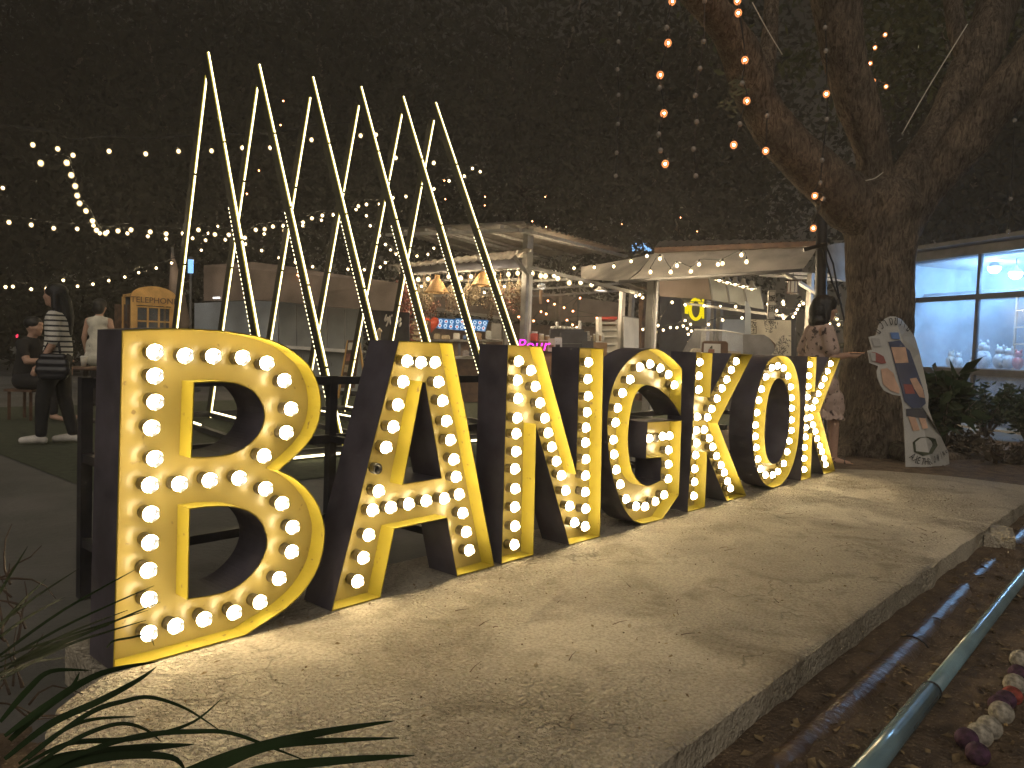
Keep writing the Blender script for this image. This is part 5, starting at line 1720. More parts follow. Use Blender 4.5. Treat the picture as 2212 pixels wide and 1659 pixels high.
for px, d_, w_, m_ in ((1527, 15.6, .12, 'steel'), (1542, 16, .10, 'darksteel'), (1556, 15.8, .10, 'darksteel'), (1390, 17.5, .12, 'dwood'), (1366, 18, .1, 'steel')):
    vpost(px, 650 if px > 1400 else 620, d_, w_, 'post', M[m_], awn)
for y0_, y1_ in ((585, 598), (594, 606)):
    MB().bar(at(1640, y0_, 15.5), at(1830, y1_, 15), .05, .06, up).build('ceiling_bar', M['white'], awn)
# pleated end of the awning, near the tree
cloth(at(1766, 533, 12.4), at(1836, 520, 13), at(1838, 610, 13), at(1800, 600, 12.2), 10, 8, .02, M['canvas'], 'awning_cloth', awn, .05)
prism([(1560, 690), (1620, 690), (1620, 770), (1560, 770)], 18.5, 18.5, .05, 'mauve_sheet', M['pale_wall'], awn)

light_string('bulbs, some in place of reflections, on a looping black cable across the pale awning', Z4([(525, 445), (600, 340), (685, 445), (735, 395), (845, 440), (910, 385), (1060, 385), (1095, 378), (1245, 310), (1285, 365)]), 12.2, 11.2, ME_STALL, drop=.07, scale=.75)  # some of these bulbs stand in for reflections on the awning plastic
light_string('four bulbs along the left end of the pale awning', Z4([(-80, 415), (80, 408), (235, 400), (372, 360), (497, 318)]), 13.8, 12.6, ME_WARM, drop=.09)
light_string('bulbs on a low string right of the white panel', Z4([(410, 635), (440, 625), (465, 648), (500, 868), (585, 868), (697, 685), (800, 705), (950, 712), (1078, 720), (1200, 720), (1250, 808), (1097, 825), (985, 860)]), 14.4, 14.2, ME_WARM, drop=.07)
light_string('loose bulbs in the dark between the stall posts', Z4([(465, 900), (497, 920), (570, 920), (627, 905), (683, 885), (735, 885), (800, 830), (843, 858), (785, 873), (815, 892), (850, 912), (825, 937)]), 14.2, 13.6, ME_WARM, drop=.06, scale=.85)
light_string('glowing bulbs zigzagging behind the woman in floral dress', Z4([(1455, 700), (1525, 753), (1575, 680), (1580, 700), (1570, 790), (1580, 810), (1655, 800), (1672, 770), (1688, 740), (1705, 708), (1735, 695)]), 13.0, 13.4, ME_STALL, drop=.06, scale=.62)
light_string('bulbs hanging right of the face of the woman in floral dress', Z4([(1955, 790), (1975, 800), (2003, 820), (1945, 858), (2015, 862), (2083, 868)]), 13.0, 12.6, ME_STALL, drop=.08, scale=.62)
for i, (zx, zy) in enumerate([(1070, 488), (1133, 505), (1197, 520), (1260, 537), (1328, 555)]):
    (px, py), = Z4([(zx, zy)])
    c = at(px, py, 13.3 - .1 * i)
    root = thing('shade_lamp', ('first', 'second', 'middle', 'fourth', 'last')[i] + ' white cone lamp from the left in the row under the awning', 'lamp', c, 'row of white cone lamps')
    MB().lathe(c, [(.085, -.05), (.07, -.02), (.04, .02), (.03, .08), (.005, .09)], 14).build('shade', M['white'], root)
    place(ME_STALL, 'bulb', c - Vector((0, 0, .045)), root, .8)
    MB().tube([c + Vector((0, 0, .09)), c + Vector((0, 0, .4))], .005, 5).build('cord', M['cable'], root)
# yellow lit sign reading 10
root = thing('number_sign', 'yellow lit sign reading 10 deep inside the awning stall', 'sign', at(1500, 695, 15.4))
prism([(1474, 640), (1526, 646), (1526, 706), (1474, 702)], 15.6, 15.5, .06, 'backing', M['dark'], root)
prism([(1480, 656), (1487, 657), (1487, 678), (1480, 677)], 15.4, 15.4, .03, 'numeral_one', M['neon_yellow'], root)
c = at(1503, 668, 15.4)
op = [c + RV * (.115 * math.cos(2 * math.pi * k_ / 24)) + UV * (.20 * math.sin(2 * math.pi * k_ / 24)) for k_ in range(25)]
MB().tube(op, .035, 8, 0, False).build('numeral_zero', M['neon_yellow'], root)
prism([(1517, 642), (1521, 642), (1521, 688), (1517, 688)], 15.4, 15.4, .03, 'edge_tube', M['neon_yellow'], root)
# hanging sign with two characters
root = thing('hanging_sign', 'narrow white hanging sign with two black Chinese characters', 'sign', at(1667, 627, 12.6))
SA = [(1660, 628), (1676, 627), (1674, 689), (1658, 688)]
prism(SA, 12.6, 12.6, .03, 'board', M['white'], root)
for a, b in zip(SA, SA[1:] + SA[:1]):
    MB().bar(at(a[0] + (1.5 if a[0] < 1667 else -1.5), a[1] + (2 if a[1] < 650 else -2), 12.59), at(b[0] + (1.5 if b[0] < 1667 else -1.5), b[1] + (2 if b[1] < 650 else -2), 12.59), .006, .004).build('border_line', M['ink'], root)
text('饭', .115, RV, UV, at(1667.5, 650, 12.58), M['ink'], 'character', root)
text('团', .115, RV, UV, at(1667, 672, 12.58), M['ink'], 'character', root)
for x in (1662, 1674):
    MB().tube([at(x, 627, 12.6), at(1669, 600, 12.6)], .004, 5).build('cord', M['cable'], root)
# white banner with an ink painting
root = thing('ink_banner', 'white banner with an ink brush painting and two Chinese characters', 'banner', on_z(1665, 850))
prism([(1622, 690), (1709, 692), (1709, 830), (1622, 830)], 12.9, 12.5, .03, 'board', M['cream'], root)
text('饭', .13, RV, UV, at(1627, 705, 12.75), M['ink'], 'character', root)
text('团', .13, RV, UV, at(1627, 720, 12.75), M['ink'], 'character', root)
ik = MB()
rg = random.Random(3)
for cxp, cyp, sp, n_ in ((1664, 697, 8, 34), (1665, 712, 5, 14), (1700, 735, 9, 26), (1690, 748, 12, 40), (1680, 760, 14, 44)):
    for _ in range(n_):
        x, y = cxp + rg.gauss(0, sp), cyp + rg.gauss(0, sp * .6)
        if not (1640 < x < 1707 and 693 < y < 770):
            continue
        an = rg.uniform(0, 3.1)
        l_, w_ = rg.uniform(2, 6), rg.uniform(.4, 1.3)
        dx, dy = math.cos(an) * l_, math.sin(an) * l_
        q = [(x - dx, y - dy), (x - dy * w_ / l_, y + dx * w_ / l_), (x + dx, y + dy), (x + dy * w_ / l_, y - dx * w_ / l_)]
        ik.add([at(u_, v_, 12.46) for u_, v_ in q], [(0, 1, 2, 3)])
tag(ik.build('brush_strokes', M['darksteel'], root), kind='stuff')
# grey board with ragged edge and tall translucent sheet
root = thing('grey_board', 'grey blank board with a ragged right edge in front of the banner', 'board', on_z(1640, 850))
prism([(1606, 722), (1650, 723), (1662, 730), (1672, 745), (1674, 757), (1664, 770), (1664, 830), (1606, 830)], 12.2, 12.0, .03, 'sheet', M['mid_grey'], root)
prism([(1654, 730), (1664, 732), (1676, 744), (1672, 760), (1664, 768), (1661, 750)], 12.25, 12.1, .02, 'torn_edge', M['dwood'], root)
root = thing('plastic_sheet', 'tall milky plastic sheet standing left of the grey board', 'plastic sheet', on_z(1616, 850))
prism([(1610, 650), (1617, 655), (1622, 668), (1622, 830), (1608, 830)], 12.35, 12.35, .012, 'sheet', M['pale_wall'], root)
# clear food display, clip board menu
root = thing('food_display', 'clear plastic food display on a wooden stand behind the letter K', 'display case', on_z(1540, 850))
prism([(1500, 712), (1608, 722), (1608, 770), (1470, 768)], 12.6, 12.3, .02, 'cover', M['clear_film'], root)
prism([(1470, 768), (1608, 770), (1608, 830), (1470, 830)], 12.7, 12.4, .5, 'stand', M['dwood'], root)
MB().tube([at(1500, 712, 12.6), at(1560, 714, 12.5), at(1608, 722, 12.3)], .012, 6).build('edge_rod', M['white'], root)
prism([(1500, 752), (1600, 760), (1600, 767), (1490, 766)], 12.9, 12.8, .2, 'food_tray', M['flower_pale'], root)
root = thing('clipboard_menu', 'brown clipboard with a food picture hanging before the food display', 'menu', at(1545, 770, 11.9))
prism([(1517, 740), (1521, 736), (1568, 737), (1573, 742), (1572, 785), (1514, 785)], 11.9, 11.8, .02, 'board', M['dwood'], root)
prism([(1521, 742), (1557, 743), (1556, 782), (1519, 781)], 11.87, 11.82, .004, 'sheet', M['white'], root)
prism([(1537, 747), (1554, 746), (1553, 754), (1532, 753)], 11.85, 11.83, .003, 'green_picture', M['turf'], root)
prism([(1531, 754), (1554, 755), (1553, 772), (1527, 770)], 11.85, 11.83, .003, 'red_picture', M['flower_pink'], root)
for a, b in (((1540, 737), (1544, 716)), ((1552, 737), (1547, 716))):
    MB().tube([at(*a, 11.9), at(*b, 12.1)], .006, 5).build('cord', M['cable'], root)
for px, lab in ((1494, 'left wooden chair back near the letter G'), (1466, 'wooden chair back half behind the letter G')):
    c = on_z(px, 850)
    c = at(px, 780, 12.4)
    root = thing('wooden_chair', lab, 'chair', Vector((c.x, c.y, GZ)), 'wooden chairs by the food display')
    for s_ in (-.17, .17):
        MB().bar(Vector((c.x, c.y, GZ)) + wv * s_, Vector((c.x, c.y, .95)) + wv * s_, .04, .04).build('leg', M['wood'], root)
        MB().bar(Vector((c.x, c.y, GZ)) + wv * s_ + nv * .36, Vector((c.x, c.y, .34)) + wv * s_ + nv * .36, .04, .04).build('leg', M['wood'], root)
    MB().box(Vector((c.x, c.y, .36)) + nv * .18, (.40, .40, .035), (wv, nv, up)).build('seat', M['wood'], root)
    for z_ in (.6, .75, .9):
        MB().box(Vector((c.x, c.y, z_)), (.34, .02, .07), (wv, nv, up)).build('back_slat', M['wood'], root)
# wooden lantern
c = at(1712, 620, 12.2)
root = thing('paper_lantern', 'square wooden lantern hanging above the woman in floral dress', 'lantern', c)
MB().lathe(c, [(.07, -.085), (.07, .085)], 10).build('paper', M['lantern_paper'], root)
for k_ in range(8):
    a = 2 * math.pi * k_ / 8
    MB().bar(c + Vector((.082 * math.cos(a), .082 * math.sin(a), -.1)), c + Vector((.082 * math.cos(a), .082 * math.sin(a), .1)), .012, .012).build('rib', M['dwood'], root)
for z_, r_ in ((-.1, .09), (.1, .12)):
    MB().lathe(c, [(.01, z_ - .008), (r_, z_ - .008), (r_, z_ + .008), (.01, z_ + .008)], 10).build('rim', M['dwood'], root)
MB().tube([c + Vector((0, 0, .1)), c + Vector((0, 0, .3))], .005, 5).build('cord', M['cable'], root)
# pale window with blue light far above the awning
root = thing('lit_window_block', 'far building with a bright blue window above the awning', 'building', Vector((at(1392, 700, 45).x, at(1392, 700, 45).y, GZ)))
prism([(1340, 500), (1440, 500), (1440, 760), (1340, 760)], 45, 45, 3, 'wall', M['dark'], root)
for x in (1365, 1377, 1389, 1400):
    prism([(x, 521), (x + 10, 520), (x + 10, 542), (x, 543)], 44.8, 44.8, .05, 'pane', M['neon_blue'], root)


# ================================================================== big tree at the right, its lamps, the pole
TD = 9.3
tb = at(1885, 985, TD)
tree = thing('big_tree', 'big rough barked tree with forking limbs behind the cutout board', 'tree', Vector((tb.x, tb.y, GZ)))


def limb(pts, seg=18, knots=.12):
    """pts: (px, py, radius px, depth)."""
    P = [at(x, y, d) for x, y, r, d in pts]
    Q = spline(P, 6)
    rr = []
    n = len(pts)
    for i in range(n - 1):
        for k_ in range(6):
            rr.append((pts[i][2] * pts[i][3] + (pts[i + 1][2] * pts[i + 1][3] - pts[i][2] * pts[i][3]) * k_ / 6) / FPX)
    rr.append(pts[-1][2] * pts[-1][3] / FPX)
    mb = MB().tube(Q, rr, seg)
    vs = []
    for i, v in enumerate(mb.v):
        v = Vector(v)
        c = Q[min(i // seg, len(Q) - 1)]
        d = (v - c)
        k_ = 1 + knots * mnoise.noise(v * 2.2) + .05 * mnoise.noise(v * 9)
        vs.append(tuple(c + d * k_))
    mb.v = vs
    return mb


limb([(1878, 1010, 118, TD), (1884, 960, 96, TD), (1890, 880, 80, TD), (1895, 750, 70, TD), (1898, 620, 66, TD), (1903, 520, 72, TD), (1912, 450, 84, TD), (1925, 400, 60, TD)], 28).build('trunk', M['bark'], tree)
limb([(1905, 500, 50, TD), (1838, 440, 58, TD - .1), (1760, 368, 50, TD - .2), (1690, 300, 46, TD - .3), (1635, 215, 44, TD - .4), (1600, 120, 42, TD - .6), (1560, 50, 38, TD - .8), (1500, -20, 34, TD - 1), (1430, -90, 28, TD - 1.3)]).build('limb', M['bark'], tree)
limb([(1908, 480, 50, TD), (1896, 400, 38, TD), (1878, 310, 36, TD - .1), (1850, 215, 42, TD - .2), (1824, 130, 46, TD - .3), (1808, 20, 50, TD - .4), (1790, -80, 48, TD - .5)]).build('limb', M['bark'], tree)
limb([(1930, 480, 50, TD), (1975, 390, 52, TD), (2020, 310, 46, TD + .1), (2075, 205, 44, TD + .2), (2125, 90, 44, TD + .3), (2165, -20, 42, TD + .4)]).build('limb', M['bark'], tree)
limb([(1930, 500, 50, TD), (1985, 420, 46, TD), (2060, 335, 44, TD - .2), (2140, 240, 46, TD - .4), (2240, 120, 48, TD - .6), (2330, 20, 46, TD - .8)]).build('limb', M['bark'], tree)
limb([(2100, 150, 22, TD + .2), (2070, 70, 20, TD + .3), (2055, -20, 18, TD + .5)]).build('limb', M['bark'], tree)
limb([(1640, 225, 22, TD - .4), (1660, 110, 18, TD), (1668, -20, 15, TD + .3)]).build('limb', M['bark'], tree)
v, f = crown(at(1850, -420, 11), (4.6, 4.2, 2.3), 7000, .10, 91, .2)
quads('crown', v, f, M['leaf'], tree)
v, f = crown(at(1960, 60, 14.5), (2.8, 2.0, 1.7), 2600, .10, 92, .1)
quads('crown', v, f, M['leaf'], tree)
# a leafy sprig by the hanging bulbs
spg = MB()
for px, py in ((1595, 170), (1588, 185), (1600, 195), (1582, 205), (1575, 225), (1580, 240)):
    for k_ in range(5):
        p = at(px + random.gauss(0, 7), py + random.gauss(0, 6), 8.2)
        a = (RV * random.uniform(.5, 1) - UV * random.uniform(-.6, .6)).normalized() * .05
        b_ = a.cross(f0).normalized() * .014
        spg.add([p - a, p + b_, p + a, p - b_], [(0, 1, 2, 3)])
spg.build('sprig', M['leaf'], tree)
for pts in ([(1948, 290), (2005, 190), (2090, 52)], [(1625, 5), (1655, 60), (1690, 118)], [(1870, 390), (1890, 385), (1908, 372)]):
    MB().tube(spline([at(x, y, TD - .75) for x, y in pts], 5), .006, 5).build('cord', M['cream'], tree)
# roots and low scrub at the foot
for k_ in range(7):
    a = k_ * .9 + .3
    MB().tube([tb.lerp(Vector((tb.x, tb.y, GZ)), 1) + Vector((.45 * math.cos(a), .45 * math.sin(a), .10)), Vector((tb.x + .85 * math.cos(a), tb.y + .85 * math.sin(a), GZ + .03)), Vector((tb.x + 1.3 * math.cos(a + .2), tb.y + 1.3 * math.sin(a + .2), GZ - .03))], [.13, .07, .03], 8).build('root', M['bark'], tree)

# amber bulbs hanging from the tree
light_string('long hanging string of amber bulbs furthest left of the tree', [(1452, -40), (1452, 3), (1440, 60), (1443, 93), (1426, 162), (1425, 190), (1434, 245), (1423, 290), (1427, 325), (1437, 354)], 7.6, 7.6, ME_AMBER, 'amber strings hanging from the tree', drop=.05, off=(2, 5, 7, 8))
light_string('hanging string of mostly unlit bulbs beside the amber one', [(1530, -40), (1522, 2), (1520, 90), (1512, 148), (1502, 206), (1505, 263), (1498, 322), (1503, 380)], 7.8, 7.8, ME_OFF, 'amber strings hanging from the tree', drop=.05)
light_string('string of amber bulbs in front of the left tree limb', [(1592, -40), (1593, 2), (1595, 28), (1609, 130), (1603, 180), (1613, 218), (1598, 268), (1585, 313)], 7.7, 7.7, ME_AMBER, 'amber strings hanging from the tree', drop=.05, off=(4, 6))
light_string('faint hanging string of unlit bulbs far left of the tree', [(1338, -40), (1338, 30), (1336, 90), (1334, 150), (1336, 205), (1335, 268), (1332, 330), (1330, 380)], 9.5, 9.5, ME_OFF, 'amber strings hanging from the tree', drop=.05)
light_string('string of bulbs hanging down along the black pole', [(1782, 60), (1784, 110), (1785, 203), (1786, 258), (1776, 346), (1772, 395), (1760, 423), (1778, 430), (1757, 493)], 8.3, 8.6, ME_AMBER, 'amber strings hanging from the tree', drop=.05, off=(0, 1, 3, 4, 5, 7))
light_string('single amber bulb hanging right of the left limb strings', [(1657, 250), (1654, 326)], 8.0, 8.0, ME_AMBER, 'amber strings hanging from the tree', drop=.05, off=(0,))
light_string('cluster of small amber bulbs between the upper limbs', [(1912, 75), (1890, 103), (1880, 137), (1887, 175), (1914, 187)], 11.5, 11.5, ME_AMBER, 'amber strings hanging from the tree', drop=.05, scale=.9)
light_string('string of unlit bulbs hanging at the right edge', [(2200, 190), (2192, 260), (2183, 430), (2178, 500)], 10, 10, ME_OFF, 'amber strings hanging from the tree', drop=.05)

pb = at(1770, 800, 10.2)
root = thing('black_pole', 'slim black pole rising left of the big tree', 'pole', Vector((pb.x, pb.y, GZ)))
MB().tube([Vector((pb.x, pb.y, GZ)), at(1773, 640, 10.2), at(1777, 380, 10.2)], [.085, .075, .07], 12).build('shaft', M['steel_black'], root)
MB().tube([at(1780, 520, 10.1), at(1800, 570, 10.1), at(1812, 640, 10.1), at(1826, 700, 10.1)], .012, 6).build('cable', M['cable'], root)
MB().tube([at(1778, 540, 10.1), at(1798, 610, 10.1), at(1818, 660, 10.1)], .012, 6).build('cable', M['cable'], root)
MB().bar(at(1735, 540, 10.05), at(1785, 527, 10.05), .05, .06, up).build('cross_arm', M['steel_black'], root)
MB().lathe(Vector((pb.x, pb.y, GZ)), [(.16, 0), (.16, .03), (.1, .05)], 12).build('foot_plate', M['steel_black'], root)
# dark railing and counter right of the woman
root = thing('bar_table', 'dark green bar table with thin legs right of the woman in floral dress', 'table', on_z(1812, 900))
prism([(1788, 742), (1836, 740), (1836, 750), (1788, 752)], 10.0, 10.0, .4, 'table_top', M['turf'], root)
for x in (1792, 1806, 1832):
    a = at(x, 752, 10.0)
    MB().bar((a.x, a.y, GZ), a, .03, .03).build('leg', M['steel_black'], root)

# ================================================================== glass fronted shop at the right
ga, gb = at(1952, 700, 15.0), at(2300, 700, 11.9)
gx = Vector((gb.x - ga.x, gb.y - ga.y, 0))
GL = gx.length
gx.normalize()
gn = Vector((gx.y, -gx.x, 0))
if gn.dot(CAM - ga) < 0:
    gn = -gn
ga.z = GZ


def gp(u, z, back=0.0):
    return Vector((ga.x, ga.y, z)) + gx * u - gn * back


def gu(px):
    """Distance along the shop front seen at px."""
    d = ray(px, 760)
    den = d.dot(gn)
    t = (ga - CAM).dot(gn) / den
    return ((CAM + d * t) - ga).dot(gx)


def gzp(px, py):
    d = ray(px, py)
    t = (ga - CAM).dot(gn) / d.dot(gn)
    return (CAM + d * t).z


z_roof = gzp(2150, 519)
z_fas = gzp(2150, 545)
z_bar1 = gzp(2100, 641)
z_bar2 = gzp(2100, 803)
root = shop = thing('glass_shop', 'glass fronted shop lit by cold white lamps, behind the big tree', 'shop', gp(GL / 2, GZ))
GA = (gx, gn, up)
DB = 3.4


def gbox(u0, u1, z0, z1, b0, b1, name, m, parent=None):
    return MB().box(gp((u0 + u1) / 2, (z0 + z1) / 2, (b0 + b1) / 2), (u1 - u0, abs(b1 - b0), z1 - z0), GA).build(name, m, parent or shop)


gbox(-.1, GL, z_fas, z_fas + .16, -.03, .05, 'fascia', M['darksteel'])
gbox(-.3, GL + .2, z_roof - .02, z_roof + .05, -.25, DB, 'roof', M['darksteel'])
gbox(-.1, GL, z_fas + .16, z_roof - .03, .03, .06, 'valance', M['darksteel'])
gbox(-.1, GL, GZ, z_roof - .03, DB - .05, DB, 'back_wall', M['pale_wall'])
gbox(-.12, -.06, GZ, z_roof - .03, 0, DB, 'side_wall', M['pale_wall'])
gbox(-.1, GL, z_fas - .04, z_fas - .02, .1, DB, 'ceiling', M['white'])
gbox(-.1, GL, GZ - .03, GZ + .02, 0, DB, 'floor_slab', M['concrete'])
for px in (1962, 2105, 2290):
    u_ = gu(px)
    gbox(u_ - .03, u_ + .03, GZ, z_fas, -.02, .04, 'mullion', M['steel_black'])
gbox(-.1, GL, z_bar1 - .05, z_bar1 + .04, -.03, .04, 'rail', M['steel_black'])
gbox(-.1, GL, z_bar2 - .06, z_bar2 + .05, -.03, .04, 'rail', M['steel_black'])
gbox(-.1, GL, gzp(2100, 625) - .02, gzp(2100, 625) + .03, .5, .56, 'cross_bar', M['white'])
us = [-.05, gu(1962), gu(2105), gu(2290)]
for a, b in zip(us[1:], us[2:]):
    for z0_, z1_ in ((GZ, z_bar2 - .07), (z_bar2 + .06, z_bar1 - .06), (z_bar1 + .05, z_fas - .01)):
        gbox(a + .035, b - .035, z0_, z1_, .005, .015, 'pane', M['film'])
# knee wall boards under the lower rail, slatted back at the left
for k_ in range(12):
    gbox(.25 + k_ * .12, .25 + k_ * .12 + .085, gzp(2000, 618), gzp(2000, 585), DB - .1, DB - .07, 'back_slat', M['white'])
gbox(gu(1990), GL, z_bar2 + .02, z_bar2 + .07, .35, 1.1, 'counter_top', M['steel'])
gbox(gu(1990), GL, GZ, z_bar2 + .02, .45, 1.0, 'counter_body', M['darksteel'])
for u_ in (gu(2040), gu(2075)):
    gbox(u_, u_ + .03, z_bar2, z_bar1 + .2, 1.6, 1.64, 'ladder_rail', M['wood'])
for k_ in range(5):
    gbox(gu(2040), gu(2075), z_bar2 + .2 + k_ * .32, z_bar2 + .23 + k_ * .32, 1.6, 1.63, 'ladder_rung', M['wood'])
gbox(gu(2000), gu(2036), z_bar2 + .4, z_bar1 - .1, DB - .08, DB - .06, 'poster', M['brown_canvas'])
for i, (px, py, bk) in enumerate(((2052, 570, .9), (2115, 583, .7), (2182, 583, .5))):
    u_ = gu(px)
    z_ = gzp(px, py)
    c = gp(u_, z_, bk)
    c = c + (c - CAM) * 0
    o = thing('shop_lamp', ('left', 'middle', 'right')[i] + ' cold white lamp inside the glass fronted shop', 'lamp', c, 'cold lamps in the glass shop')
    MB().lathe(c, [(.001, -.13), (.06, -.115), (.10, -.065), (.11, -.02), (.08, .01)], 14).build('diffuser', M['cool_lamp'], o)
    MB().lathe(c, [(.112, -.01), (.07, .05), (.025, .09), (.02, .11)], 14).build('shade', M['white'], o)
    MB().tube([c + Vector((0, 0, .1)), Vector((c.x, c.y, z_fas - .04))], .008, 5).build('cord', M['cable'], o)
# soft toys and bags along the counter
TOY = [(2000, 'cream', 'pale yellow bag at the left of the shop counter', .12), (2016, 'plush', 'small white toy second from the left on the counter', .11), (2046, 'plush', 'thin white toy left of the big white bag', .09), (2068, 'plush', 'big white plush bag left of the window bar', .19),
       (2103, 'plush', 'pale plush bag behind the window bar', .16), (2122, 'plush', 'grey spotted plush bag beside the red one', .15), (2142, 'red', 'dark red bag on the shop counter', .13), (2172, 'pale_wall', 'pale blue plush right of the red bag', .17), (2202, 'plush', 'white plush at the right edge of the counter', .16)]
for px, mm, lab, s_ in TOY:
    u_ = gu(px)
    b = gp(u_, z_bar2 + .07, .6)
    o = thing('soft_toy', lab, 'soft toy', b, 'soft toys and bags on the shop counter')
    MB().ball(b + Vector((0, 0, s_ * .85)), (s_, s_ * .7, s_ * .9), 12, 9).build('body', M[mm], o)
    MB().ball(b + Vector((0, 0, s_ * 1.95)), (s_ * .55, s_ * .5, s_ * .5), 10, 7).build('head', M[mm], o)
    for sg in (-1, 1):
        MB().ball(b + gx * (sg * s_ * .38) + Vector((0, 0, s_ * 2.4)), (s_ * .17, s_ * .14, s_ * .3), 8, 6).build('ear', M[mm], o)


# dark shrubs in front of the shop and at the tree foot
def leafy(base, h, spread, nst, name, label, leaf, m, seed, nl=220):
    rg = random.Random(seed)
    root = thing(name, label, 'shrub', base, 'dark shrubs before the glass shop')
    st, lv = MB(), MB()
    for i in range(nst):
        a = rg.uniform(0, 6.28)
        e = base + Vector((math.cos(a) * spread * rg.uniform(.2, 1), math.sin(a) * spread * rg.uniform(.2, 1), h * rg.uniform(.55, 1)))
        mid = base.lerp(e, .5) + Vector((0, 0, h * .12))
        st.tube([base, mid, e], [.014, .009, .004], 5)
        for k_ in range(nl // nst):
            t = rg.uniform(.3, 1.05)
            p = base.lerp(e, t) + Vector((rg.gauss(0, .05), rg.gauss(0, .05), h * .12 * math.sin(math.pi * min(t, 1)) + rg.gauss(0, .04)))
            d = Vector((rg.gauss(0, 1), rg.gauss(0, 1), rg.gauss(.1, .6))).normalized() * leaf * rg.uniform(.6, 1.2)
            w_ = d.cross(Vector((rg.gauss(0, 1), rg.gauss(0, 1), rg.gauss(0, 1)))).normalized() * leaf * .22
            lv.add([p, p + d * .45 + w_, p + d, p + d * .45 - w_], [(0, 1, 2, 3)])
    st.build('stem', M['bark'], root)
    lv.build('foliage', m, root)
    return root


def gpt(px, py):
    p = on_z(px, py, GZ)
    return Vector((p.x, p.y, GZ))


leafy(gpt(2130, 945), .75, .65, 16, 'dark_shrub', 'dark leafy shrub in front of the shop window, right of the cutout', .11, M['blade'], 5, 1400)
leafy(gpt(2215, 955), .7, .6, 14, 'dark_shrub', 'dark leafy shrub at the right edge before the shop', .10, M['blade'], 6, 1100)
leafy(at(2036, 975, 8.9), .95, .35, 12, 'palm_shrub', 'thin leaved palm right behind the cutout board', .26, M['blade'], 7, 260)
leafy(gpt(2080, 985), .32, .5, 14, 'low_scrub', 'low brown scrub right of the cutout board', .09, M['scrub'], 8, 420)
leafy(gpt(2170, 1005), .25, .6, 14, 'low_scrub', 'low brown scrub at the right edge near the platform', .09, M['scrub'], 9, 420)
leafy(gpt(1915, 985), .25, .5, 12, 'low_scrub', 'low dry scrub at the foot of the big tree', .08, M['scrub'], 10, 300)
p = on_z(2190, 925)
lg = MB().tube([p + Vector((0, 0, .06)), p + RV * .35 + Vector((0, 0, .05)), p + RV * .9 + Vector((0, 0, .03))], [.06, .055, .04], 10)
lg.tube([p + RV * .4 + Vector((0, 0, .06)), p + RV * .55 + Vector((0, .05, .16))], [.02, .01], 6)
tag(lg.build('fallen_branch', M['bark'], None, p), 'dark fallen branch on the ground at the right edge', 'branch')

# ================================================================== cutout board
ZC = lambda l: [((3380 + x / 2.369) / 1.82278, (1200 + y / 2.369) / 1.82278) for x, y in l]
CD = 7.9
FT, FB_ = ZC([(345, 108)])[0], ZC([(690, 1520)])[0]


def cpt(px, py, off=0.0):
    """On the board: flat left of the fold, bending away right of it."""
    t = (py - FT[1]) / (FB_[1] - FT[1])
    fx = FT[0] + (FB_[0] - FT[0]) * min(t * 1.9, 1)
    e = max(0, px - fx)
    return at(px, py, CD + .25 * (1 - t) + e * .012 - off)


LEFT = [(345, 110), (300, 108), (250, 130), (205, 170), (190, 190), (165, 285), (95, 300), (130, 418), (85, 428), (105, 542), (185, 572), (172, 620), (178, 680), (205, 750), (240, 800), (320, 838), (395, 850), (412, 935), (430, 1200), (442, 1525)]
FOLD = [(690, 1508), (640, 1300), (560, 900), (470, 560), (400, 300)]
RIGHT = [(345, 110), (400, 135), (460, 205), (525, 300), (570, 440), (610, 620), (640, 760), (655, 850), (650, 960), (700, 1100), (770, 1230), (840, 1380), (850, 1500)]
root = thing('cutout_board', 'leaning cut out white advertising board with Thai lettering by the tree', 'sign', Vector((at(1990, 1015, CD).x, at(1990, 1015, CD).y, GZ)))


def csheet(poly, off, thick, name, m):
    q = ZC(poly)
    P = [cpt(x, y, off) for x, y in q]
    mb = MB()
    tri = tessellate_polygon([[Vector((x, y, 0)) for x, y in q]])
    k_ = len(P)
    mb.add(P + [p + f0 * thick for p in P], [tuple(t) for t in tri] + [tuple(i + k_ for i in reversed(t)) for t in tri] + [(i, (i + 1) % k_, (i + 1) % k_ + k_, i + k_) for i in range(k_)])
    return mb.build(name, m, root)


csheet(LEFT + FOLD, 0, .012, 'board_panel', M['board'])
csheet(RIGHT + FOLD, 0, .012, 'board_panel', M['board'])
# plain printed colour fields (no figure)
csheet([(275, 345), (330, 340), (390, 330), (440, 395), (470, 560), (520, 720), (560, 900), (590, 960), (500, 965), (430, 900), (380, 700), (330, 520), (300, 400)], .012, .003, 'navy_print', M['navy'])
csheet([(440, 395), (480, 430), (520, 540), (570, 680), (610, 800), (630, 920), (590, 955), (560, 900), (520, 720), (470, 560)], .012, .003, 'navy_print', M['navy'])
csheet([(305, 395), (440, 395), (468, 540), (345, 545)], .018, .003, 'peach_print', M['peach'])
csheet([(210, 600), (270, 590), (330, 640), (345, 700), (385, 780), (380, 830), (300, 800), (230, 740)], .012, .003, 'peach_print', M['peach'])
csheet([(480, 690), (540, 680), (600, 780), (620, 870), (570, 860), (520, 780)], .02, .003, 'peach_print', M['peach'])
csheet([(420, 740), (500, 745), (530, 830), (440, 830)], .018, .003, 'maroon_print', M['maroon'])
csheet([(120, 440), (165, 445), (235, 480), (260, 545), (215, 550), (125, 525)], .012, .003, 'maroon_print', M['maroon'])
csheet([(105, 440), (160, 452), (162, 528), (125, 525)], .016, .003, 'grey_print', M['steel'])
csheet([(120, 312), (195, 315), (215, 388), (145, 390)], .012, .003, 'grey_print', M['steel'])
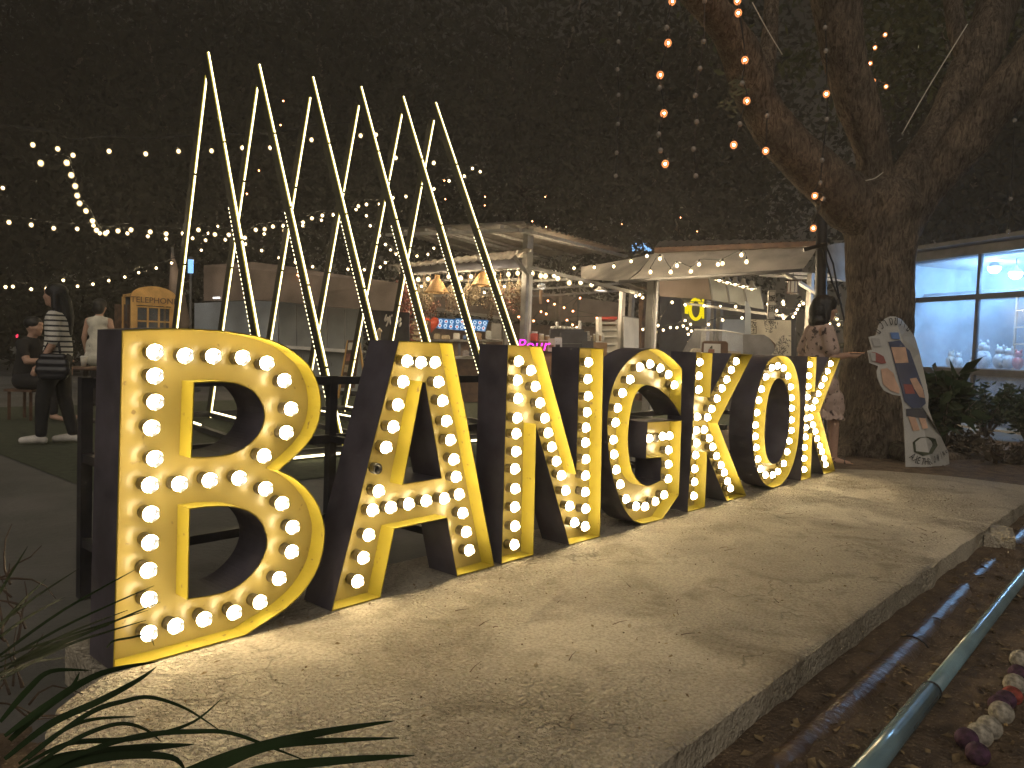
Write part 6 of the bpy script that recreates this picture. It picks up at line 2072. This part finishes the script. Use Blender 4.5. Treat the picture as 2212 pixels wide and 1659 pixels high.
csheet([(295, 258), (375, 258), (390, 322), (312, 318)], .016, .003, 'blue_print', M['sky_blue'])
csheet([(445, 970), (600, 965), (640, 1030), (640, 1060), (450, 1040)], .012, .003, 'dark_print', M['dark'])
csheet([(465, 1040), (530, 1050), (575, 1170), (510, 1175)], .012, .003, 'peach_print', M['peach'])
csheet([(565, 1055), (625, 1060), (650, 1150), (600, 1160)], .012, .003, 'peach_print', M['peach'])
csheet([(510, 1280), (560, 1240), (640, 1230), (720, 1250), (740, 1310), (690, 1390), (600, 1410), (520, 1370)], .012, .003, 'green_print', M['turf'])


def arc_text(body, pts, size, m, name):
    """Letters set one by one along a seen curve on the board."""
    n = len(body)
    Q = []
    for i in range(n):
        t = (i + .5) / n * (len(pts) - 1)
        k_ = min(int(t), len(pts) - 2)
        a, b = Vector(pts[k_]), Vector(pts[k_ + 1])
        p = a.lerp(b, t - k_)
        d = (b - a).normalized()
        Q.append((p, d))
    for ch, (p, d) in zip(body, Q):
        (x, y), (x2, y2) = ZC([(p.x, p.y), (p.x + d.x * 10, p.y + d.y * 10)])
        A, B_ = cpt(x, y, .016), cpt(x2, y2, .016)
        X = (B_ - A).normalized()
        Y = (X.cross(f0)).normalized()
        if Y.dot(UV) < 0:
            Y = -Y
        text(ch, size, X, Y, A, m, name, root, .001, tall=1.7)


arc_text(['ข', 'ว้', 'า', 'ง', 'ข', 'ว', 'า', 'น'], [(196, 285), (225, 225), (275, 195), (330, 188), (385, 190), (430, 215), (465, 260)], .082, M['ink'], 'lettering')
arc_text('AXETHROWING', [(470, 1425), (530, 1475), (600, 1495), (680, 1492), (745, 1462), (800, 1420), (835, 1370)], .062, M['ink'], 'lettering')

# ================================================================== people
def skinned(chains, voxel, m, name, parent, smooth=2, decimals=None):
    """One continuous surface grown over overlapping tapered limbs: (point, radius or (rx, ry, rz)) chains."""
    mb = MB()
    for ch in chains:
        if len(ch) == 1:
            p, r_, *ax = ch[0]
            mb.ball(p, r_, 16, 12, 0, ax[0] if ax else None)
            continue
        P = [c[0] for c in ch]
        rs = [c[1] for c in ch]
        Q, rr = [], []
        for i in range(len(P) - 1):
            for k_ in range(5):
                t = k_ / 5
                Q.append(P[i].lerp(P[i + 1], t))
                rr.append(rs[i] + (rs[i + 1] - rs[i]) * t)
        Q.append(P[-1])
        rr.append(rs[-1])
        mb.tube(Q, rr, 14)
        for p, r_ in zip(P, rs):
            mb.ball(p, r_ * .995, 12, 8)
    o = mb.build('tmp', m)
    md = o.modifiers.new('r', 'REMESH')
    md.mode = 'VOXEL'
    md.voxel_size = voxel
    if smooth:
        s_ = o.modifiers.new('s', 'SMOOTH')
        s_.iterations = smooth
        s_.factor = .6
    bpy.context.view_layer.update()
    me = bpy.data.meshes.new_from_object(o.evaluated_get(bpy.context.evaluated_depsgraph_get()))
    bpy.data.objects.remove(o)
    po = world_loc(parent)
    me.transform(Matrix.Translation(-po))
    me.polygons.foreach_set('use_smooth', [True] * len(me.polygons))
    me.materials.clear()
    me.materials.append(m)
    ob = bpy.data.objects.new(name, me)
    COL.objects.link(ob)
    ob.parent = parent
    return ob


class Fig:
    """A figure frame: f forward, s to its left, u up; lengths scaled to its height."""

    def __init__(self, foot, facing, height):
        self.o = foot
        self.f = facing.normalized()
        self.s = Vector((0, 0, 1)).cross(self.f)
        self.k = height / 1.7

    def p(self, f, s, u):
        return self.o + (self.f * f + self.s * s + Vector((0, 0, 1)) * u) * self.k

    def ax(self):
        return (self.f, self.s, Vector((0, 0, 1)))


def hand(F, wrist, dirv, palm_n, k, curl=.5):
    """Palm and five bent fingers as skinned chains."""
    d = dirv.normalized()
    n = palm_n.normalized()
    w_ = d.cross(n).normalized()
    ch = [[(wrist, .022 * k), (wrist + d * .05 * k, .030 * k), (wrist + d * .085 * k, .030 * k)]]
    for i, L in enumerate((.060, .072, .068, .052)):
        b = wrist + d * .088 * k + w_ * ((i - 1.5) * .019 * k)
        m_ = b + (d * (1 - curl * .3) + n * curl * .4) * L * .5 * k
        e = m_ + (d * (1 - curl) + n * curl) * L * .5 * k
        ch.append([(b, .0095 * k), (m_, .0088 * k), (e, .0072 * k)])
    b = wrist + d * .03 * k - w_ * .026 * k
    ch.append([(b, .011 * k), (b + (d * .7 - w_ * .5 + n * .3).normalized() * .03 * k, .0098 * k), (b + (d * .9 - w_ * .1 + n * .5).normalized() * .058 * k, .008 * k)])
    return ch


def head_parts(F, c, face, k):
    """Head with brow, nose, lips, chin and ears; face is the looking direction."""
    fx = face.normalized()
    sx = Vector((0, 0, 1)).cross(fx).normalized()
    uz = Vector((0, 0, 1))
    A = (fx, sx, uz)
    q = lambda a, b, z: c + (fx * a + sx * b + uz * z) * k
    ch = [[(c + uz * .012 * k, (.098 * k, .076 * k, .105 * k), A)], [(q(.030, 0, -.055), (.058 * k, .055 * k, .062 * k), A)],
          [(q(.072, 0, -.098), (.022 * k, .024 * k, .018 * k), A)], [(q(.088, 0, .045), (.018 * k, .05 * k, .02 * k), A)],
          [(q(.096, 0, .015), .012 * k), (q(.112, 0, -.022), .0145 * k)], [(q(.092, 0, -.056), (.016 * k, .024 * k, .009 * k), A)], [(q(.088, 0, -.072), (.015 * k, .021 * k, .009 * k), A)]]
    for sg in (-1, 1):
        ch.append([(q(.0, sg * .076, -.008), (.018 * k, .010 * k, .030 * k), A)])
        ch.append([(q(.066, sg * .036, -.02), (.03 * k, .028 * k, .03 * k), A)])
    return ch, q


# ---- woman in floral dress
ft = at(1757, 985, 8.15)
ft.z = GZ
right = Vector((RV.x, RV.y, 0)).normalized()
away = Vector((f0.x, f0.y, 0)).normalized()
rd_ = ray(1768, 800)
rd_ = Vector((rd_.x, rd_.y, 0)).normalized()
right = Vector((rd_.y, -rd_.x, 0))
away = rd_
F = Fig(ft, right * .88 + away * .47, 1.76)
k = F.k
wom = thing('person', 'woman in brown floral dress with a black bob, holding a phone behind the last K', 'person', ft)
hc = F.p(.035, 0, 1.575) + right * .0
face = right * .99 + away * .1
hch, q = head_parts(F, hc, face, k)
sho_l, sho_r = F.p(-.01, .165, 1.36), F.p(-.01, -.165, 1.36)
# far arm bent forward with the phone, near arm hanging
el_r = F.p(.02, -.25, 1.09)
wr_r = F.p(.20, -.19, 1.12)
near, far_ = (sho_l, sho_r)
wr_l = F.p(-.03, .235, .86)
el_l = F.p(-.06, .245, 1.09)
ph = wr_r + right * .02
body = hch + [
    [(F.p(.0, 0, 1.40), .062 * k), (F.p(.02, 0, 1.46), .052 * k), (hc - Vector((0, 0, .06 * k)), .050 * k)],
    [(F.p(0, 0, .93), .135 * k), (F.p(0, 0, 1.12), .115 * k), (F.p(0, 0, 1.30), .125 * k)],
    [(F.p(0, .07, .93), .12 * k), (F.p(0, -.07, .93), .12 * k)],
    [(F.p(0, .12, 1.34), .07 * k), (F.p(0, -.12, 1.34), .07 * k)],
    [(sho_l, .055 * k), (el_l, .042 * k), (wr_l, .028 * k)],
    [(sho_r, .055 * k), (el_r, .042 * k), (wr_r, .028 * k)],
    [(F.p(.0, -.085, .90), .092 * k), (F.p(.14, -.085, .50), .060 * k), (F.p(.15, -.085, .40), .056 * k), (F.p(.17, -.085, .08), .036 * k)],
    [(F.p(.0, .085, .90), .092 * k), (F.p(.02, .085, .48), .060 * k), (F.p(.01, .085, .38), .056 * k), (F.p(-.02, .085, .08), .036 * k)],
    [(F.p(.15, -.085, .06), .036 * k), (F.p(.25, -.088, .035), .032 * k), (F.p(.34, -.09, .022), .020 * k)],
    [(F.p(-.03, .085, .06), .036 * k), (F.p(.07, .095, .035), .032 * k), (F.p(.15, .10, .022), .020 * k)],
]
body += hand(F, wr_r, F.f, Vector((0, 0, 1)), k, .45) + hand(F, wr_l, Vector((0, 0, -1)), F.f, k, .35)
skinned(body, .009, M['skin'], 'body', wom, 2)
for sg in (1, -1):
    MB().ball(q(.083, sg * .034, .012), (.010 * k, .013 * k, .009 * k), 10, 7, 0, (face, Vector((0, 0, 1)).cross(face), Vector((0, 0, 1)))).build('eye', M['white'], wom)
    MB().ball(q(.0915, sg * .034, .012), (.004 * k, .006 * k, .006 * k), 8, 6, 0, (face, Vector((0, 0, 1)).cross(face), Vector((0, 0, 1)))).build('iris', M['ink'], wom)
# dress: bodice, loose sleeves, skirt with a frilled hem
dress = [
    [(F.p(0, .0, 1.36), .075 * k), (F.p(0, 0, 1.31), .134 * k), (F.p(0, 0, 1.15), .138 * k), (F.p(0, 0, .98), .150 * k)],
    [(F.p(.02, .12, 1.335), .078 * k), (F.p(.02, -.12, 1.335), .078 * k)],
    [(F.p(-.01, .10, 1.20), .088 * k), (F.p(-.01, -.10, 1.20), .088 * k)], [(F.p(0, .09, 1.05), .10 * k), (F.p(0, -.09, 1.05), .10 * k)],
    [(F.p(0, .09, .93), .13 * k), (F.p(0, -.09, .93), .13 * k)],
    [(F.p(.02, .08, .80), .14 * k), (F.p(.04, -.08, .80), .14 * k)], [(F.p(.04, .08, .68), .135 * k), (F.p(.10, -.08, .66), .14 * k)],
    [(F.p(.04, .09, .60), .125 * k), (F.p(.12, -.09, .58), .13 * k)],
    [(sho_l, .068 * k), (sho_l.lerp(el_l, .55), .074 * k), (sho_l.lerp(el_l, .72), .078 * k)],
    [(sho_r, .068 * k), (sho_r.lerp(el_r, .55), .074 * k), (sho_r.lerp(el_r, .72), .078 * k)],
]
drs = skinned(dress, .013, M['dress'], 'dress', wom, 3)
fr_ = MB()
hem_c = F.p(.09, 0, .53)
vs = []
for j, (rr_, zz_) in enumerate(((.205, .03), (.215, 0), (.235, -.055))):
    for i in range(48):
        a = 2 * math.pi * i / 48
        w_ = 1 + (.05 * j) * math.sin(i * 2.1)
        vs.append(hem_c + F.f * (rr_ * .72 * w_ * math.cos(a)) * k + F.s * (rr_ * w_ * math.sin(a)) * k + Vector((0, 0, zz_ * k + .012 * math.sin(i * 1.3))))
fr_.add(vs, [(j * 48 + i, j * 48 + (i + 1) % 48, (j + 1) * 48 + (i + 1) % 48, (j + 1) * 48 + i) for j in range(2) for i in range(48)], 0, True)
fr_.build('frill', M['dress'], drs)
# bob haircut: cap, back curtain and fringe
sxh = Vector((0, 0, 1)).cross(face).normalized()
HA = (face.normalized(), sxh, Vector((0, 0, 1)))
hair = [[(q(-.012, 0, .045), (.126 * k, .108 * k, .104 * k), HA)], [(q(-.05, 0, -.02), (.104 * k, .112 * k, .13 * k), HA)], [(q(-.055, 0, -.115), (.100 * k, .120 * k, .085 * k), HA)]]
for sg in (1, -1):
    hair.append([(q(-.005, sg * .082, .03), .030 * k), (q(.0, sg * .090, -.06), .034 * k), (q(.012, sg * .088, -.135), .030 * k)])
    hair.append([(q(.035, sg * .070, .075), .032 * k), (q(.030, sg * .082, .0), .026 * k), (q(.028, sg * .086, -.10), .022 * k)])
hair.append([(q(.085, -.045, .072), .022 * k), (q(.095, 0, .075), .024 * k), (q(.085, .045, .072), .022 * k)])
hair.append([(q(.06, -.03, .105), .03 * k), (q(.06, .03, .105), .03 * k)])
skinned(hair, .009, M['hair'], 'hair', wom, 2)
# phone and sandals
c = wr_r + F.f * .09 * k + Vector((0, 0, .022))
o = thing('phone', 'phone with an orange lit screen in the hand of the woman in floral dress', 'phone', c)
MB().box(c, (.15 * k, .075 * k, .009), (F.f, F.s, Vector((0, 0, 1)))).build('case', M['dark'], o)
MB().box(c + Vector((0, 0, .0055)), (.135 * k, .066 * k, .002), (F.f, F.s, Vector((0, 0, 1)))).build('screen', M['phone_glow'], o)
for fx_, sx_ in ((.15, -.087), (-.03, .088)):
    sole = []
    for t in range(17):
        a = 2 * math.pi * t / 16
        sole.append(F.p(fx_ + .09 + .145 * math.cos(a), sx_ + .044 * math.sin(a) * (1.1 if math.cos(a) > 0 else .85), .006))
    MB().slab(sole[:-1], .014, Vector((0, 0, 1))).build('sandal_sole', M['insole'], wom)
    sb = MB()
    sb.tube([F.p(fx_ + .02, sx_ - .045, .02), F.p(fx_ + .01, sx_, .085), F.p(fx_ + .02, sx_ + .045, .02)], .009 * k, 6)
    sb.tube([F.p(fx_ + .12, sx_ - .048, .015), F.p(fx_ + .13, sx_, .065), F.p(fx_ + .12, sx_ + .048, .015)], .009 * k, 6)
    sb.tube([F.p(fx_ - .05, sx_, .05), F.p(fx_ - .0, sx_ - .042, .07), F.p(fx_ + .04, sx_, .085), F.p(fx_ - .0, sx_ + .042, .07), F.p(fx_ - .05, sx_, .05)], .006 * k, 6)
    sb.build('sandal_strap', M['sandal'], wom)

# ---- striped cloth
def striped(name):
    m = bpy.data.materials.new(name)
    m.use_nodes = True
    nt = m.node_tree
    b = nt.nodes['Principled BSDF']
    b.inputs['Roughness'].default_value = .85
    tc = nt.nodes.new('ShaderNodeTexCoord')
    wv_ = nt.nodes.new('ShaderNodeTexWave')
    wv_.wave_type = 'BANDS'
    wv_.bands_direction = 'Z'
    wv_.inputs['Scale'].default_value = 6.2
    wv_.inputs['Distortion'].default_value = .5
    nt.links.new(tc.outputs['Object'], wv_.inputs['Vector'])
    rp = nt.nodes.new('ShaderNodeValToRGB')
    rp.color_ramp.elements[0].position = .22
    rp.color_ramp.elements[1].position = .28
    rp.color_ramp.elements[0].color = (.03, .03, .035, 1)
    rp.color_ramp.elements[1].color = (.72, .69, .62, 1)
    nt.links.new(wv_.outputs['Fac'], rp.inputs[0])
    nt.links.new(rp.outputs[0], b.inputs['Base Color'])
    return m


M['stripe'] = striped('striped_cloth')


def walker(foot, facing, height, top_m, leg_m, shoe_m, label, stride, hair_len, sleeve, arm_sw=.1, skirt=False, lean=0.0):
    F = Fig(foot, facing, height)
    k = F.k
    root = thing('person', label, 'person', foot)
    hc = F.p(.03 + lean, 0, 1.575)
    hch, q = head_parts(F, hc, F.f, k)
    ch = list(hch)
    ch += [[(F.p(lean * .8, 0, 1.40), .06 * k), (hc - Vector((0, 0, .06 * k)), .05 * k)], [(F.p(0, 0, .93), .13 * k), (F.p(lean * .4, 0, 1.12), .11 * k), (F.p(lean * .8, 0, 1.30), .12 * k)],
           [(F.p(lean * .8, .12, 1.34), .07 * k), (F.p(lean * .8, -.12, 1.34), .07 * k)]]
    arms = []
    for sg in (1, -1):
        sh, el, wr = F.p(lean * .8, sg * .17, 1.35), F.p(lean * .5 - arm_sw * sg * .3, sg * .23, 1.08), F.p(lean * .5 + arm_sw * sg * .6 + .04, sg * .24, .84)
        arms.append((sh, el, wr))
        ch.append([(sh, .052 * k), (el, .040 * k), (wr, .027 * k)])
        ch += hand(F, wr, wr - el, F.s * -sg, k, .4)
    legs = []
    for sg in (1, -1):
        hp, kn, an = F.p(0, sg * .085, .90), F.p(.04 + stride * sg * .35, sg * .085, .49), F.p(stride * sg * .6, sg * .085, .085)
        legs.append((hp, kn, an))
        ch.append([(hp, .088 * k), (kn, .056 * k), (an, .036 * k)])
    skinned(ch, .014, M['skin'], 'body', root, 2)
    tp = [[(F.p(0, 0, .97), .145 * k), (F.p(lean * .4, 0, 1.14), .128 * k), (F.p(lean * .8, 0, 1.315), .133 * k), (F.p(lean * .8, 0, 1.37), .07 * k)], [(F.p(lean * .8, .12, 1.335), .079 * k), (F.p(lean * .8, -.12, 1.335), .079 * k)],
          [(F.p(0, .07, .97), .128 * k), (F.p(0, -.07, .97), .128 * k)], [(F.p(lean * .5, .07, 1.18), .105 * k), (F.p(lean * .5, -.07, 1.18), .105 * k)]]
    if skirt:
        tp += [[(F.p(0, .06, .9), .14 * k), (F.p(0, -.06, .9), .14 * k)], [(F.p(0, .07, .78), .15 * k), (F.p(0, -.07, .78), .15 * k)]]
    if sleeve:
        for sh, el, wr in arms:
            tp.append([(sh, .066 * k), (sh.lerp(el, sleeve), .062 * k)])
    skinned(tp, .016, top_m, 'top', root, 3)
    tr = [[(F.p(0, .05, .93), .137 * k), (F.p(0, -.05, .93), .137 * k)]]
    for hp, kn, an in legs:
        tr.append([(hp, .105 * k), (kn, .075 * k), (an.lerp(kn, .06), .058 * k)])
    skinned(tr, .016, leg_m, 'trousers', root, 3)
    for hp, kn, an in legs:
        b = Vector((an.x, an.y, foot.z))
        sc = [[(b + Vector((0, 0, .055 * k)), .048 * k), (b + F.f * .09 * k + Vector((0, 0, .045 * k)), .044 * k), (b + F.f * .18 * k + Vector((0, 0, .035 * k)), .036 * k)], [(b - F.f * .03 * k + Vector((0, 0, .04 * k)), .040 * k)]]
        skinned(sc, .010, shoe_m, 'shoe', root, 2)
    HA = (F.f, F.s, Vector((0, 0, 1)))
    hr = [[(q(-.015, 0, .04), (.115 * k, .098 * k, .095 * k), HA)], [(q(-.05, 0, -.02), (.075 * k, .095 * k, .11 * k), HA)]]
    if hair_len:
        hr.append([(q(-.07, 0, -.05), .085 * k), (q(-.10, 0, -.05 - hair_len * .5), .085 * k), (q(-.11, 0, -.05 - hair_len), .06 * k)])
        for sg in (1, -1):
            hr.append([(q(-.02, sg * .08, .0), .04 * k), (q(-.04, sg * .10, -.05 - hair_len * .5), .045 * k), (q(-.05, sg * .10, -.05 - hair_len * .9), .035 * k)])
    skinned(hr, .012, M['hair'], 'hair', root, 2)
    return F, root, arms


rd_ = ray(124, 800)
rd_ = Vector((rd_.x, rd_.y, 0)).normalized()
right = Vector((rd_.y, -rd_.x, 0))
away = rd_
b = on_z(124, 957)
b.z = GZ + .002
FW, st_w, arms = walker(b, -right * .95 + away * .30, 1.58, M['stripe'], M['trousers'], M['shoe'], 'woman in striped top, black trousers and white sneakers walking left', .22, .34, .92, .1)
o = thing('shoulder_bag', 'shiny black bag at the hip of the woman in striped top', 'bag', FW.p(-.05, .24, .82))
skinned([[(FW.p(-.13, .25, .93), .035), (FW.p(.07, .25, .93), .035)], [(FW.p(-.15, .25, .86), .042), (FW.p(.09, .25, .86), .042)], [(FW.p(-.155, .25, .79), .045), (FW.p(.095, .25, .79), .045)], [(FW.p(-.13, .25, .73), .04), (FW.p(.07, .25, .73), .04)]], .012, M['bag'], 'pouch', o, 5)
MB().tube(spline([FW.p(-.10, .25, .97), FW.p(-.05, .21, 1.2), FW.p(.0, .13, 1.43), FW.p(.04, .02, 1.2), FW.p(.06, .24, .97)], 5), .012, 6).build('strap', M['bag'], o)
b = on_z(212, 878)
b.z = GZ
walker(b, right * .55 + away * .85, 1.62, M['cloth_white'], M['cloth_dark'], M['cloth_dark'], 'woman in pale sleeveless top half hidden by the letter B', .08, .0, 0, .05, True)


# ---- seated person in dark clothes at a small table
def sitter(foot, facing, label, m_top):
    F = Fig(foot, facing, 1.68)
    root = thing('person', label, 'person', foot)
    hc = F.p(.10, 0, 1.17)
    hch, q = head_parts(F, hc, F.f, 1)
    ch = list(hch) + [[(F.p(.06, 0, 1.0), .06), (hc - Vector((0, 0, .06)), .05)], [(F.p(0, 0, .52), .14), (F.p(.02, 0, .75), .12), (F.p(.05, 0, .92), .12)], [(F.p(.06, .13, .95), .07), (F.p(.06, -.13, .95), .07)]]
    ar = []
    for sg in (1, -1):
        sh, el, wr = F.p(.06, sg * .18, .95), F.p(.18, sg * .24, .74), F.p(.40, sg * .14, .76)
        ar.append((sh, el))
        ch += [[(sh, .052), (el, .042), (wr, .028)]] + hand(F, wr, F.f, Vector((0, 0, -1)), 1, .3)
        ch += [[(F.p(.02, sg * .09, .48), .09), (F.p(.42, sg * .12, .48), .06), (F.p(.44, sg * .12, .09), .038)], [(F.p(.43, sg * .12, .06), .036), (F.p(.60, sg * .13, .03), .026)]]
    skinned(ch, .014, M['skin'], 'body', root, 2)
    tp = [[(F.p(0, 0, .54), .155), (F.p(.02, 0, .75), .135), (F.p(.05, 0, .925), .134), (F.p(.055, 0, .98), .07)], [(F.p(.06, .13, .945), .08), (F.p(.06, -.13, .945), .08)]] + [[(a, .066), (a.lerp(e, .6), .06)] for a, e in ar]
    skinned(tp, .016, m_top, 'top', root, 3)
    tr = []
    for sg in (1, -1):
        tr.append([(F.p(.0, sg * .08, .49), .115), (F.p(.42, sg * .12, .48), .078), (F.p(.44, sg * .12, .12), .055)])
    skinned(tr, .016, M['cloth_dark'], 'trousers', root, 3)
    skinned([[(q(-.015, 0, .045), (.112, .095, .09), (F.f, F.s, Vector((0, 0, 1))))]], .012, M['hair'], 'hair', root, 1)
    # stool
    st = thing('wooden_stool', 'dark stool under the ' + label.split(' at')[0], 'stool', foot)
    MB().box(F.p(.02, 0, .37), (.36, .36, .03), F.ax()).build('seat', M['dwood'], st)
    for a in (-.14, .14):
        for c_ in (-.14, .14):
            MB().bar(F.p(.02 + a, c_, 0), F.p(.02 + a, c_, .36), .03, .03).build('leg', M['dwood'], st)
    return F


b = on_z(56, 905)
b.z = GZ
FS = sitter(b, right * .75 - away * .5, 'person in dark shirt sitting at a small table on the left', M['cloth_dark'])
tb_ = thing('small_table', 'small dark table with a lit candle beside the seated person', 'table', FS.p(.75, 0, 0))
MB().lathe(FS.p(.78, 0, .68), [(.001, -.02), (.32, -.02), (.32, .01), (.001, .01)], 24).build('table_top', M['dwood'], tb_)
MB().tube([FS.p(.78, 0, 0), FS.p(.78, 0, .67)], .03, 8).build('leg', M['steel_black'], tb_)
MB().lathe(FS.p(.78, 0, 0), [(.001, 0), (.22, 0), (.2, .02), (.03, .03)], 18).build('foot', M['steel_black'], tb_)
cn = thing('cup', 'pale paper cup on the small dark table at the left', 'cup', FS.p(.7, .08, .69))
MB().lathe(FS.p(.70, .08, .69), [(.001, 0), (.03, 0), (.04, .12), (.037, .12), (.028, .01)], 14).build('wall', M['cream'], cn)
MB().lathe(FS.p(.70, .08, .69), [(.042, .115), (.043, .125), (.03, .135), (.001, .135)], 14).build('lid', M['white'], cn)


# ================================================================== thin haze added for lens glow round the whole place
hz = MB()
hz.box((25, 28, 8.9), (130, 120, 20.1))
haze = hz.build('haze', None)
hm = bpy.data.materials.new('lens_glow_haze')
hm.use_nodes = True
hm.node_tree.nodes.clear()
ho = hm.node_tree.nodes.new('ShaderNodeOutputMaterial')
hv = hm.node_tree.nodes.new('ShaderNodeVolumePrincipled')
hv.inputs['Color'].default_value = (1.0, 0.95, 0.86, 1)
hv.inputs['Density'].default_value = 0.006
hv.inputs['Anisotropy'].default_value = 0.2
hm.node_tree.links.new(hv.outputs[0], ho.inputs['Volume'])
haze.data.materials.clear()
haze.data.materials.append(hm)
tag(haze, 'thin warm haze added for lens glow over the whole place', 'haze', kind='stuff')
SC.cycles.volume_bounces = 0
